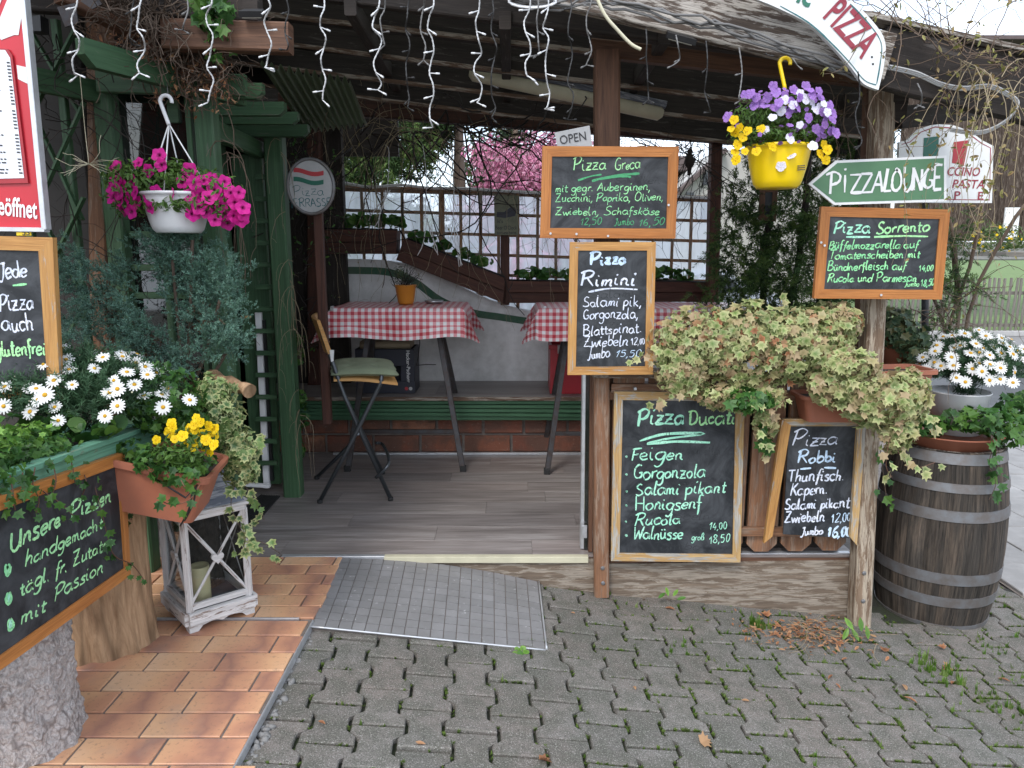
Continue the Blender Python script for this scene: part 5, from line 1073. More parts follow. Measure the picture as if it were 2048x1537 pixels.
tU, W, _ = chalk_board('menu_board', 'orange-framed blackboard reading Unsere Pizzen, hung on the side of the green trough', pU, 2, .036, 'orange_wood')
for t_, x0, y0, x1, y1, xh, w_ in (('Unsere', 20, 1104, 122, 1048, 20, .0085), ('Pizzen', 140, 1040, 222, 1003, 18, .008), ('handgemacht', 49, 1135, 204, 1056, 15, .006), ('tägl. fr. Zutaten', 40, 1192, 226, 1090, 15, .0062), ('mit', 40, 1250, 90, 1222, 15, .0065), ('Passion', 108, 1203, 206, 1142, 15, .0062)): W.text(t_, x0, y0, x1, y1, xh, 'chalk_lime', wd=w_)
for x, y_ in ((14, 1140), (17, 1196), (20, 1248)): W.px([(x, y_-10), (x+5, y_), (x, y_+10), (x-4, y_), (x, y_-10)], 7, 'chalk_green'); W.px([(x, y_-8), (x, y_+8)], 6, 'chalk_mint')
W.done(tU)
# small empty board behind the yellow basket
chalk_board('menu_board', 'small narrow empty blackboard in front of the conifer under the yellow basket', [(1521, 374), (1556, 374), (1552, 443), (1519, 440)], 4.6, .03, 'brown_wood')
# ================================================================ signs
def flat_sign(name, label, pts, Y, mat, th=.006, cat='sign', loc=None):
    P = [at(x, y_, Y) for x, y_ in pts]; t = thing(name, label, cat, P[0]); o = Vector((0, Y, 0)); mb = MB(); mb.prism([(p.x, p.z) for p in P], o, (1, 0, 0), (0, 0, 1), th); mb.build('panel', mat, t)
    return t, Writing(o, (0, -1, 0), .001)
def poly_px(pts, Y, mat, t, name, lift=.001, th=.001):
    P = [at(x, y_, Y-lift) for x, y_ in pts]; mb = MB(); mb.prism([(p.x, p.z) for p in P], (0, Y-lift, 0), (1, 0, 0), (0, 0, 1), th); return mb.build(name, mat, t)
ARW = [(1617, 368), (1668, 410), (1893, 403), (1893, 311), (1672, 321)]
tA, _ = flat_sign('arrow_sign', 'green arrow sign with white border reading PIZZALOUNGE, pointing left on the right post', ARW, 3.16, 'white_paint', .012)
inn = [(1625, 368), (1671, 405), (1888, 398), (1888, 316), (1675, 326)]; poly_px(inn, 3.16, 'sign_green', tA, 'green_field', .0012, .001)
W = Writing((0, 3.1575, 0), (0, -1, 0), .001); x = 1648
W.px([(1663, 347), (1660, 388)], 5, 'white_paint'); W.px([(1652, 350), (1668, 344), (1680, 351), (1677, 364), (1662, 370)], 5, 'white_paint'); W.px([(1690, 350), (1689, 385)], 5, 'white_paint'); W.px([(1690, 337), (1691, 341)], 6, 'white_paint'); x = 1699
for ch, w_, yb_, h in (('Z', 27, 386, 36), ('Z', 27, 385, 37), ('A', 27, 383, 38), ('L', 20, 382, 40), ('O', 27, 381, 42), ('U', 25, 380, 44), ('N', 25, 379, 44), ('G', 24, 378, 45), ('E', 22, 377, 47)):
    if ch == 'Z': W.px([(x+1, yb_-h), (x+w_-4, yb_-h-1)], 5, 'white_paint'); W.px([(x+w_-4, yb_-h), (x+2, yb_)], 5, 'white_paint'); W.px([(x+2, yb_), (x+w_-3, yb_-1)], 6, 'white_paint')
    else: W.text(ch, x, yb_, x+w_-(4 if ch != 'I' else 7), yb_, h/2, 'white_paint', wd=.011, slant=0 if ch != 'U' else 0, taper=False)
    x += (w_-1)*.86
W.done(tA)
# arched PIZZA sign
arch_out = [(1440, -60), (1560, -62), (1640, -40), (1700, -2), (1745, 42), (1770, 82), (1768, 130), (1757, 180)]; arch_in = [(1757, 180), (1728, 168), (1706, 140), (1672, 100), (1620, 50), (1560, 18), (1500, -6), (1430, -26)]
oo = [(p.x, p.z) for p in catmull([at(x, y_, 2.88) for x, y_ in arch_out], 4)]; ii = [(p.x, p.z) for p in catmull([at(x, y_, 2.88) for x, y_ in arch_in], 4)]
tP = thing('arched_sign', 'curved white sign with green edge line and red letters PIZZA at the roof corner', 'sign', at(1600, 60, 2.88)); mb = MB(); mb.prism((oo+ii[1:])[::-1], (0, 2.88, 0), (1, 0, 0), (0, 0, 1), .02); mb.build('panel', 'sign_white', tP)
W = Writing((0, 2.88, 0), (0, -1, 0), .0012); W.px([(1700, 8), (1738, 48), (1762, 86), (1760, 128), (1753, 168)], 2.4, 'letter_teal'); W.px([(1752, 170), (1728, 160), (1700, 126), (1664, 88), (1618, 46), (1560, 12)], 2.4, 'letter_teal'); W.done(tP, 'edge_line')
def word_px(txt, xa, ya, xb, yb_, Y, size_px, mat, t, bold=.02, shear=0, lift=.0015, up=None, name='lettering'):
    a, b_ = at(xa, ya, Y-lift), at(xb, yb_, Y-lift); ux = (b_-a).normalized(); uy = Vector((0, -1, 0)).cross(ux); s_ = size_px*Y/F/.95
    mb = block_text(txt, a, ux, up or uy, s_, bold*s_, shear, (b_-a).length); return mb.build(name, mat, t)
word_px('PIZZA', 1646, 34, 1724, 118, 2.88, 66, 'letter_red', tP, .022)
word_px('ic', 1592, 2, 1618, 14, 2.88, 50, 'letter_green', tP, .03)
poly_px([(1742, 112), (1746, 112), (1746, 116), (1742, 116)], 2.88, 'letter_dark', tP, 'screw'); poly_px([(1744, 126), (1748, 126), (1748, 130), (1744, 130)], 2.88, 'letter_dark', tP, 'screw')
# italian sign behind the arrow
cs = [(1796, 405), (1984, 406), (1987, 292), (1965, 281), (1940, 262), (1905, 250), (1870, 248), (1838, 258), (1815, 280), (1798, 284)]
tC, _ = flat_sign('cafe_sign', 'white arched sign with Italian flag and red words CCINO PASTA behind the green arrow', cs, 4.3, 'sign_white', .02)
W = Writing((0, 4.3, 0), (0, -1, 0), .001); W.px([(1800, 398), (1979, 400), (1981, 296), (1962, 286), (1938, 268), (1905, 256), (1870, 254), (1842, 264), (1820, 284), (1803, 289)], 2, 'letter_red', False); W.done(tC, 'border_line')
poly_px([(1846, 318), (1876, 322), (1878, 272), (1848, 276)], 4.3, 'flag_green', tC, 'flag_green', .002); poly_px([(1904, 326), (1928, 330), (1938, 280), (1908, 284)], 4.3, 'flag_red', tC, 'flag_red', .002)
word_px('CCINO', 1894, 351, 1959, 352, 4.3, 22, 'letter_red', tC, .012, .15); word_px('PASTA', 1904, 376, 1968, 377, 4.3, 22, 'letter_red', tC, .012, .15); word_px('P', 1908, 398, 1920, 398, 4.3, 20, 'letter_red', tC, .012); word_px('E', 1955, 399, 1966, 399, 4.3, 20, 'letter_red', tC, .012)
mb = MB(); mb.tube([at(1850, 405, 4.33), at(1850, 700, 4.33)], .02, 8); mb.build('sign_post', 'steel', tC)
# open sign
tO, _ = flat_sign('open_sign', 'tilted grey OPEN plate tucked behind the top left corner of the uppermost middle board', [(1109, 265), (1116, 300), (1186, 300), (1179, 251)], 3.30, 'sign_grey')
word_px('OPEN', 1121, 289, 1173, 280, 3.30, 22, 'letter_dark', tO, .004)
# beer sign
tN, _ = flat_sign('tin_sign', 'small olive tin sign with beer text hanging on the trellis', [(988, 389), (989, 470), (1037, 470), (1037, 391)], 5.6, 'olive_tin')
for s_, y_, x0, x1, h in (("It's", 446, 995, 1006, 9), ("Beer O'Clock", 459, 991, 1034, 10), ('somewhere', 468, 994, 1032, 8)): word_px(s_, x0, y_, x1, y_, 5.6, h, 'letter_dark', tN, .004)
poly_px([(993, 434), (1010, 436), (1030, 432), (1034, 420), (1022, 414), (1008, 424), (994, 424)], 5.6, 'crate_dark', tN, 'drawing')
# round terrace sign
Yr = 4.25; c0 = at(622, 373, Yr); R_ = (at(668, 373, Yr)-c0).x; tT = thing('round_sign', 'round white sign with wavy red and green bands reading Pizza Terrasse', 'sign', c0)
mb = MB(); circ = [(R_*math.cos(2*math.pi*k/40), R_*1.16*math.sin(2*math.pi*k/40)) for k in range(40)]; mb.prism([(c0.x+x, c0.z+z) for x, z in circ], (0, Yr, 0), (1, 0, 0), (0, 0, 1), .02); mb.build('panel', 'sign_grey', tT)
mb = MB(); mb.tube([c0+Vector((x, -.004, z)) for x, z in circ+circ[:1]], .009, 8, cap=False); mb.build('rim', 'galv', tT)
wav = lambda y0: [(587+k*6, y0+(-3*math.cos((k-1)*.55)+ (k*.4))) for k in range(11)]
for y0, m in ((338, 'flag_red'), (356, 'flag_green')): u = wav(y0); poly_px(u+[(x, y+9) for x, y in u[::-1]], Yr, m, tT, 'painted_band', .002)
W = Writing((0, Yr, 0), (0, -1, 0), .0012); W.text('Pizza', 588, 391, 648, 390, 10, 'letter_teal', wd=.0035, slant=0); W.text('TERRASSE', 580, 416, 662, 411, 8, 'letter_teal', wd=.0045, slant=0); W.done(tT)
mb = MB(); mb.beam((c0.x+.02, Yr+.05, .45), (c0.x+.02, Yr+.05, c0.z), .05, .05); pz = mb.build('sign_post', 'red_brown', tT)
# red menu case
Yc = 2.42; tM, _ = flat_sign('menu_case', 'red menu case with white price list and silver edge at the top left', [(-260, 452), (92, 457), (44, -60), (-260, -60)], Yc, 'red_paint', .022)
mb = MB(); a, b_ = at(93, 459, Yc-.01), at(44, -62, Yc-.01); mb.beam(a, b_, .016, .03); mb.build('metal_edge', 'alu', tM)
mb = MB(); a, b_ = at(-260, 455, Yc-.01), at(94, 460, Yc-.01); mb.beam(a, b_, .03, .014); mb.build('metal_edge', 'alu', tM)
poly_px([(-200, 372), (56, 366), (24, 110), (16, 98), (-200, 84)], Yc, 'red_plastic', tM, 'paper_holder', .008, .007); poly_px([(-190, 362), (48, 356), (20, 116), (10, 100), (-190, 92)], Yc, 'paper', tM, 'price_list', .0095, .001)
mb = MB(); cbf = at(93, 459, Yc); 
for k in range(34):
    y_ = 118+k*6.9; xr2 = 20+(y_-116)*.113
    if k % 7 == 0: continue
    for (xa, xb) in ((-120, xr2-22-random.uniform(4, 26)), (xr2-8, xr2-1)):
        xx = xa
        while xx < xb:
            xe = min(xx+random.uniform(4, 13), xb); p, q = at(xx, y_, Yc-.0108), at(xe, y_+.3, Yc-.0108); h = .0021; mb.add([p-Vector((0, 0, h)), q-Vector((0, 0, h)), q+Vector((0, 0, h)), p+Vector((0, 0, h))], [(0, 1, 2, 3)]); xx = xe+random.uniform(1.5, 3)
mb.build('print', 'letter_dark', tM)
poly_px([(37, 70), (28, 70), (2, 140-60), (-10, 60), (14, 0), (36, -4), (48, 0)], Yc, 'sign_white', tM, 'white_stripe', .0016); poly_px([(-60, 60), (-12, 40), (10, -20), (-20, -20), (-60, 20)], Yc, 'sign_white', tM, 'white_stripe', .0016)
poly_px([(33, 130), (60, 136), (64, 172), (36, 158)], Yc, 'sign_white', tM, 'white_stripe', .0016)
word_px('geöffnet', -16, 427, 75, 437, Yc, 48, 'white_paint', tM, .022)
tY, _ = flat_sign('number_plate', 'small yellow plate with number 55 between the red case and the board', [(32, 456), (33, 471), (62, 471), (61, 456)], 2.40, 'yellow_plastic', .003); word_px('55', 45, 470, 60, 470, 2.40, 14, 'letter_dark', tY, .01)
tq, _ = flat_sign('speaker_plate', 'small black box hanging on the lattice beside the red menu case', [(56, 32), (58, 62), (82, 62), (80, 30)], 2.9, 'black_plastic', .05, 'box')
for (pts, lab) in (([(114, 14), (130, 54), (156, 46), (150, 6)], 'left tilted grey solar panel at the top of the lattice'), ([(160, 2), (184, 18), (204, 8), (190, -10)], 'right tilted grey solar panel at the top beside the beam')): flat_sign('solar_panel', lab, pts, 2.75, 'steel_rust', .006, 'solar panel')
# lamps under the roof
def flood(lab, px, py, Y, w_px, tilt):
    c = at(px, py, Y); w_ = w_px*Y/F; t = thing('floodlight', lab, 'lamp', c); ux = Vector((1, 0, -tilt)).normalized(); uy = Vector((0, .75, .35)).normalized(); n = ux.cross(uy)
    mb = MB(); q = [c-ux*w_/2-uy*w_*.3, c+ux*w_/2-uy*w_*.3, c+ux*w_*.42+uy*w_*.3, c-ux*w_*.42+uy*w_*.3]; mb.hexa(q, -n, .02); mb.build('housing', 'black_plastic', t)
    mb = MB(); mb.hexa([c+(p-c)*.8-n*.001-n*.0 for p in q], -n, -.003); mb.build('lamp_glass', 'lamp_glass', t)
flood('square floodlight above the sawn beam end', 506, 32, 2.9, 44, 0); flood('square floodlight under the roof above the post between the boards and the basket', 1358, 80, 3.0, 56, .25)
lt = thing('strip_lamp', 'long unlit cream strip lamp fixed under the roof beams', 'lamp', at(1135, 170, 4.3)); a, b_ = at(935, 128, 4.35), at(1330, 212, 4.35)
mb = MB(); mb.beam(a, b_, .10, .035); mb.build('housing', 'grey_stain', lt); mb = MB(); dn = Vector((0, -.01, -.045)); mb.tube([a+dn+(b_-a)*.01, a+dn+(b_-a)*.03, b_+dn-(b_-a)*.03, b_+dn-(b_-a)*.01], [.02, .042, .042, .02], 12); mb.build('cover', 'cream', lt)
# ================================================================ tables, stool, crates
def table(label, x0, x1, y0, y1, zt, clabel, seed):
    t = thing('bar_table', label, 'table', ((x0+x1)/2, (y0+y1)/2, 0)); mb = MB(); mb.box(x0, x1, y0, y1, zt-.03, zt-.004); mb.build('tabletop', 'brown_wood', t)
    for (xa, sx_) in ((x0+.12, -1), (x1-.10, 1)):
        for (yf, sy_) in ((y0+.06, -1), (y1-.06, 1)):
            f = Vector((xa+sx_*.06+(.03 if sx_ > 0 else 0), yf+sy_*.04, .0)); h = Vector((xa-sx_*.10, (y0+y1)/2+sy_*.06, zt-.04)); mb = MB(); mb.beam(f, h, .036, .034, c=.003); mb.build('leg', 'steel_rust', t)
            mb = MB(); mb.box(f.x-.02, f.x+.02, f.y-.02, f.y+.02, 0, .04); mb.build('foot', 'rubber', t)
    k = .24
    for (yf, sy_) in ((y0+.06, -1), (y1-.06, 1)):
        yy = yf+sy_*.04+((y0+y1)/2+sy_*.06-yf-sy_*.04)*k; mb = MB(); mb.beam((x0+.12-.02, yy, zt*k), (x1-.10+.03, yy, zt*k), .02, .026); mb.build('stretcher', 'steel_rust', t)
    # cloth
    L, D = x1-x0, y1-y0; dr, n = .20, 70; nx = int((L+2*dr)/.0125); ny = int((D+2*dr)/.0125); rs = random.Random(seed); ph = rs.uniform(0, 6)
    vs, fs, uv = [], [], []
    for j in range(ny+1):
        for i in range(nx+1):
            u = -dr+(L+2*dr)*i/nx; v = -dr+(D+2*dr)*j/ny; du = -u if u < 0 else (u-L if u > L else 0); dv = -v if v < 0 else (v-D if v > D else 0)
            x = min(max(u, 0), L); y = min(max(v, 0), D); z = zt+.002*math.sin(x*19+ph)*math.sin(y*15); sgx = -1 if u < 0 else 1; sgy = -1 if v < 0 else 1
            if du > 0 and dv > 0:
                m_ = max(du, dv); s_ = min(du, dv); x += sgx*(.012+s_*.55+.0*du)*min(1, m_/.03); y += sgy*(.012+s_*.42)*min(1, m_/.03); z -= (m_**2+.35*s_**2)**.5*.97
            elif du > 0: x += sgx*(.014*min(1, du/.02)+du*(.10+.05*math.sin(y*16+ph))); z -= du*.985
            elif dv > 0: y += sgy*(.014*min(1, dv/.02)+dv*(.07+.07*math.sin(x*11+ph)+.03*math.sin(x*31))); z -= dv*(.985)
            if dv > .12 and du == 0: z += .012*math.sin(x*9+ph)
            vs.append((x0+x, y0+y, z))
    for j in range(ny):
        for i in range(nx): fs.append((j*(nx+1)+i, j*(nx+1)+i+1, (j+1)*(nx+1)+i+1, (j+1)*(nx+1)+i)); uv.append([((a)*(L+2*dr)/nx, b_*(D+2*dr)/ny) for a, b_ in ((i, j), (i+1, j), (i+1, j+1), (i, j+1))])
    mb = MB(); mb.add(vs, fs, uv, 0, True); tag(mb.build('tablecloth', 'gingham'), clabel, 'tablecloth')
ta = at(662, 620, 4.78); tb = at(925, 620, 4.78)
table('high table with black trestle legs in the middle of the lounge beside the bar stool', ta.x, tb.x, 4.78, 5.36, 1.10, 'red and white checked cloth on the high table beside the bar stool', 1)
ta = at(1078, 617, 4.72); table('long high table behind the blackboards and the pale ivy', ta.x, at(1520, 620, 4.72).x, 4.72, 5.30, 1.10, 'red and white checked cloth on the long table behind the blackboards', 5)
def ashtray(lab, px, py, Y): p = at(px, py, Y); p.z = 1.103; mb = MB(); mb.lathe([(0, 0), (.055, 0), (.068, .022), (.064, .022), (.052, .006), (0, .006)], p.x, p.y, 24, z0=p.z); tag(mb.build('ashtray', 'ash'), lab, 'ashtray')
ashtray('round metal ashtray on the checked table beside the orange pot', 868, 602, 5.15); ashtray('round metal ashtray at the right end of the long checked table', 1495, 600, 5.1)
for px_, l in ((664, 'a'), (1090, 'b')):
    p = at(px_, 617, 4.76); p.z = 1.10; mb = MB(); mb.box(p.x-.008, p.x+.008, p.y-.018, p.y+.03, 1.085, 1.112, c=.002); tag(mb.build('cloth_clip', 'alu'), 'metal clip on the left front corner of the '+('middle table cloth' if l == 'a' else 'long table cloth'), 'clip')
pp_ = at(812, 605, 5.06); pp_.z = 1.103; tpot = thing('plant_pot', 'orange glazed pot with a dry grey herb on the checked table', 'potted plant', pp_)
mb = MB(); mb.lathe([(0, .0), (.048, 0), (.055, .02), (.072, .125), (.076, .13), (.070, .132), (.064, .11), (0, .11)], pp_.x, pp_.y, 30, z0=pp_.z); mb.build('pot', 'pot_orange', tpot)
mb = MB()
for _ in range(70): mb.tube(walk(pp_+Vector((random.gauss(0, .02), random.gauss(0, .02), .11)), (random.gauss(-.12, .4), random.gauss(0, .4), 1), random.randint(4, 6), random.uniform(.018, .034), .3, 0), .0013, 3)
o = mb.build('herb_stems', 'twig_dark', tpot); P_, nr_ = blob_points([((pp_.x-.03, pp_.y, pp_.z+.20), (.075, .05, .075))], 260, (.2, 1.)); leaves(tpot, OVAL, mats_from(nr_, rv(260), RNG.uniform(.006, .012, 260)), P_, 'ivy_dull', npart=0, massname='herb_leaves')
# folding bar stool
st_ = thing('bar_stool', 'folding bar stool with steel legs, wooden back and pale green cushion', 'stool', gz(700, 980)); 
def tb_(pts, r=.0125, nm='frame_tube', m='steel'): mb = MB(); mb.tube(pts, r, 9); return mb.build(nm, m, st_)
F1, F2 = gz(640, 1006), gz(781, 1001); B1, B2 = gz(634, 958), gz(765, 948)
dy = Vector((0, .40, 0)); FL, FR = F1, F2; F1b, F2b = B1, B2
bt_f, bt_b = at(640, 648, F1.y+.02), at(640, 652, F1.y+.36); bt_f.z = .99; bt_b.z = .99
# two side frames (near and far): back leg runs from the back rest down to the right foot
for (fl, fr, yy, near) in ((FL, FR, FL.y, 1), (F1b, F2b, F1b.y, 0)):
    top = at(642, 655 if near else 648, yy); tb_([fr+Vector((0, 0, .012)), at(688, 790, yy+.0), at(662, 716, yy), at(645, 668, yy), top])
    ts = at(764, 752, yy); tb_([fl+Vector((0, 0, .012)), at(700, 890, yy), at(762, 765, yy), ts+Vector((-.0, 0, .015))])
    for p in (fl, fr): mb = MB(); mb.tube([p+Vector((0, 0, 0)), p+Vector((0, 0, .02))], .016, 9); mb.build('foot_cap', 'rubber', st_)
tb_([at(716, 868, FL.y), at(716, 868, F1b.y-.0)], .008, 'pivot_bar')
fr_ = [at(752, 955, FL.y-.0), at(778, 925, FL.y), at(766, 890, F1b.y), at(752, 886, F1b.y)]; tb_(catmull(fr_, 5), .010, 'foot_rest')
sy0, sy1 = FL.y-.01, F1b.y+.02; zs = at(700, 765, FL.y).z
sp_ = []; cx0, cx1 = at(668, 760, FL.y).x, at(796, 760, FL.y).x
mb = MB(); K = 14; vs = []
for j in (0, 1):
    for i in range(K+1): u = i/K; vs.append((cx0+(cx1-cx0)*u-(.24*(sy1-sy0) if j else 0), sy0 if j == 0 else sy1, zs+.012*math.sin(u*3.14+.6)-.008*u))
vt = [(x, y, z+.012) for x, y, z in vs]; n = K+1
mb.add(vs+vt, [(i, i+1, n+i+1, n+i) for i in range(K)]+[(2*n+i, 2*n+i+1, 3*n+i+1, 3*n+i) for i in range(K)]+[(i, i+1, 2*n+i+1, 2*n+i) for i in range(K)]+[(n+i, n+i+1, 3*n+i+1, 3*n+i) for i in range(K)]+[(0, n, 3*n, 2*n), (K, n+K, 3*n+K, 2*n+K)], None, 0, True); mb.build('seat', 'birch', st_)
# cushion with tufts
mb = MB(); nx, ny = 26, 22; top_, bot_ = [], []; tuf = [(.3, .3), (.7, .3), (.3, .7), (.7, .7)]
for j in range(ny+1):
    for i in range(nx+1):
        u, v = i/nx, j/ny; e = (1-abs(2*u-1)**6)*(1-abs(2*v-1)**6); d = sum(math.exp(-((u-a)**2+(v-b_)**2)/.004) for a, b_ in tuf)
        x = cx0+(cx1-cx0)*(-.04+1.06*u)+(.004*math.sin(v*17))-.24*(sy1-sy0)*v; y = sy0+(sy1-sy0)*(v*1.04-.02); z = zs+.014+.010*math.sin(u*3.14); top_.append((x, y, z+.03+.03*e**.5-.018*d)); bot_.append((x, y, z+.03-.024*e**.5))
n = nx+1; N = n*(ny+1); fs = [(j*n+i, j*n+i+1, (j+1)*n+i+1, (j+1)*n+i) for j in range(ny) for i in range(nx)]; fs2 = [tuple(N+k for k in f[::-1]) for f in fs]
mb.add(top_+bot_, fs+fs2, None, 0, True); tag(mb.build('seat_cushion', 'cushion'), 'pale green tufted cushion tied on the folding bar stool', 'cushion')
# back rest: bent wood between the two uprights
mb = MB(); vs = []
for k in range(9):
    v = k/8; yy = FL.y-.015+(F1b.y-FL.y+.03)*v; bow = -.03*math.sin(v*math.pi)
    for (px_, py_) in ((633, 640), (640, 640), (664, 705), (656, 708)): p = at(px_, py_, FL.y); vs.append((p.x+bow-.27*(yy-FL.y), yy, p.z))
mb.add(vs, [(a*4+i, a*4+(i+1) % 4, (a+1)*4+(i+1) % 4, (a+1)*4+i) for a in range(8) for i in range(4)]+[(0, 3, 2, 1), (32, 33, 34, 35)], None, 0, False); mb.build('back_rest', 'birch', st_)
mb = MB(); q = [at(x, y_, FL.y-.02) for x, y_ in ((659, 700), (668, 700), (667, 722), (662, 724))]; mb.hexa(q, (0, -1, 0), .002); mb.build('tag', 'white_plastic', st_)
# crates on the bench
ck = thing('drinks_crate', 'dark blue drinks crate with white lettering on the bench under the middle table', 'crate', at(770, 783, 5.25)); a, b_ = at(713, 783, 5.22), at(828, 704, 5.22); zb2 = .453; zt2 = b_.z+.02
def cbx(x0, x1, y0, y1, z0, z1, nm, m, t=ck): mb = MB(); mb.box(x0, x1, y0, y1, z0, z1, c=.003); return mb.build(nm, m, t)
xa, xb = a.x, b_.x; ym, yM = 5.22, 5.50; h1 = zb2+(zt2-zb2)*.28; h2 = zb2+(zt2-zb2)*.62
cbx(xa, xb, ym, ym+.015, zb2, h1, 'front_panel', 'crate_dark'); cbx(xa, xb, ym, ym+.015, h2, zt2, 'front_panel', 'crate_dark'); cbx(xa, xa+.10, ym, ym+.014, h1, h2, 'front_panel', 'crate_dark'); cbx(xb-.10, xb, ym, ym+.014, h1, h2, 'front_panel', 'crate_dark')
cbx(xa, xb, yM-.015, yM, zb2, zt2, 'back_panel', 'crate_dark'); cbx(xa, xa+.012, ym+.016, yM-.016, zb2, zt2, 'side_panel', 'crate_dark'); cbx(xb-.012, xb, ym+.016, yM-.016, zb2, zt2, 'side_panel', 'crate_dark')
for x in (xa+.14, xa+.17, xa+.20, xa+.23): cbx(x, x+.008, ym+.002, ym+.012, h2-.01, h2+.04, 'rib', 'steel')
mb = block_text('Hacker-Pschorr', (xb-.055, ym, zt2-.01), (0, 0, -1), (1, 0, 0), .036, .0005, 0, zt2-zb2-.09); mb.v = [(v[0], ym-.0015, v[2]) for v in mb.v]; mb.build('lettering', 'sign_white', ck)
for dx, m in ((-.06, 'flag_red'), (-.03, 'sign_grey')): mb = MB(); mb.prism([(.013*math.cos(k*.52), .013*math.sin(k*.52)) for k in range(12)], (xb+dx, ym-.002, zb2+.035), (1, 0, 0), (0, 0, 1), .001); mb.build('emblem', m, ck)
mb = MB(); mb.box(xa+.03, xb-.03, ym+.02, yM-.01, zt2, zt2+.05, c=.015); tag(mb.build('parcel', 'parcel'), 'flat brown parcel wrapped in plastic on top of the dark drinks crate', 'parcel')
rc_ = thing('red_crate', 'red plastic crate on the bench under the long table beside the blackboard', 'crate', at(1140, 783, 5.25)); a, b_ = at(1100, 783, 5.2), at(1210, 690, 5.2)
cbx(a.x, b_.x, 5.2, 5.215, .453, b_.z, 'front_panel', 'red_plastic', rc_); cbx(a.x, b_.x, 5.5, 5.515, .453, b_.z, 'back_panel', 'red_plastic', rc_); cbx(a.x, a.x+.012, 5.216, 5.499, .453, b_.z, 'side_panel', 'red_plastic', rc_); cbx(b_.x-.012, b_.x, 5.216, 5.499, .453, b_.z, 'side_panel', 'red_plastic', rc_); cbx(a.x-.01, b_.x+.01, 5.19, 5.2, b_.z-.03, b_.z+.0, 'rim', 'red_plastic', rc_)
cbx(a.x+.05, a.x+.075, 5.187, 5.189, b_.z-.06, b_.z-.0, 'sticker', 'sign_grey', rc_)
# ================================================================ flowers
def daisy(n=15):
    mb = MB()
    for k in range(n):
        th = 6.283*k/n+random.uniform(-.07, .07); w_ = .13; c, s = math.cos(th), math.sin(th); dr = random.uniform(-.10, .12); L = random.uniform(.88, 1.02)
        pr = [(.15, -w_*.6, .03), (.15, w_*.6, .03), (.62, w_*1.05, .06+dr*.3), (.62, -w_*1.05, .06+dr*.3), (L, w_*.45, .02+dr), (L, -w_*.45, .02+dr)]
        mb.add([(a*c-b_*s, a*s+b_*c, z+.008*(k % 2)) for a, b_, z in pr], [(0, 1, 2, 3), (3, 2, 4, 5)], [[(.2, 0)]*2+[(.7, 0)]*2, [(.7, 0)]*2+[(1, 0)]*2], 0)
    mb.lathe([(.25, .03), (.24, .10), (.15, .17), (0, .19)], 0, 0, 10, 1); return mb
def petunia():
    mb = MB(); n = 20; vs = [(0, 0, -.35)]
    for i in range(n): th = 6.283*i/n; vs.append((.22*math.cos(th), .22*math.sin(th), -.05))
    for i in range(n): th = 6.283*i/n; r = .93+.10*math.cos(5*th); vs.append((r*math.cos(th), r*math.sin(th), .04+.07*math.cos(5*th+.6)))
    fs, uv = [], []
    for i in range(n): j = (i+1) % n; fs.append((0, 1+i, 1+j)); uv.append([(0, 0), (.3, 0), (.3, 0)]); fs.append((1+i, 1+n+i, 1+n+j, 1+j)); uv.append([(.2, 0), (1, 0), (1, 0), (.2, 0)])
    return mb.add(vs, fs, uv, 0, False)
def pansy():
    mb = MB()
    for (cx, cy, rx, ry, z, a) in ((-.36, .48, .56, .54, -.04, .3), (.36, .48, .56, .54, -.03, -.3), (-.52, -.05, .54, .50, .02, .9), (.52, -.05, .54, .50, .03, -.9), (0, -.48, .70, .58, .07, 0)):
        n = 9; vs = [(cx*.25, cy*.25, z)]+[(cx+rx*math.cos(6.283*k/n), cy+ry*math.sin(6.283*k/n), z+.09*math.sin(k*2.4)+.03) for k in range(n)]
        mb.add(vs, [(0, 1+k, 1+(k+1) % n) for k in range(n)], [[(0, 0), (1, 0), (1, 0)]]*n)
    return mb
DAISIES = [daisy() for _ in range(3)]; PET, PAN = petunia(), pansy()
def sprig(n=9, L=1., nl=.34, w=.10, up=.5, tri=True):
    """thin stem with narrow leaves, along +Y"""
    mb = MB(); mb.add([(-.02, 0, 0), (.02, 0, 0), (0, L, 0)], [(0, 1, 2)], [[(0, 0)]*3])
    for k in range(n):
        y = L*(.12+.86*k/n); th = k*2.4; d = Vector((math.cos(th), up, math.sin(th)*.8)).normalized(); s = d.orthogonal().normalized()*w*.5; p = Vector((0, y, 0)); q = p+d*nl*(1-.4*k/n)
        mb.add([p-s*.5, p+s, q, ][:3], [(0, 1, 2)], [[(0, 0), (.4, 0), (1, 0)]])
    return mb
def place_parts(parent, base_mbs, mats, P, nr, size, name='flower', tip=None):
    """each flower is a part; P, nr (N,3)"""
    off = root_of(parent).location; N = len(P); R = mats_from(nr, tip if tip is not None else rv(N), size); ms = [b.mesh(name, mats) for b in base_mbs]
    for i in range(N):
        o = bpy.data.objects.new(name, ms[i % len(ms)]); COL.objects.link(o); o.parent = parent; o.matrix_basis = Matrix([list(R[i][k])+[P[i][k]-off[k]] for k in range(3)]+[[0, 0, 0, 1]])
def dirs_up(n, spread=.8, fwd=.5):
    d = RNG.normal(size=(n, 3))*spread; d[:, 2] = abs(d[:, 2])+.5; d[:, 1] -= fwd; return d/np.linalg.norm(d, axis=1, keepdims=True)
FEATH = sprig(11, 1., .42, .085, .8)
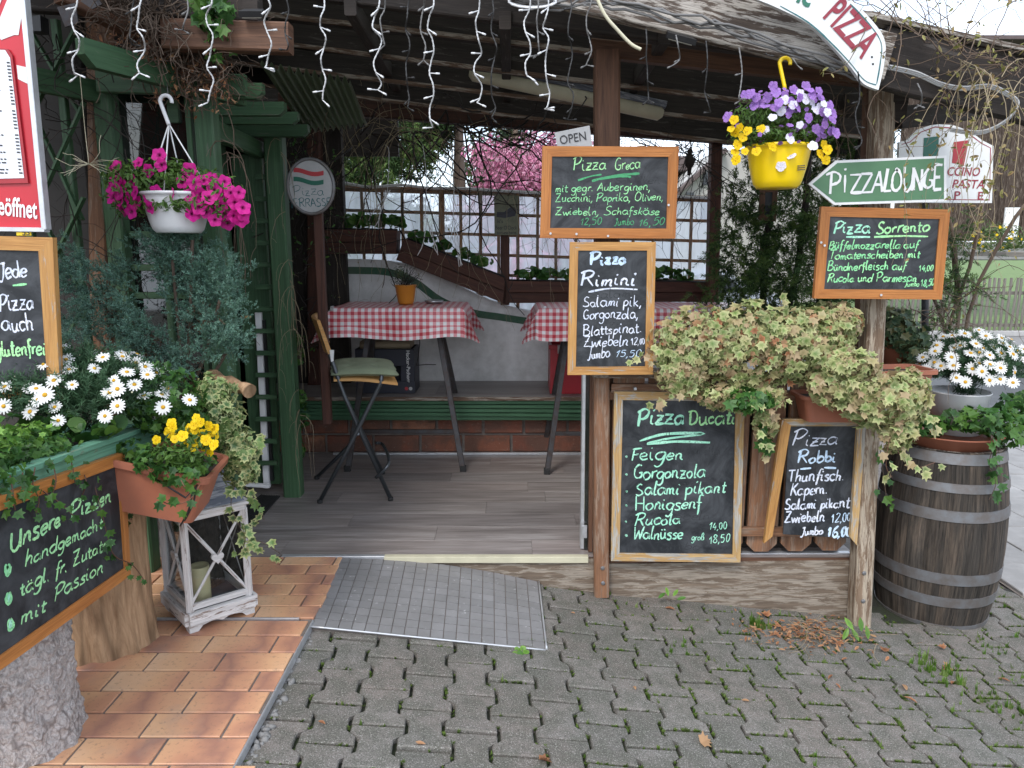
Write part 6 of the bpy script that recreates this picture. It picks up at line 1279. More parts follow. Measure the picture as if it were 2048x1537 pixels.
# daisies in the trough
def daisy_bush(label, c, rad, nf, fs, nleaf, extra=(), lo=-.15, flat=1.):
    t = thing('daisy_bush', label, 'flowers', c); c = Vector(c)
    d = dirs_up(nleaf, .75, .35); P_ = np.array(c)+d*np.array(rad)*RNG.uniform(.35, .93, (nleaf, 1)); o = link('foliage', scatter_mesh('foliage', FEATH, mats_from(rv(nleaf), d+rv(nleaf, .25)+[0, 0, .3], RNG.uniform(.035, .075, nleaf)), P_, 'daisy_leaf', t.location), t); o['kind'] = 'stuff'
    ds = []; tries = 0
    while len(ds) < nf and tries < 9000:
        tries += 1; v = dirs_up(1, .9, .55)[0]
        if v[2] < lo: continue
        if all(np.linalg.norm(v-q) > .135 for q in ds): ds.append(v)
    ds = np.array(ds); R_ = RNG.uniform(.92, 1.12, (len(ds), 1)); FP = np.array(c)+ds*np.array(rad)*R_; nr = ds*.7+np.array([0, -.42, .42])+rv(len(ds), .26)
    for (px, py, Y) in extra: p = at(px, py, Y); FP = np.vstack([FP, [p]]); nr = np.vstack([nr, [[.1, -.9, .4]]])
    place_parts(t, DAISIES, ['daisy_petal', 'daisy_eye'], FP, nr, RNG.uniform(fs*.82, fs*1.1, len(FP)))
    st = MB(); [st.tube(catmull([Vector(p)+Vector((0, 0, -.004)), (Vector(p)+c)/2+Vector((random.gauss(0, .02), 0, .02)), c+Vector((random.gauss(0, .03), random.gauss(0, .03), -.05))], 3), .0013, 3) for p in FP]; st.build('stems', 'daisy_leaf', t)
    nb = 22; v = dirs_up(nb, .9, .5); P_ = np.array(c)+v*np.array(rad)*1.0; bb = MB(); bb.lathe([(0, -.5), (.45, -.2), (.5, .2), (.2, .6), (0, .65)], 0, 0, 6); o = link('buds', scatter_mesh('buds', bb, mats_from(v, rv(nb), np.full(nb, .006)), P_, 'cream', t.location), t); o['kind'] = 'stuff'; return t
daisy_bush('large bush of white daisies in the green trough on the left', (-1.47, 2.46, .915), (.35, .28, .215), 66, .026, 3200, extra=[(20, 1003, 1.95), (28, 905, 2.0), (235, 812, 2.08), (235, 778, 2.1), (210, 832, 2.08), (90, 790, 2.05)])
# ivy, geranium and lime leaves along the trough
def ivy_thing(label, blobs, n, size, mat, npart, droop=.7, base=None, name='ivy', cat='ivy', front=.5, trail=(), tmat='twig_brown'):
    t = thing(name, label, cat, blobs[0][0]); 
    if n: ivy_cloud(t, blobs, n, size, mat, droop, npart, base, front)
    P_, N_ = [], []
    mb = MB()
    for pts in trail:
        C_ = catmull(pts, 6); mb.tube(C_, .0017, 4)
        for p in C_[::2]: P_.append(tuple(p+Vector((random.gauss(0, size*.5), random.gauss(0, size*.4)-.01, random.gauss(0, size*.4))))); N_.append((random.gauss(.25, .4), random.gauss(-.9, .3), random.gauss(.3, .3)))
    if trail: mb.build('vine', tmat, t)
    if P_: n_ = len(P_); leaves(t, base or IVY, mats_from(np.array(N_), np.tile([0, -.2, -1.], (n_, 1))+rv(n_, .6), RNG.uniform(size*.7, size*1.2, n_)), np.array(P_), mat, npart=n_)
    return t
b_ = lambda px, py, Y, r: ((at(px, py, Y).x, Y, at(px, py, Y).z), r)
ivy_thing('mixed green ivy filling the near end of the mint green trough', [((-1.40, 1.80, .925), (.13, .26, .06)), ((-1.41, 2.1, .90), (.11, .16, .055)), ((-1.62, 2.0, .93), (.14, .2, .07))], 1700, .0195, 'ivy_green', 290,
 trail=[[at(60, 960, 1.95), at(90, 985, 1.92), at(125, 1010, 1.90), at(150, 1035, 1.92)], [at(210, 905, 2.35), at(190, 960, 2.2), at(200, 1010, 2.15), at(212, 1060, 2.15), at(228, 1110, 2.2), at(265, 1130, 2.3), at(288, 1160, 2.35)], [at(250, 960, 2.4), at(235, 1010, 2.35), at(238, 1060, 2.35), at(235, 1110, 2.4)], [at(150, 920, 2.2), at(172, 960, 2.1), at(160, 1000, 2.1), at(138, 1040, 2.05)], [at(15, 985, 1.8), at(0, 1000, 1.8), at(-10, 1030, 1.8)], [onx(20, 950, -1.275), onx(26, 985, -1.262), onx(30, 1020, -1.262)], [onx(70, 935, -1.275), onx(66, 970, -1.262), onx(78, 1000, -1.26), onx(72, 1025, -1.26)], [onx(105, 925, -1.275), onx(112, 960, -1.262), onx(104, 990, -1.26)], [onx(140, 912, -1.275), onx(146, 940, -1.262), onx(150, 965, -1.26)], [onx(45, 945, -1.275), onx(48, 972, -1.262), onx(52, 995, -1.26)], [at(240, 930, 2.4), at(262, 960, 2.4), at(268, 1000, 2.4), at(262, 1040, 2.4)]], tmat='twig_red')
ivy_thing('lime green young ivy leaves at the front left of the trough', [((-1.42, 1.93, .965), (.10, .13, .03)), ((-1.40, 2.1, .95), (.08, .09, .025))], 190, .019, 'ivy_lime', 130)
ivy_thing('broad scalloped geranium leaves below the daisies in the trough', [b_(170, 850, 2.3, (.12, .08, .04)), b_(30, 850, 2.25, (.10, .08, .04)), b_(110, 835, 2.3, (.1, .06, .03))], 60, .034, 'ivy_green', 60, base=ROUND, name='geranium', cat='plant')
ivy_thing('dark green ivy between the daisies and the yellow pansies', [b_(330, 800, 2.55, (.13, .12, .13)), b_(395, 860, 2.7, (.10, .1, .12))], 800, .021, 'ivy_green', 200)
ivy_thing('cream edged variegated ivy hanging beside the yellow pansies', [b_(430, 790, 2.75, (.07, .08, .08)), b_(445, 850, 2.72, (.09, .08, .12)), b_(485, 900, 2.70, (.06, .07, .09)), b_(480, 945, 2.68, (.07, .05, .05))], 620, .026, 'ivy_variegated', 290,
 trail=[[at(490, 920, 2.65), at(515, 900, 2.6), at(522, 870, 2.6)], [at(480, 960, 2.65), at(500, 985, 2.62), at(520, 1010, 2.6), at(528, 1040, 2.6)], [at(470, 970, 2.64), at(462, 1010, 2.55), at(478, 1050, 2.5), at(490, 1080, 2.5), at(478, 1110, 2.5)], [at(480, 1070, 2.5), at(505, 1080, 2.5), at(525, 1085, 2.5), at(560, 1107, 2.5)]])
ivy_thing('small ivy growing in the reddish hanging plant box', [b_(310, 918, 2.33, (.07, .07, .035)), b_(360, 945, 2.30, (.08, .07, .035)), b_(275, 900, 2.38, (.06, .06, .04)), b_(395, 925, 2.4, (.07, .08, .04))], 260, .022, 'ivy_green', 190, trail=[[at(400, 970, 2.22), at(378, 1000, 2.2), at(345, 1010, 2.2), at(320, 1000, 2.22)], [at(362, 960, 2.21), at(375, 985, 2.2)]], tmat='twig_red')
# yellow pansies in the box
t = thing('pansies', 'clump of bright yellow pansies in the reddish hanging plant box', 'flowers', at(370, 930, 2.36)); fp = [(343, 847), (340, 865), (350, 878), (313, 880), (365, 872), (378, 858), (372, 880), (392, 836), (390, 860), (408, 868), (418, 852), (425, 872), (428, 890), (408, 893), (420, 905), (402, 845), (385, 893), (412, 880), (395, 878), (430, 858), (345, 855), (388, 850)]
P_ = np.array([at(x, y_, 2.33+random.uniform(-.05, .05)) for x, y_ in fp]); nr = np.tile([.15, -1, .35], (len(P_), 1))+rv(len(P_), .28); place_parts(t, [PAN], 'pansy_yellow', P_, nr, RNG.uniform(.014, .020, len(P_)), tip=np.tile([0., 0, 1], (len(P_), 1))+rv(len(P_), .2))
ivy_cloud(t, [b_(365, 905, 2.36, (.11, .09, .06)), b_(385, 875, 2.38, (.09, .06, .05))], 420, .016, 'petunia_leaf', .0, 0, OVAL)
# hanging baskets
def hook(t, mat, top, loop_r, base_, Y, rims):
    mb = MB(); c = at(*top, Y); arc = [c+Vector((-loop_r*math.cos(a)*1.0, 0, loop_r*math.sin(a))) for a in [math.radians(q) for q in range(180, -35, -18)]]
    arc = [c+Vector((loop_r*math.cos(math.radians(q)), 0, loop_r*math.sin(math.radians(q)))) for q in range(-15, 200, 18)]; b0 = at(*base_, Y)
    P_ = arc+[arc[-1].lerp(b0, .35)+Vector((-.0, 0, 0)), arc[-1].lerp(b0, .75), b0]; n = len(P_); mb.tube(catmull(P_, 2), .0075, 8); mb.build('hook', mat, t)
    for r in rims: mb = MB(); mb.tube([b0+Vector((0, 0, .005)), r], .0028, 6); mb.build('hanger_rod', mat, t)
def pot_basket(name, label, cx, ytop, ybot, Y, wt, wb_, mat, lip=.012, ribs=2):
    a, b2 = at(cx, ytop, Y), at(cx, ybot, Y); H = a.z-b2.z; R, r = wt*Y/F/2, wb_*Y/F/2; t = thing(name, label, 'hanging basket', b2); k = lambda u: r+(R-r)*(u**.62)
    mb = MB(); pr = [(0, .0), (r*.96, 0), (r, .004)]+[(k(u)*(1+(.006 if ribs and abs((u*10) % 5) < .6 else 0)), H*u) for u in [i/12 for i in range(1, 12)]]+[(R*1.03, H*.93), (R*1.03, H), (R*.98, H), (R*.95, H*.88), (0, H*.86)]
    mb.lathe(pr, a.x, a.y, 40, z0=b2.z); mb.build('pot', mat, t); return t, Vector((a.x, a.y, a.z)), R, H
tW, pc, R_, H_ = pot_basket('hanging_basket', 'white hanging pot of magenta petunias under the green pergola', 352, 386, 466, 2.95, 125, 84, 'white_plastic')
hook(tW, 'white_plastic', (332, 203), .022, (338, 250), 2.95, [pc+Vector((-R_*.9, 0, 0)), pc+Vector((R_*.95, 0, .03)), pc+Vector((-.03, -R_*.3, 0)), pc+Vector((-.01, R_*.8, 0))])
mb = MB(); mb.tube([at(336, 188, 2.95), at(334, 166, 3.0)], .0015, 4); mb.build('hanging_wire', 'grey_cord', tW)
tp_ = thing('petunias', 'magenta petunias spilling over the white hanging pot', 'flowers', pc)
blobs = [b_(265, 385, 2.93, (.10, .12, .10)), b_(250, 350, 2.95, (.08, .1, .06)), b_(350, 360, 2.97, (.17, .13, .07)), b_(435, 390, 2.93, (.10, .12, .09)), b_(450, 420, 2.93, (.07, .1, .06)), b_(350, 410, 2.84, (.15, .03, .03)), b_(330, 335, 2.97, (.10, .06, .045))]
n = 2600; P_, nr_ = blob_points(blobs, n, (.3, 1.05), .3); leaves(tp_, OVAL, mats_from(nr_+rv(n, .4), rv(n, .5)+[0, 0, .5], RNG.uniform(.010, .019, n)), P_, 'petunia_leaf', npart=0)
fl = [(232, 333), (276, 326), (297, 341), (235, 362), (248, 372), (264, 362), (238, 385), (225, 375), (240, 403), (273, 405), (245, 420), (262, 423), (312, 384), (298, 396), (310, 405), (300, 415), (379, 340), (388, 365), (364, 364), (408, 360), (425, 355), (450, 363), (402, 389), (428, 381), (418, 395), (380, 390), (443, 390), (462, 385), (478, 385), (470, 405), (332, 430), (362, 424), (385, 428), (412, 424), (430, 418), (450, 428), (430, 440), (455, 446), (468, 432), (486, 415), (483, 440), (318, 310), (322, 330), (225, 395), (255, 395), (345, 388), (398, 415), (405, 405), (442, 412), (232, 352), (487, 428), (270, 385)]
P_ = np.array([at(x, y_, 2.83+random.uniform(-.02, .03)+.0012*abs(y_-400)) for x, y_ in fl]); nr = np.array([[(x-352)/160, -1, .1-(y_-380)/250] for x, y_ in fl])+rv(len(fl), .22); place_parts(tp_, [PET], 'petunia_pink', P_, nr, RNG.uniform(.025, .031, len(fl)))
tY2, pc, R_, H_ = pot_basket('hanging_basket', 'yellow hanging pot of purple, white and yellow pansies under the roof edge', 1558, 292, 377, 3.0, 120, 78, 'yellow_plastic')
hook(tY2, 'yellow_plastic', (1570, 127), .020, (1570, 178), 2.98, [at(1562, 225, 2.98), at(1578, 225, 2.98), at(1570, 230, 3.05)])
mb = MB(); mb.tube([at(1572, 115, 2.98), at(1576, 84, 2.98)], .0016, 4); mb.build('hanging_wire', 'grey_cord', tY2)
for k in range(3): poly_px([(1595, 331+k*4), (1610, 330+k*4), (1610, 332+k*4), (1595, 333+k*4)], 2.90, 'letter_dark', tY2, 'print', .0)
tq2 = thing('pansies', 'purple and white pansies with yellow ones at the rim of the yellow hanging pot', 'flowers', pc)
blobs = [b_(1500, 240, 2.98, (.08, .1, .09)), b_(1560, 235, 3.0, (.14, .12, .11)), b_(1620, 240, 2.98, (.09, .1, .09)), b_(1555, 275, 2.95, (.18, .12, .04)), b_(1640, 270, 2.96, (.06, .07, .05)), b_(1480, 275, 2.96, (.05, .06, .05))]
n = 2200; P_, nr_ = blob_points(blobs, n, (.3, 1.05), .3); leaves(tq2, OVAL, mats_from(nr_+rv(n, .4), rv(n, .5)+[0, 0, .5], RNG.uniform(.008, .016, n)), P_, 'petunia_leaf', npart=0)
pur = [(1546, 172), (1552, 185), (1500, 188), (1512, 195), (1508, 212), (1522, 207), (1530, 212), (1558, 205), (1588, 180), (1612, 172), (1620, 180), (1638, 182), (1642, 196), (1600, 195), (1617, 236), (1652, 236), (1645, 224), (1650, 250), (1662, 262), (1672, 266), (1632, 258), (1455, 234), (1595, 215), (1583, 205), (1535, 195), (1490, 190), (1660, 212), (1665, 240), (1668, 230), (1640, 262), (1576, 222), (1550, 215), (1625, 190), (1570, 190)]
whi = [(1562, 222), (1570, 200), (1600, 186), (1612, 198), (1624, 205), (1640, 215), (1655, 225), (1632, 220), (1648, 208), (1586, 210), (1626, 292), (1583, 312), (1562, 333), (1530, 260), (1580, 278), (1600, 250), (1545, 235)]
yel = [(1468, 240), (1480, 255), (1485, 275), (1522, 258), (1470, 265), (1475, 290), (1490, 303), (1513, 303), (1545, 294), (1648, 290), (1640, 308), (1652, 320), (1470, 305), (1472, 320), (1462, 258), (1495, 262), (1655, 300)]
for lst, m, s_ in ((pur, 'pansy_purple', .019), (whi, 'pansy_white', .018), (yel, 'pansy_yellow', .018)):
    P_ = np.array([at(x, y_, 2.87+random.uniform(-.02, .03)) for x, y_ in lst]); nr = np.array([[(x-1558)/200, -1, .15] for x, y_ in lst])+rv(len(lst), .3); place_parts(tq2, [PAN], m, P_, nr, RNG.uniform(s_*.75, s_*1.1, len(lst)), tip=np.tile([0., 0, 1], (len(lst), 1))+rv(len(lst), .25))
n = 60; P_, nr_ = blob_points(blobs[:5], n, (.98, 1.05), .7); place_parts(tq2, [PAN], 'pansy_purple', P_, nr_+np.array([0, -.6, 0]), RNG.uniform(.007, .012, n))
# ================================================================ big pale ivy on the railing
def vb(px, py, Y, wx, wy, d=.14): p = at(px, py, Y); return ((p.x, p.y, p.z), (wx*Y/F/2, d, wy*Y/F/2))
big = [vb(1400, 690, 3.22, 200, 150), vb(1500, 690, 3.2, 220, 170), vb(1600, 690, 3.2, 200, 150), vb(1660, 650, 3.25, 110, 90), vb(1480, 790, 3.18, 180, 60, .09), vb(1530, 845, 3.15, 50, 70, .05), vb(1360, 740, 3.2, 100, 110, .1)]
ivy_thing('big mass of pale cream and green ivy on top of the picket railing', big, 3900, .030, 'ivy_pale', 300, front=.75, trail=[[at(1360, 790, 3.1), at(1330, 800, 3.1), at(1310, 815, 3.1)], [at(1530, 860, 3.1), at(1522, 890, 3.1), at(1532, 910, 3.1)], [at(1300, 690, 3.1), at(1285, 715, 3.08), at(1270, 725, 3.08)], [at(1555, 640, 3.2), at(1562, 615, 3.2), at(1560, 600, 3.2)], [at(1500, 800, 3.08), at(1535, 820, 3.06), at(1570, 800, 3.05)]], tmat='twig_red')
ivy_thing('pale ivy with reddish tips tumbling round the foot of the right front post', [vb(1690, 770, 3.10, 150, 100, .10), vb(1760, 800, 3.08, 160, 110, .10), vb(1810, 790, 3.12, 90, 120, .1), vb(1790, 860, 3.1, 80, 90, .07), vb(1700, 730, 3.05, 110, 60, .06)], 1700, .030, 'ivy_pale', 240, front=.75, trail=[[at(1790, 880, 3.08), at(1800, 910, 3.06), at(1830, 935, 3.06), at(1870, 925, 3.06)], [at(1840, 830, 3.06), at(1862, 840, 3.05), at(1868, 862, 3.05)], [at(1780, 870, 3.05), at(1772, 930, 3.04), at(1785, 955, 3.04)]], tmat='twig_red')
ivy_thing('dry brown leaves scattered through the pale ivy on the railing', big[:4], 300, .026, 'dead_leaf', 120, front=.9)
gb = ivy_thing('tuft of dark green ivy leaves hanging below the pale ivy between the two pizza boards', [vb(1500, 800, 3.10, 90, 50, .05), vb(1530, 880, 3.12, 30, 60, .04)], 110, .034, 'ivy_green', 110)
# terracotta boxes on the railing
trough_box('plant_pot', 'terracotta balcony box under the pale ivy above the broken Robbi board', at(1672, 838, 3.30), (1, 0, 0), (0, 1, 0), .36, .16, .12)
trough_box('plant_pot', 'terracotta balcony box at the right post beside the barrel daisies', at(1780, 800, 3.32), (1, .12, 0), (-.12, 1, 0), .30, .18, .15)
p = at(1790, 735, 3.75); t = thing('plant_pot', 'round terracotta pot standing behind the right front post', 'plant pot', p); mb = MB(); mb.lathe([(0, 0), (.075, 0), (.105, .16), (.118, .162), (.12, .19), (.108, .19), (.1, .165), (0, .16)], p.x, p.y, 28, z0=p.z); mb.build('pot', 'terracotta', t)
sb_ = thing('shelf', 'wooden shelf board behind the railing carrying the plant pots', 'shelf', (1.6, 3.65, .55)); mb = MB(); a, b2 = at(1600, 745, 3.75), at(1860, 745, 3.75); mb.beam(a+Vector((0, .05, 0)), b2+Vector((0, .05, 0)), .26, .03); mb.build('board', 'weathered_brown', sb_)
for x in (a.x+.06, b2.x-.06): mb = MB(); mb.box(x-.03, x+.03, 3.78, 3.84, -.36, a.z-.016); mb.build('leg', 'weathered_brown', sb_)
ivy_thing('yellowish green ivy growing in the round terracotta pot behind the post', [vb(1800, 670, 3.7, 100, 70, .1), vb(1830, 700, 3.65, 80, 90, .08), vb(1790, 640, 3.75, 70, 50, .08)], 360, .034, 'ivy_dull', 200)
# daisies and ivy on the barrel
zt3 = bc.z+Hb; t = thing('saucer', 'shallow terracotta bowl on the barrel head under the white pot', 'plant pot', (bc.x, bc.y-.02, zt3)); mb = MB(); mb.lathe([(0, .0), (.20, 0), (.235, .055), (.245, .06), (.235, .064), (.225, .05), (0, .045)], bc.x-.02, bc.y-.03, 40, z0=zt3); mb.build('bowl', 'terracotta', t)
t = thing('flower_pot', 'white bucket of daisies standing in the terracotta bowl on the barrel', 'plant pot', (bc.x+.02, bc.y-.02, zt3+.05)); mb = MB(); mb.lathe([(0, 0), (.112, 0), (.135, .20), (.142, .205), (.138, .21), (.128, .19), (0, .18)], bc.x+.02, bc.y-.02, 36, z0=zt3+.05); mb.build('pot', 'white_plastic', t)
dc = at(1932, 755, 3.62); daisy_bush('dense dome of white daisies in the white bucket on the barrel', (dc.x, 3.62, dc.z-.03), (.29, .25, .24), 96, .033, 3000)
ivy_thing('fresh green ivy round the white bucket trailing down the barrel', [vb(1860, 850, 3.45, 70, 50, .06), vb(1950, 840, 3.4, 130, 50, .10), vb(2010, 850, 3.5, 90, 80, .08), vb(2030, 810, 3.55, 70, 60, .06)], 420, .034, 'ivy_green', 240, trail=[[at(1975, 850, 3.33), at(1985, 890, 3.31), at(1978, 930, 3.30), at(1992, 965, 3.29), at(1978, 1000, 3.29)], [at(2000, 870, 3.36), at(1992, 910, 3.33), at(2000, 950, 3.32)], [at(2020, 860, 3.4), at(2040, 880, 3.4), at(2056, 880, 3.4)], [at(1760, 895, 3.28), at(1768, 960, 3.27), at(1775, 1010, 3.27)]])
# ================================================================ conifers
def conifer(label, clumps, nper, size, mat, name='conifer', parts=0, base=None, per=16, bl=.085):
    """foliage as many small foxtail branchlets, each a run of sprigs round its own axis"""
    t = thing(name, label, 'shrub', clumps[0][0]); P_, D_ = [], []
    for (c, r, d) in clumps:
        k = max(4, int(nper*r[0]*r[2]*100/per)); q = RNG.normal(size=(k, 3)); q /= np.linalg.norm(q, axis=1, keepdims=True); s_ = RNG.uniform(.25, 1.0, (k, 1)); B_ = np.array(c)+q*np.array(r)*s_
        A_ = q*.45+np.array(d)+RNG.normal(size=(k, 3))*.32; A_ /= np.linalg.norm(A_, axis=1, keepdims=True); u = RNG.uniform(0, 1, (k, per)); rr = RNG.normal(size=(k, per, 3)); rr -= A_[:, None]*np.sum(rr*A_[:, None], axis=2, keepdims=True); rr /= np.linalg.norm(rr, axis=2, keepdims=True)
        L_ = RNG.uniform(.6, 1.3, (k, 1, 1))*bl; P_.append((B_[:, None]+A_[:, None]*u[..., None]*L_+rr*.004).reshape(-1, 3)); D_.append((A_[:, None]*(.55+.5*u[..., None])+rr*(.9-.5*u[..., None])).reshape(-1, 3))
    P_, D_ = np.vstack(P_), np.vstack(D_); n = len(P_); leaves(t, base or SPR, mats_from(rv(n)+[0, -.6, 0], D_, RNG.uniform(size*.6, size*1.2, n)), P_, mat, npart=0); return t
SPR = sprig(11, 1., .34, .17, .75); FLATS = sprig(14, 1., .45, .12, .9)
def jb(px, py, Y, wx, wy, d, dep=.12): p = at(px, py, Y); return ((p.x, p.y, p.z), (wx*Y/F/2, dep, wy*Y/F/2), d)
jun = [jb(385, 560, 3.0, 110, 170, (-.15, -.1, 1)), jb(430, 620, 2.95, 130, 200, (.1, -.2, 1)), jb(345, 510, 3.05, 100, 120, (-.5, -.1, 1)), jb(440, 700, 2.9, 100, 110, (.3, -.3, .6)), jb(375, 480, 3.05, 90, 80, (-.2, 0, 1)), jb(460, 560, 3.0, 50, 100, (.2, -.1, 1)),
 jb(165, 560, 2.85, 110, 80, (-.9, -.1, .35)), jb(220, 610, 2.85, 140, 90, (-.9, -.1, .4)), jb(290, 670, 2.85, 150, 110, (-.8, -.1, .4)), jb(180, 655, 2.8, 120, 60, (-1, -.1, .1)), jb(350, 720, 2.9, 150, 90, (-.5, -.2, .5)), jb(250, 560, 2.95, 80, 80, (-.8, 0, .7)), jb(150, 530, 2.9, 70, 50, (-.9, 0, .5))]
tj = conifer('blue green juniper with two leaning branches in front of the green window', jun, 520, .030, 'juniper', 'juniper')
mb = MB(); root = at(370, 800, 2.95)
for q in ((385, 480), (440, 600), (345, 520), (170, 560), (230, 620), (180, 660), (460, 690), (290, 640)): mb.tube(catmull([root, (root+at(*q, 2.95))/2+Vector((0, 0, -.04)), at(*q, 2.95)], 5), .007, 5)
mb.build('branches', 'twig_brown', tj); Pq = np.array([at(x, y_, 2.93) for x, y_ in ((215, 600), (300, 690), (240, 650), (360, 740), (380, 770), (400, 640))]); n = 500; P_ = Pq[RNG.integers(0, 6, n)]+rv(n, .03); o = link('dry_twigs', scatter_mesh('dry_twigs', SPR, mats_from(rv(n), rv(n), RNG.uniform(.02, .035, n)), P_, 'brown_tuft', tj.location), tj); o['kind'] = 'stuff'
thj = []
for (x, y_, Y, wx, wy) in ((1470, 560, 4.6, 90, 160), (1500, 470, 4.7, 110, 180), (1580, 430, 4.6, 120, 200), (1640, 480, 4.5, 100, 220), (1540, 560, 4.5, 140, 140), (1610, 580, 4.4, 120, 120), (1700, 480, 4.6, 120, 260), (1740, 330, 4.8, 90, 200), (1620, 320, 4.9, 120, 140), (1480, 400, 4.9, 100, 110), (1690, 600, 4.4, 110, 120), (1660, 240, 5.0, 120, 140), (1560, 250, 5.1, 120, 120), (1715, 200, 5.0, 60, 90)): thj.append(jb(x, y_, Y, wx, wy, (random.gauss(0, .4), -.2, -.35), .2))
conifer('tall dark thuja filling the right side of the lounge behind the yellow basket', thj, 90, .075, 'thuja', 'thuja', base=FLATS, per=7, bl=.16)
thj = [jb(x, y_, Y, wx, wy, (random.gauss(.2, .4), -.2, -.2), .12) for (x, y_, Y, wx, wy) in ((1900, 450, 4.9, 90, 70), (1890, 510, 4.8, 100, 80), (1930, 480, 4.9, 70, 60), (1880, 580, 4.7, 90, 80), (1920, 560, 4.8, 70, 70), (1870, 640, 4.6, 80, 60), (1925, 620, 4.7, 50, 40))]
conifer('loose bright green thuja right of the Sorrento board', thj, 60, .06, 'thuja', 'thuja', base=FLATS, per=7, bl=.14)
tk = bpy.data.objects['thuja.001']; mb = MB()
for k in range(5): mb.tube(walk(at(1890+k*9, 700, 4.8), (random.gauss(0, .1), 0, 1), 9, .11, .1, 0), .012, 5)
mb.build('stems', 'twig_brown', tk)
tk = bpy.data.objects['thuja']; mb = MB(); [mb.tube(walk(at(1500+k*55, 720, 4.7), (random.gauss(0, .08), 0, 1), 9, .2, .08, 0), .02, 6) for k in range(5)]; mb.build('stems', 'twig_dark', tk)
# ================================================================ icicle lights
def icicle(px, ybot, Y, white, seed, wig=7, yt=-30, lab=''):
    rs = random.Random(seed); r = .0024 if white else .0024; m = 'cord_white' if white else ('grey_cord' if seed % 2 else 'dark_cord')
    t = thing('icicle_light', lab, 'light string', at(px, 0, Y)); pts = []; y_ = yt; x = px; s = 1; k = 0
    leds = []
    while y_ < ybot:
        pts.append((x, y_)); y_ += rs.uniform(18, 27)*(1 if white else 1.1); x = px+s*rs.uniform(.2, 1)*wig+rs.gauss(0, 1.5)+(y_/120)*rs.uniform(-1, 2); k += 1
        if k % 2 == 0: s = -s; leds.append((len(pts), s))
    pts.append((x, ybot)); P_ = [at(a, b2, Y+rs.gauss(0, .012)) for a, b2 in pts]; C_ = catmull(P_, 5); mb = MB(); n = len(C_)
    tw = [p+Vector((r*.5*math.cos(i*1.7), r*.5*math.sin(i*1.7), 0)) for i, p in enumerate(C_)]; mb.tube(tw, r*.8, 5); tw = [p-Vector((r*.5*math.cos(i*1.7), r*.5*math.sin(i*1.7), 0)) for i, p in enumerate(C_)]; mb.tube(tw, r*.8, 5); mb.build('cord', m, t)
    L = .034 if white else .026
    for i, s in leds+[(len(P_)-1, rs.choice((-1, 1)))]:
        if i >= len(P_): continue
        p = P_[i]; d = Vector((s*rs.uniform(.5, 1), rs.uniform(-.3, .2), -rs.uniform(-.1, .8))).normalized(); mb = MB(); mb.tube([p, p+d*L*.6, p+d*L*.62, p+d*L], [r*.7, r*.8, r*1.35, r*1.2], 6); mb.build('led', m if not white else 'white_plastic', t)
WS = [(2, 75), (150, 152), (280, 146), (420, 205), (535, 135), (645, 200), (752, 180), (862, 255), (955, 205), (1055, 155), (1092, 218)]
ords = ['leftmost white icicle light string over the red menu case', 'second white icicle light string from the left over the green lattice', 'third white icicle light string from the left above the green pergola beam', 'long white icicle light string right of the white basket hook', 'short white icicle light string beside the sawn beam end', 'white icicle light string right of the green rafter ends', 'white icicle light string over the round sign side of the trellis', 'longest white icicle light string ending over the trellis', 'white icicle light string left of the coiled cable', 'white icicle light string hanging straight below the coiled cable', 'rightmost white icicle light string just left of the OPEN plate']
for i, (x, yb2) in enumerate(WS): icicle(x, yb2, 2.45 if x < 600 else 2.55, True, 11+i, lab=ords[i])
DS = [(262, 90), (370, 60), (572, 100), (765, 90), (815, 215), (845, 120), (985, 235), (1075, 110), (1140, 240), (1178, 130), (1292, 200), (1352, 130), (1412, 225), (1478, 200), (1532, 110), (1586, 130), (1716, 290), (1835, 210)]
dl = ['above the left end of the pergola beam', 'above the white hanging basket hook', 'beside the sawn beam end', 'between two white strings over the tables', 'left of the longest white string', 'just left of the longest white string, shorter', 'over the right part of the trellis', 'behind the coiled cable', 'crossing the top of the OPEN plate', 'above the OPEN plate', 'between the boards and the square floodlight', 'under the right square floodlight', 'left of the yellow basket', 'touching the left of the yellow basket', 'just left of the yellow hook', 'just right of the yellow hook', 'right of the yellow basket over the arrow sign', 'right of the front post under the fascia']
for i, (x, yb2) in enumerate(DS): icicle(x, yb2+ (0 if i != 8 else 0), 2.62 if x < 1100 else 2.78, False, 40+i, wig=5, yt=-30 if x < 1180 else 40+(x-1200)*.2, lab='thin dark light string '+dl[i])
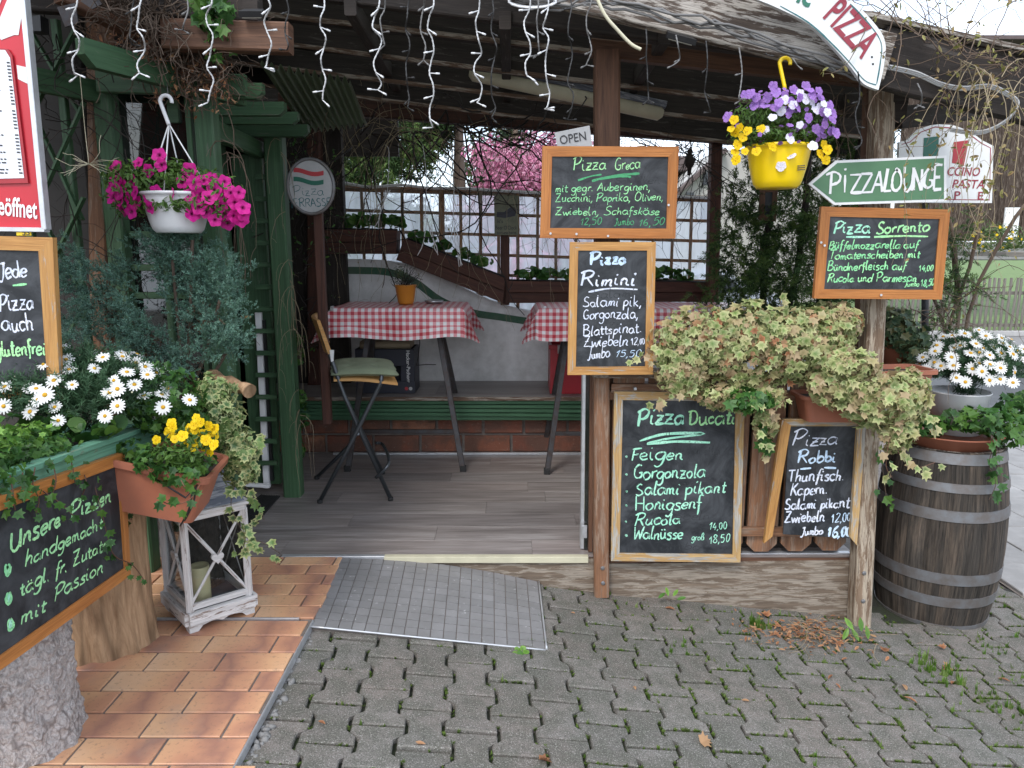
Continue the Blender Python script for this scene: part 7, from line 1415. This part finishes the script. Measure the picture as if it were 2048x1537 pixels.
# ================================================================ bare vines
def vine(label, starts, n, mat, r0=.004, name='climbing_vine', leafy=0, g=-.1, wob=.3, step=.05, ln=(8, 20), dspread=1., d0=(0, 0, 0), leafmat_='bud_leaf', lsize=.016, child=None):
    t = thing(name, label, 'vine', starts[0] if isinstance(starts[0], Vector) else starts[0][0]); mb = MB(); ends = []
    for k in range(n):
        s = random.choice(starts); s = s[0].lerp(s[1], random.random()) if isinstance(s, tuple) else s; d = Vector((random.gauss(0, dspread), random.gauss(0, dspread*.6), random.gauss(0, dspread)))+Vector(d0)
        P_ = walk(s, d, random.randint(*ln), step, wob, g); N_ = len(P_); mb.tube(P_, [r0*(1-.7*i/N_) for i in range(N_)], 4, cap=False)
        for q in P_[2::3]:
            if random.random() < .5: mb.tube(walk(q, (random.gauss(0, 1), random.gauss(0, 1), random.gauss(0, 1)-.3), random.randint(2, 6), step*.6, wob, g), r0*.4, 3, cap=False)
        ends += P_[1:]
    o = mb.build('stems', mat, t); o['kind'] = 'stuff'
    if leafy: n_ = leafy; idx = RNG.integers(0, len(ends), n_); P_ = np.array([ends[i] for i in idx])+rv(n_, .008); leaves(t, OVAL, mats_from(rv(n_)+[0, -.5, .2], rv(n_)+[0, 0, .6], RNG.uniform(lsize*.6, lsize*1.3, n_)), P_, leafmat_, npart=0, massname='leaf_buds')
    return t
L_ = lambda a, b2, Y0, Y1=None: (at(*a, Y0), at(*b2, Y1 or Y0))
vine('tangle of dry brown vines over the top left eaves above the pergola beam', [L_((230, 10), (420, 60), 3.0), L_((300, 60), (440, 130), 3.05), L_((200, 0), (330, 30), 2.9)], 230, 'twig_brown', .0032, step=.035, wob=.55, g=-.03, ln=(6, 14))
vine('reddish dead leaves and stems hanging above the green front beam', [L_((260, 50), (350, 110), 3.05), L_((320, 90), (430, 150), 3.08)], 120, 'twig_red', .003, leafy=900, leafmat_='dead_leaf', lsize=.014, step=.03, wob=.6, ln=(4, 10))
vine('black cable-like vines wound through the green lattice', [L_((70, 60), (160, 140), 3.0), L_((80, 200), (165, 500), 3.05), L_((220, 120), (250, 300), 3.1)], 30, 'twig_dark', .0024, step=.06, wob=.35, g=-.25, ln=(8, 18), dspread=.6)
vine('dark branch bundle twisted along the rear header above the trellis', [L_((690, 270), (1000, 255), 5.4), L_((860, 245), (1080, 262), 5.3)], 34, 'twig_dark', .008, step=.11, wob=.25, g=-.02, ln=(8, 18), dspread=.5, d0=(.4, 0, 0))
vine('dark bare twigs hanging in front of the pink blossom tree', [L_((640, 240), (1180, 275), 5.3), L_((940, 270), (1110, 285), 5.2)], 85, 'twig_dark', .0024, step=.06, wob=.3, g=-.2, ln=(8, 18), dspread=.5)
vine('pale bare twigs hanging over the left half of the trellis', [L_((650, 245), (900, 260), 5.2), L_((700, 250), (1050, 280), 5.25)], 44, 'twig_pale', .0026, step=.08, wob=.2, g=-.3, ln=(9, 19), dspread=.4, leafy=60)
vine('dark twig tangle under the rear header right of the boards', [L_((1260, 290), (1430, 300), 5.2), L_((1340, 280), (1440, 360), 5.1)], 60, 'twig_dark', .003, step=.06, wob=.35, g=-.14, ln=(6, 16), dspread=.6)
vine('bare budding twigs arching over the roof corner right of the arched sign', [L_((1775, 45), (2000, 130), 2.9), L_((1750, 20), (1850, 75), 2.95), L_((1900, 90), (2048, 160), 2.95)], 44, 'twig_brown', .0024, step=.04, wob=.26, g=.02, ln=(5, 13), dspread=.7, leafy=240, d0=(.2, 0, .25))
vine('long budding twigs hanging down in front of the white Italian sign', [L_((1900, 110), (2040, 170), 2.9), L_((1940, 120), (2048, 220), 2.92)], 24, 'twig_pale', .0019, step=.05, wob=.16, g=-.30, ln=(6, 16), dspread=.4, leafy=330, d0=(.15, 0, -.1))
vine('dry twigs hanging beside the right front post below the roof', [L_((1640, 160), (1780, 210), 3.4), L_((1700, 250), (1820, 260), 3.5)], 18, 'twig_brown', .002, step=.05, wob=.25, g=-.3, ln=(6, 16), dspread=.5, leafy=30)
vine('thick dry twig tangle behind the Sorrento board and the barrel daisies', [L_((1850, 500), (1900, 640), 3.9), L_((1830, 620), (1920, 660), 3.8)], 34, 'twig_brown', .0026, step=.05, wob=.25, g=-.12, ln=(5, 14), dspread=.7, leafy=60, d0=(.3, 0, 0))
vine('straw coloured vine hanging along the inner green post', [L_((560, 275), (590, 700), 4.2), L_((585, 500), (600, 850), 4.2)], 22, 'twig_pale', .002, step=.035, wob=.12, g=-.9, ln=(6, 13), dspread=.12)
vine('dry vine stems running down the second green post', [L_((440, 200), (455, 420), 3.15), L_((445, 300), (520, 330), 3.3)], 12, 'twig_brown', .0024, step=.04, wob=.12, g=-.9, ln=(6, 12), dspread=.15)
vine('dark dense vines behind the inner green post and round sign', [L_((590, 300), (620, 700), 4.9), L_((600, 280), (640, 420), 4.8)], 80, 'twig_dark', .004, step=.05, wob=.4, g=-.1, ln=(4, 9), dspread=.4, leafy=240, leafmat_='ivy_green', lsize=.02)
ivy_thing('dark ivy leaves hanging above the white basket near the top edge', [b_(440, 30, 2.9, (.05, .05, .09)), b_(405, 25, 2.9, (.05, .05, .05)), b_(430, 90, 2.95, (.04, .04, .06)), b_(460, 70, 2.95, (.02, .03, .05))], 90, .034, 'ivy_green', 90)
ivy_thing('small dark ivy creeping up behind the inner green post near the floor', [b_(604, 820, 4.5, (.035, .05, .14)), b_(600, 900, 4.5, (.03, .05, .08)), b_(598, 700, 4.6, (.03, .05, .12))], 130, .026, 'ivy_green', 130)
# loose bundle of white string by the basket
t = thing('string_bundle', 'frayed bundle of white string tied in front of the wooden post', 'string', at(180, 330, 2.9)); mb = MB()
for k in range(16): mb.tube(walk(at(178, 328, 2.9), (random.choice((-1, 1))*random.uniform(.6, 1), 0, random.uniform(-.45, .5)), random.randint(5, 9), .016, .22, -.06), .0011, 3)
mb.tube(catmull([at(178, 328, 2.9), at(170, 260, 2.9), at(160, 150, 2.85)], 4), .0013, 4); mb.build('strings', 'cream', t)
for k, (x, y_, lb) in enumerate(((775, 425, 'white icicle end dangling over the left planter box'), (850, 480, 'white icicle end dangling over the sloping planter box'), (905, 500, 'white icicle end dangling right over the sloping planter box'))):
    t = thing('icicle_light', lb, 'light string', at(x, y_, 5.2)); mb = MB()
    for q in range(3): mb.tube(walk(at(x+random.uniform(-6, 6), y_-45, 5.2), (random.gauss(0, .25), 0, -1), 5, .055, .22, -.1), .004, 4)
    mb.tube(catmull([at(x, y_-45, 5.2), at(x+3, y_-120, 5.2), at(x-4, 290, 5.2)], 5), .003, 4); mb.build('cord', 'white_plastic', t)
# ================================================================ dead leaves on the ground
def leafthing(px, py, s, lab, rx=0.):
    X = gz(px, py, -.25); z = zg(X.x); p = gz(px, py, z+.006); 
    if p.x < -.8: z = 0; p = gz(px, py, .004)
    for _ in range(3): p = gz(px, py, zg(p.x)+.008)
    mb = MB(); base = random.choice((OVAL, MAPLE)); me = base.mesh('dead_leaf', 'dead_leaf'); o = link('dead_leaf', me, None, None, p, (random.gauss(0, .25), random.gauss(0, .25), random.uniform(0, 6.28))); o.scale = (s, s, s*1.8); tag(o, lab, 'leaf', None)
for (x, y_, s, lab) in ((841, 1487, .028, 'orange dead leaf on the paving at the bottom left centre'), (1086, 1520, .032, 'orange dead leaf on the paving at the bottom edge centre'), (1407, 1483, .034, 'curled orange dead leaf at the bottom right of the centre'), (1270, 1376, .02, 'small orange dead leaf on a paver below the Ducati board'), (1492, 1401, .022, 'small brown dead leaf beside a chip of white on the paving'), (1810, 1375, .034, 'pinkish dead leaf, upper one of the pair on the right paving'), (1818, 1397, .032, 'pinkish dead leaf, lower one of the pair on the right paving'), (1338, 1216, .03, 'orange dead leaf below the wooden fascia board'), (1532, 1230, .035, 'large orange dead leaf at the left edge of the leaf litter'), (1768, 1300, .028, 'orange dead leaf in front of the weathered post foot'), (1885, 1295, .025, 'orange dead leaf in front of the barrel'), (1895, 1335, .03, 'pale dead leaf standing on edge right of the grass tuft'), (1905, 1365, .026, 'pale dead leaf beside the right paving grass'), (2005, 1358, .03, 'long pinkish dead leaf near the right edge'), (1662, 1352, .022, 'orange dead leaf in the middle of the right paving'), (1675, 1370, .018, 'small yellow leaf on the right paving'), (645, 1445, .02, 'brown dead leaf in the joint beside the tiled terrace'), (1145, 1225, .014, 'tiny orange leaf beside the ramp corner')): leafthing(x, y_, s, lab)
lp_, n = [], 420
for _ in range(n): x, y_ = random.gauss(1610, 62), random.gauss(1268, 17); lp_.append((x+(y_-1268)*1.2, y_))
P_ = []
for x, y_ in lp_:
    p = gz(x, y_, -.31); 
    for _ in range(2): p = gz(x, y_, zg(p.x)+.008)
    P_.append((p.x, min(p.y, 3.37), p.z+random.uniform(0, .008)))
o = link('leaf_litter', scatter_mesh('leaf_litter', OVAL, mats_from(rv(n, .35)+[0, 0, 1], rv(n), RNG.uniform(.006, .022, n)), np.array(P_), 'dead_leaf')); tag(o, 'heap of crumbled reddish leaf litter by the foot of the weathered post', 'leaf litter'); kind(o, 'stuff')
lm = MB(); ring = [gz(x, y_, zg(gz(x, y_, -.28).x)+.003) for x, y_ in ((1330, 1200), (1420, 1225), (1520, 1262), (1640, 1292), (1740, 1310), (1760, 1285), (1700, 1255), (1560, 1225), (1400, 1200))]
for _ in range(30): x, y_ = random.gauss(1600, 90), random.gauss(1270, 25); p = gz(x, y_, zg(1.4)+.006); lm.tube(walk(p, (random.gauss(0, 1), random.gauss(0, .5), 0), random.randint(4, 10), .02, .2, 0), .0012, 3)
tag(lm.build('twigs', 'twig_pale'), 'thin dry twigs lying on the paving near the leaf litter', 'twigs')
t = thing('weed', 'young broad-leaved weed growing at the foot of the weathered post', 'plant', at(1700, 1268, 3.15)); P_ = np.array([at(x, y_, 3.15) for x, y_ in ((1700, 1250), (1722, 1252), (1690, 1270), (1712, 1272), (1735, 1268))]); leaves(t, OVAL, mats_from(np.tile([0, -.8, .6], (5, 1))+rv(5, .2), np.tile([0., 0, 1], (5, 1))+rv(5, .4), np.full(5, .04)), P_, 'ivy_lime', npart=5)
t = thing('weed', 'small weed with toothed leaves below the fascia board', 'plant', at(1345, 1190, 3.36)); P_ = np.array([at(x, y_, 3.34) for x, y_ in ((1335, 1185), (1350, 1187), (1365, 1196), (1322, 1192))]); leaves(t, OVAL, mats_from(np.tile([0, -.6, .7], (4, 1)), rv(4)+[.5, 0, .3], np.full(4, .03)), P_, 'ivy_lime', npart=4)
t = thing('weed', 'round-leaved weed at the front edge of the grey ramp', 'plant', gz(1040, 1300, -.15)); P_ = np.array([gz(x, y_, -.13) for x, y_ in ((1034, 1300), (1046, 1298), (1040, 1308), (1052, 1305), (1030, 1308))]); leaves(t, ROUND, mats_from(np.tile([0, -.4, .9], (5, 1))+rv(5, .2), rv(5), np.full(5, .016)), P_, 'ivy_lime', npart=5)
n = 60; P_ = []; sb2 = MB(); sb2.lathe([(0, -.5), (.8, -.3), (1, .1), (.6, .5), (0, .6)], 0, 0, 6, wob=lambda th, z: 1+.2*math.sin(th*3+z*4))
for _ in range(n): y_ = random.uniform(1255, 1536); x = 622-(y_-1245)*.47+random.uniform(2, 20); p = gz(x, y_, -.035); P_.append(tuple(p))
o = link('rubble', scatter_mesh('rubble', sb2, mats_from(rv(n), rv(n), RNG.uniform(.005, .016, n)), np.array(P_), 'slab')); tag(o, 'small broken stones and grit between the tiles and the paving', 'rubble'); kind(o, 'stuff')
# ================================================================ street and background
zs_ = -.45
struct(sheet('road', [-60, -10, 10, 60], 7.6, 13.4, lambda x: zs_+.004, 'asphalt'))
rdg = sheet('pavement', [2.81, 60], 1.2, 7.25, lambda x: zs_+.035, 'mortar'); struct(rdg)
slab_me = tile_mb(.394, .394, .04, .004).mesh('slab', 'slab'); c_ = []
for i in range(0, 14):
    for j in range(0, 16):
        X, Y = 3.02+i*.402, 1.6+j*.402+(.2 if i % 2 else 0)
        if Y > 7.1: continue
        d_ = Vector((X, Y, -1.9)); u = d_.x/(d_.y*CP-d_.z*SP)*F+1024
        if 1900 < u < 2150 and Y > 2.7: link('slab', slab_me, rdg, None, (X, Y, zs_+.052+random.uniform(-.003, .003)), (random.gauss(0, .006), random.gauss(0, .006), 0))
kb = MB()
for k in range(60):
    kb = MB(); kb.box(-14+k*.6, -14+k*.6+.59, 7.25, 7.38, -.6, -.34, c=.015)
    if k == 0: kme = kb.mesh('kerb_stone', 'kerb', ( -14, 0, 0)); kerb = thing('kerb', 'near row of grey kerb stones along the road on the right', 'kerb', (0, 7.3, -.4))
    if -14+k*.6 > 2: link('kerb_stone', kme, kerb, None, (-14+k*.6, -7.3, .4), None)
kerb2 = thing('kerb', 'far row of pale kerb stones in front of the picket fence', 'kerb', (0, 13.4, -.4)); kb = MB(); kb.box(0, .99, 13.4, 13.52, -.6, -.33, c=.015); kme = kb.mesh('kerb_stone', 'kerb')
for k in range(26): link('kerb_stone', kme, kerb2, None, (-3+k*1.0, -13.4, .4), None)
struct(sheet('far_pavement', [-60, 60], 13.52, 15.6, lambda x: zs_+.11, 'slab')); struct(sheet('meadow', [-60, 60], 15.9, 60, lambda x: zs_+.10, 'grass_far'))
fn = thing('picket_fence', 'weathered grey picket fence beyond the road on the right', 'fence', (9, 15.7, -.35)); pk = MB(); pk.box(-.028, .028, -.01, .01, 0, 1.16, c=.004); pme2 = pk.mesh('picket', 'grey_picket')
for k in range(90): link('picket', pme2, fn, None, (-1.2+k*.112, 0, .07+random.uniform(-.01, .01)), (0, random.gauss(0, .012), 0))
for z in (.20, .88): mb = MB(); mb.box(7.6, 18.2, 15.72, 15.75, zs_+.1+z, zs_+.17+z); mb.build('rail', 'grey_picket', fn)
mb = MB(); mb.box(7.6, 18.2, 15.66, 15.78, zs_+.1, zs_+.22); mb.build('plinth', 'kerb', fn)
tb2 = thing('wooden_table', 'grey weathered wooden table top beyond the picket fence at the right edge', 'table', at(2040, 520, 12.5)); p = at(2030, 508, 10.5)
for k in range(5): mb = MB(); mb.box(p.x-.45, p.x+2.2, 10.0+k*.26, 10.25+k*.26, p.z-.03, p.z+.03); mb.build('board', 'grey_picket', tb2)
for x in (p.x+1.2, p.x+1.9): mb = MB(); mb.box(x-.06, x+.06, 10.5, 10.6, zs_, p.z-.03); mb.build('leg', 'grey_picket', tb2)
# barn with vertical boards
bn = thing('barn', 'dark brown barn of vertical boards behind the white Italian sign', 'building', (12, 20, -.4)); x0 = at(1800, 300, 20).x; ztp = at(2040, 190, 20).z
for k in range(46):
    w_ = .125; xx = x0+k*.13; zt9 = at(1900, 240, 20).z+(xx-at(1900, 240, 20).x)*.35+1.2; mb = MB(); mb.box(xx, xx+w_, 20+random.uniform(-.02, .02), 20.05, at(1900, 482, 20).z, min(zt9, 6.5), c=.006)
    if not (at(2012, 420, 20).x < xx < at(2030, 420, 20).x and False): mb.build('board', 'barn_wood', bn)
mb = MB(); a, b2 = at(2012, 415, 19.9), at(2034, 478, 19.9); mb.box(a.x, b2.x, 19.9, 19.95, b2.z, a.z+.0); mb.build('white_door', 'white_paint', bn)
mb = MB(); mb.box(x0-.3, x0+6.5, 19.6, 19.85, at(1900, 482, 20).z-.5, at(1900, 484, 20).z); mb.build('wall_base', 'slab', bn); mb = MB(); mb.box(x0-.5, x0+7, 19.2, 24, 6.5, 6.6); mb.build('roof', 'roof_tile', bn)
bsh = thing('shrub', 'small yellow flowering shrub at the foot of the barn', 'shrub', at(2010, 480, 17)); n = 900; P_, nr_ = blob_points([b_(1998, 478, 17, (.6, .3, .35)), b_(2035, 488, 17, (.5, .3, .15))], n); leaves(bsh, OVAL, mats_from(nr_, rv(n), RNG.uniform(.03, .07, n)), P_, 'tree_leaf', npart=0); n = 50; P_, nr_ = blob_points([b_(1998, 478, 16.9, (.6, .3, .35))], n); o = link('blossoms', scatter_mesh('blossoms', PAN, mats_from(nr_+[0, -1, 0], rv(n), np.full(n, .028)), P_, 'pansy_yellow', bsh.location), bsh); o['kind'] = 'stuff'
# trees behind the trellis
def tree(label, cx, Y, z0, h, rad, n, mat, size, base=OVAL, name='tree', trunk='twig_brown', lean=0, blobs=9, up=.3, low=.35):
    t = thing(name, label, 'tree', (cx, Y, z0)); mb = MB(); top = Vector((cx+lean, Y, z0+h*.9)); mb.tube([Vector((cx, Y, z0)), Vector((cx+lean*.3, Y, z0+h*.4)), top], [h*.025+.04, h*.018+.02, .02], 8); B_ = []
    for k in range(blobs):
        a = random.uniform(0, 6.28); q = random.random(); z = z0+h*(low+(1-low)*q); r = rad*(.75 if name == 'tree' else (1.1-q*.85)); c = Vector((cx+lean*q+math.cos(a)*r*.7, Y+math.sin(a)*r*.6, z)); s = rad*random.uniform(.35, .6)*(1 if name == 'tree' else (1.1-q*.7)); B_.append((tuple(c), (s, s*.8, s*.8))); mb.tube([Vector((cx+lean*q*.7, Y, z-s*.8)), c], [.03, .01], 4)
    mb.build('trunk', trunk, t); P_, nr_ = blob_points(B_, n, (.35, 1.1), .4); o = link('crown', scatter_mesh('crown', base, mats_from(nr_+rv(n, .6), rv(n)+[0, 0, up], RNG.uniform(size*.6, size*1.3, n)), P_, mat, t.location), t); return t
tree('dark green spruce behind the left half of the trellis', -2.9, 15, -.4, 6.5, 2.0, 7000, 'thuja', .34, FLATS, 'conifer_tree', low=.1, blobs=16, up=-.4)
tree('broad dark conifer in the middle behind the trellis', -1.1, 16, -.4, 7, 2.1, 9500, 'thuja', .34, FLATS, 'conifer_tree', low=.1, blobs=18, up=-.4)
tree('loose light green tree at the far left behind the round sign', -4.6, 13, -.4, 5.5, 1.4, 3200, 'tree_leaf', .07, low=.2, blobs=10)
tree('pink cherry tree in blossom left of the upper blackboard', .15, 14, -.4, 3.5, 1.2, 9500, 'blossom', .042, ROUND, low=.42, blobs=16)
tree('second pink cherry tree in blossom further back behind the blackboard', 1.3, 17, -.4, 4.1, 1.5, 4200, 'blossom', .06, ROUND, low=.4, blobs=10)
tree('feathery grey green tree behind the pink cherry blossom', .1, 22, -.4, 7.6, 1.6, 7000, 'ivy_dull', .12, low=.3, blobs=10)
hd = thing('hedge', 'mixed green garden hedge seen through the cloudy film', 'hedge', (0, 12.6, -.4)); n = 9000; P_, nr_ = blob_points([((x, 14.9, .0), (.9, .5, .75+.3*math.sin(x*2))) for x in np.arange(-8, 4.5, .9)], n); leaves(hd, OVAL, mats_from(nr_, rv(n), RNG.uniform(.04, .10, n)), P_, 'tree_leaf', npart=0)
# house far behind on the right of the boards
hh = thing('house', 'pale gabled house with a dark roof far behind the right end of the trellis', 'building', (7, 26, -.4)); a = at(1352, 420, 26); 
mb = MB(); hx0, hx1 = at(1350, 400, 26).x, at(1500, 400, 26).x; mb.prism([(hx0, -.4), (hx1+3, -.4), (hx1+3, at(0, 300, 26).z), (at(1440, 300, 26).x, at(0, 300, 26).z), (hx0, at(0, 395, 26).z)], (0, 26, 0), (1, 0, 0), (0, 0, 1), 8); mb.build('wall', 'house_wall', hh)
mb = MB(); mb.beam(at(1338, 400, 25.8), at(1450, 300, 25.8), .16, .5, up=(0, -1, 0)); mb.build('roof', 'roof_tile', hh)
for (x0, x1, y0, y1) in ((1372, 1388, 385, 405), (1405, 1425, 345, 370), (1400, 1425, 400, 440)): a, b2 = at(x0, y1, 25.96), at(x1, y0, 25.96); mb = MB(); mb.box(a.x, b2.x, 25.93, 25.98, a.z, b2.z); mb.build('window', 'house_dark', hh)
h2 = thing('house', 'long pale house across the road behind the trellis', 'building', (1, 30, -.4)); a, b2 = at(1080, 520, 30), at(1345, 300, 30); mb = MB(); mb.box(a.x-2, b2.x, 30, 36, -.4, at(1200, 345, 30).z, c=.01); mb.build('wall', 'house_wall', h2); mb = MB(); mb.box(a.x-2.5, b2.x+.5, 29.5, 36.5, at(1200, 345, 30).z, at(1200, 336, 30).z+.4); mb.build('roof', 'roof_tile', h2)
for k in range(6): xx = a.x-.8+k*1.05; mb = MB(); mb.box(xx, xx+.6, 29.96, 29.99, .6, 1.7); mb.build('window', 'house_dark', h2)
# parked car seen through the film
cr = thing('parked_car', 'light grey car parked behind the film at the right end of the trellis', 'car', (5.2, 17, -.35)); cx = at(1385, 540, 17).x
prof = [(-2.0, .25), (-2.02, .62), (-1.9, .80), (-1.25, .88), (-.75, 1.32), (.55, 1.36), (1.25, .92), (1.85, .84), (2.0, .6), (2.0, .25)]
mb = MB(); mb.prism([(x+cx, z-.35) for x, z in prof], (0, 16.2, 0), (1, 0, 0), (0, 0, 1), 1.65); mb.build('body', 'car_paint', cr); mb = MB(); mb.prism([(x+cx, z-.35) for x, z in ((-1.1, .90), (-.68, 1.26), (-.05, 1.28), (-.05, .90))], (0, 16.18, 0), (1, 0, 0), (0, 0, 1), .01); mb.build('side_window', 'car_window', cr)
mb = MB(); mb.prism([(x+cx, z-.35) for x, z in ((.03, .90), (.03, 1.28), (.5, 1.28), (1.05, .90))], (0, 16.18, 0), (1, 0, 0), (0, 0, 1), .01); mb.build('side_window', 'car_window', cr)
for x in (-1.3, 1.25): mb = MB(); mb.tube([(cx+x, 16.15, -.04), (cx+x, 16.4, -.04)], .31, 20); w9 = mb.build('wheel', 'tyre', cr); mb = MB(); mb.tube([(cx+x, 16.13, -.04), (cx+x, 16.14, -.04)], .2, 14); mb.build('rim', 'alu', w9)
orn = thing('hanging_ornament', 'small dark bird-shaped ornament hanging right of the uppermost middle board', 'ornament', at(1379, 330, 5.0)); p = at(1379, 330, 5.0); mb = MB()
mb.lathe([(0, -.07), (.012, -.06), (.014, -.02), (.030, .0), (.034, .03), (.022, .055), (.014, .07), (.02, .085), (.012, .10), (0, .105)], p.x, p.y, 14, z0=p.z); mb.build('figure', 'twig_dark', orn)
mb = MB(); mb.tube([p+Vector((0, 0, .10)), p+Vector((0, 0, .30))], .002, 4); mb.build('wire', 'dark_cord', orn)
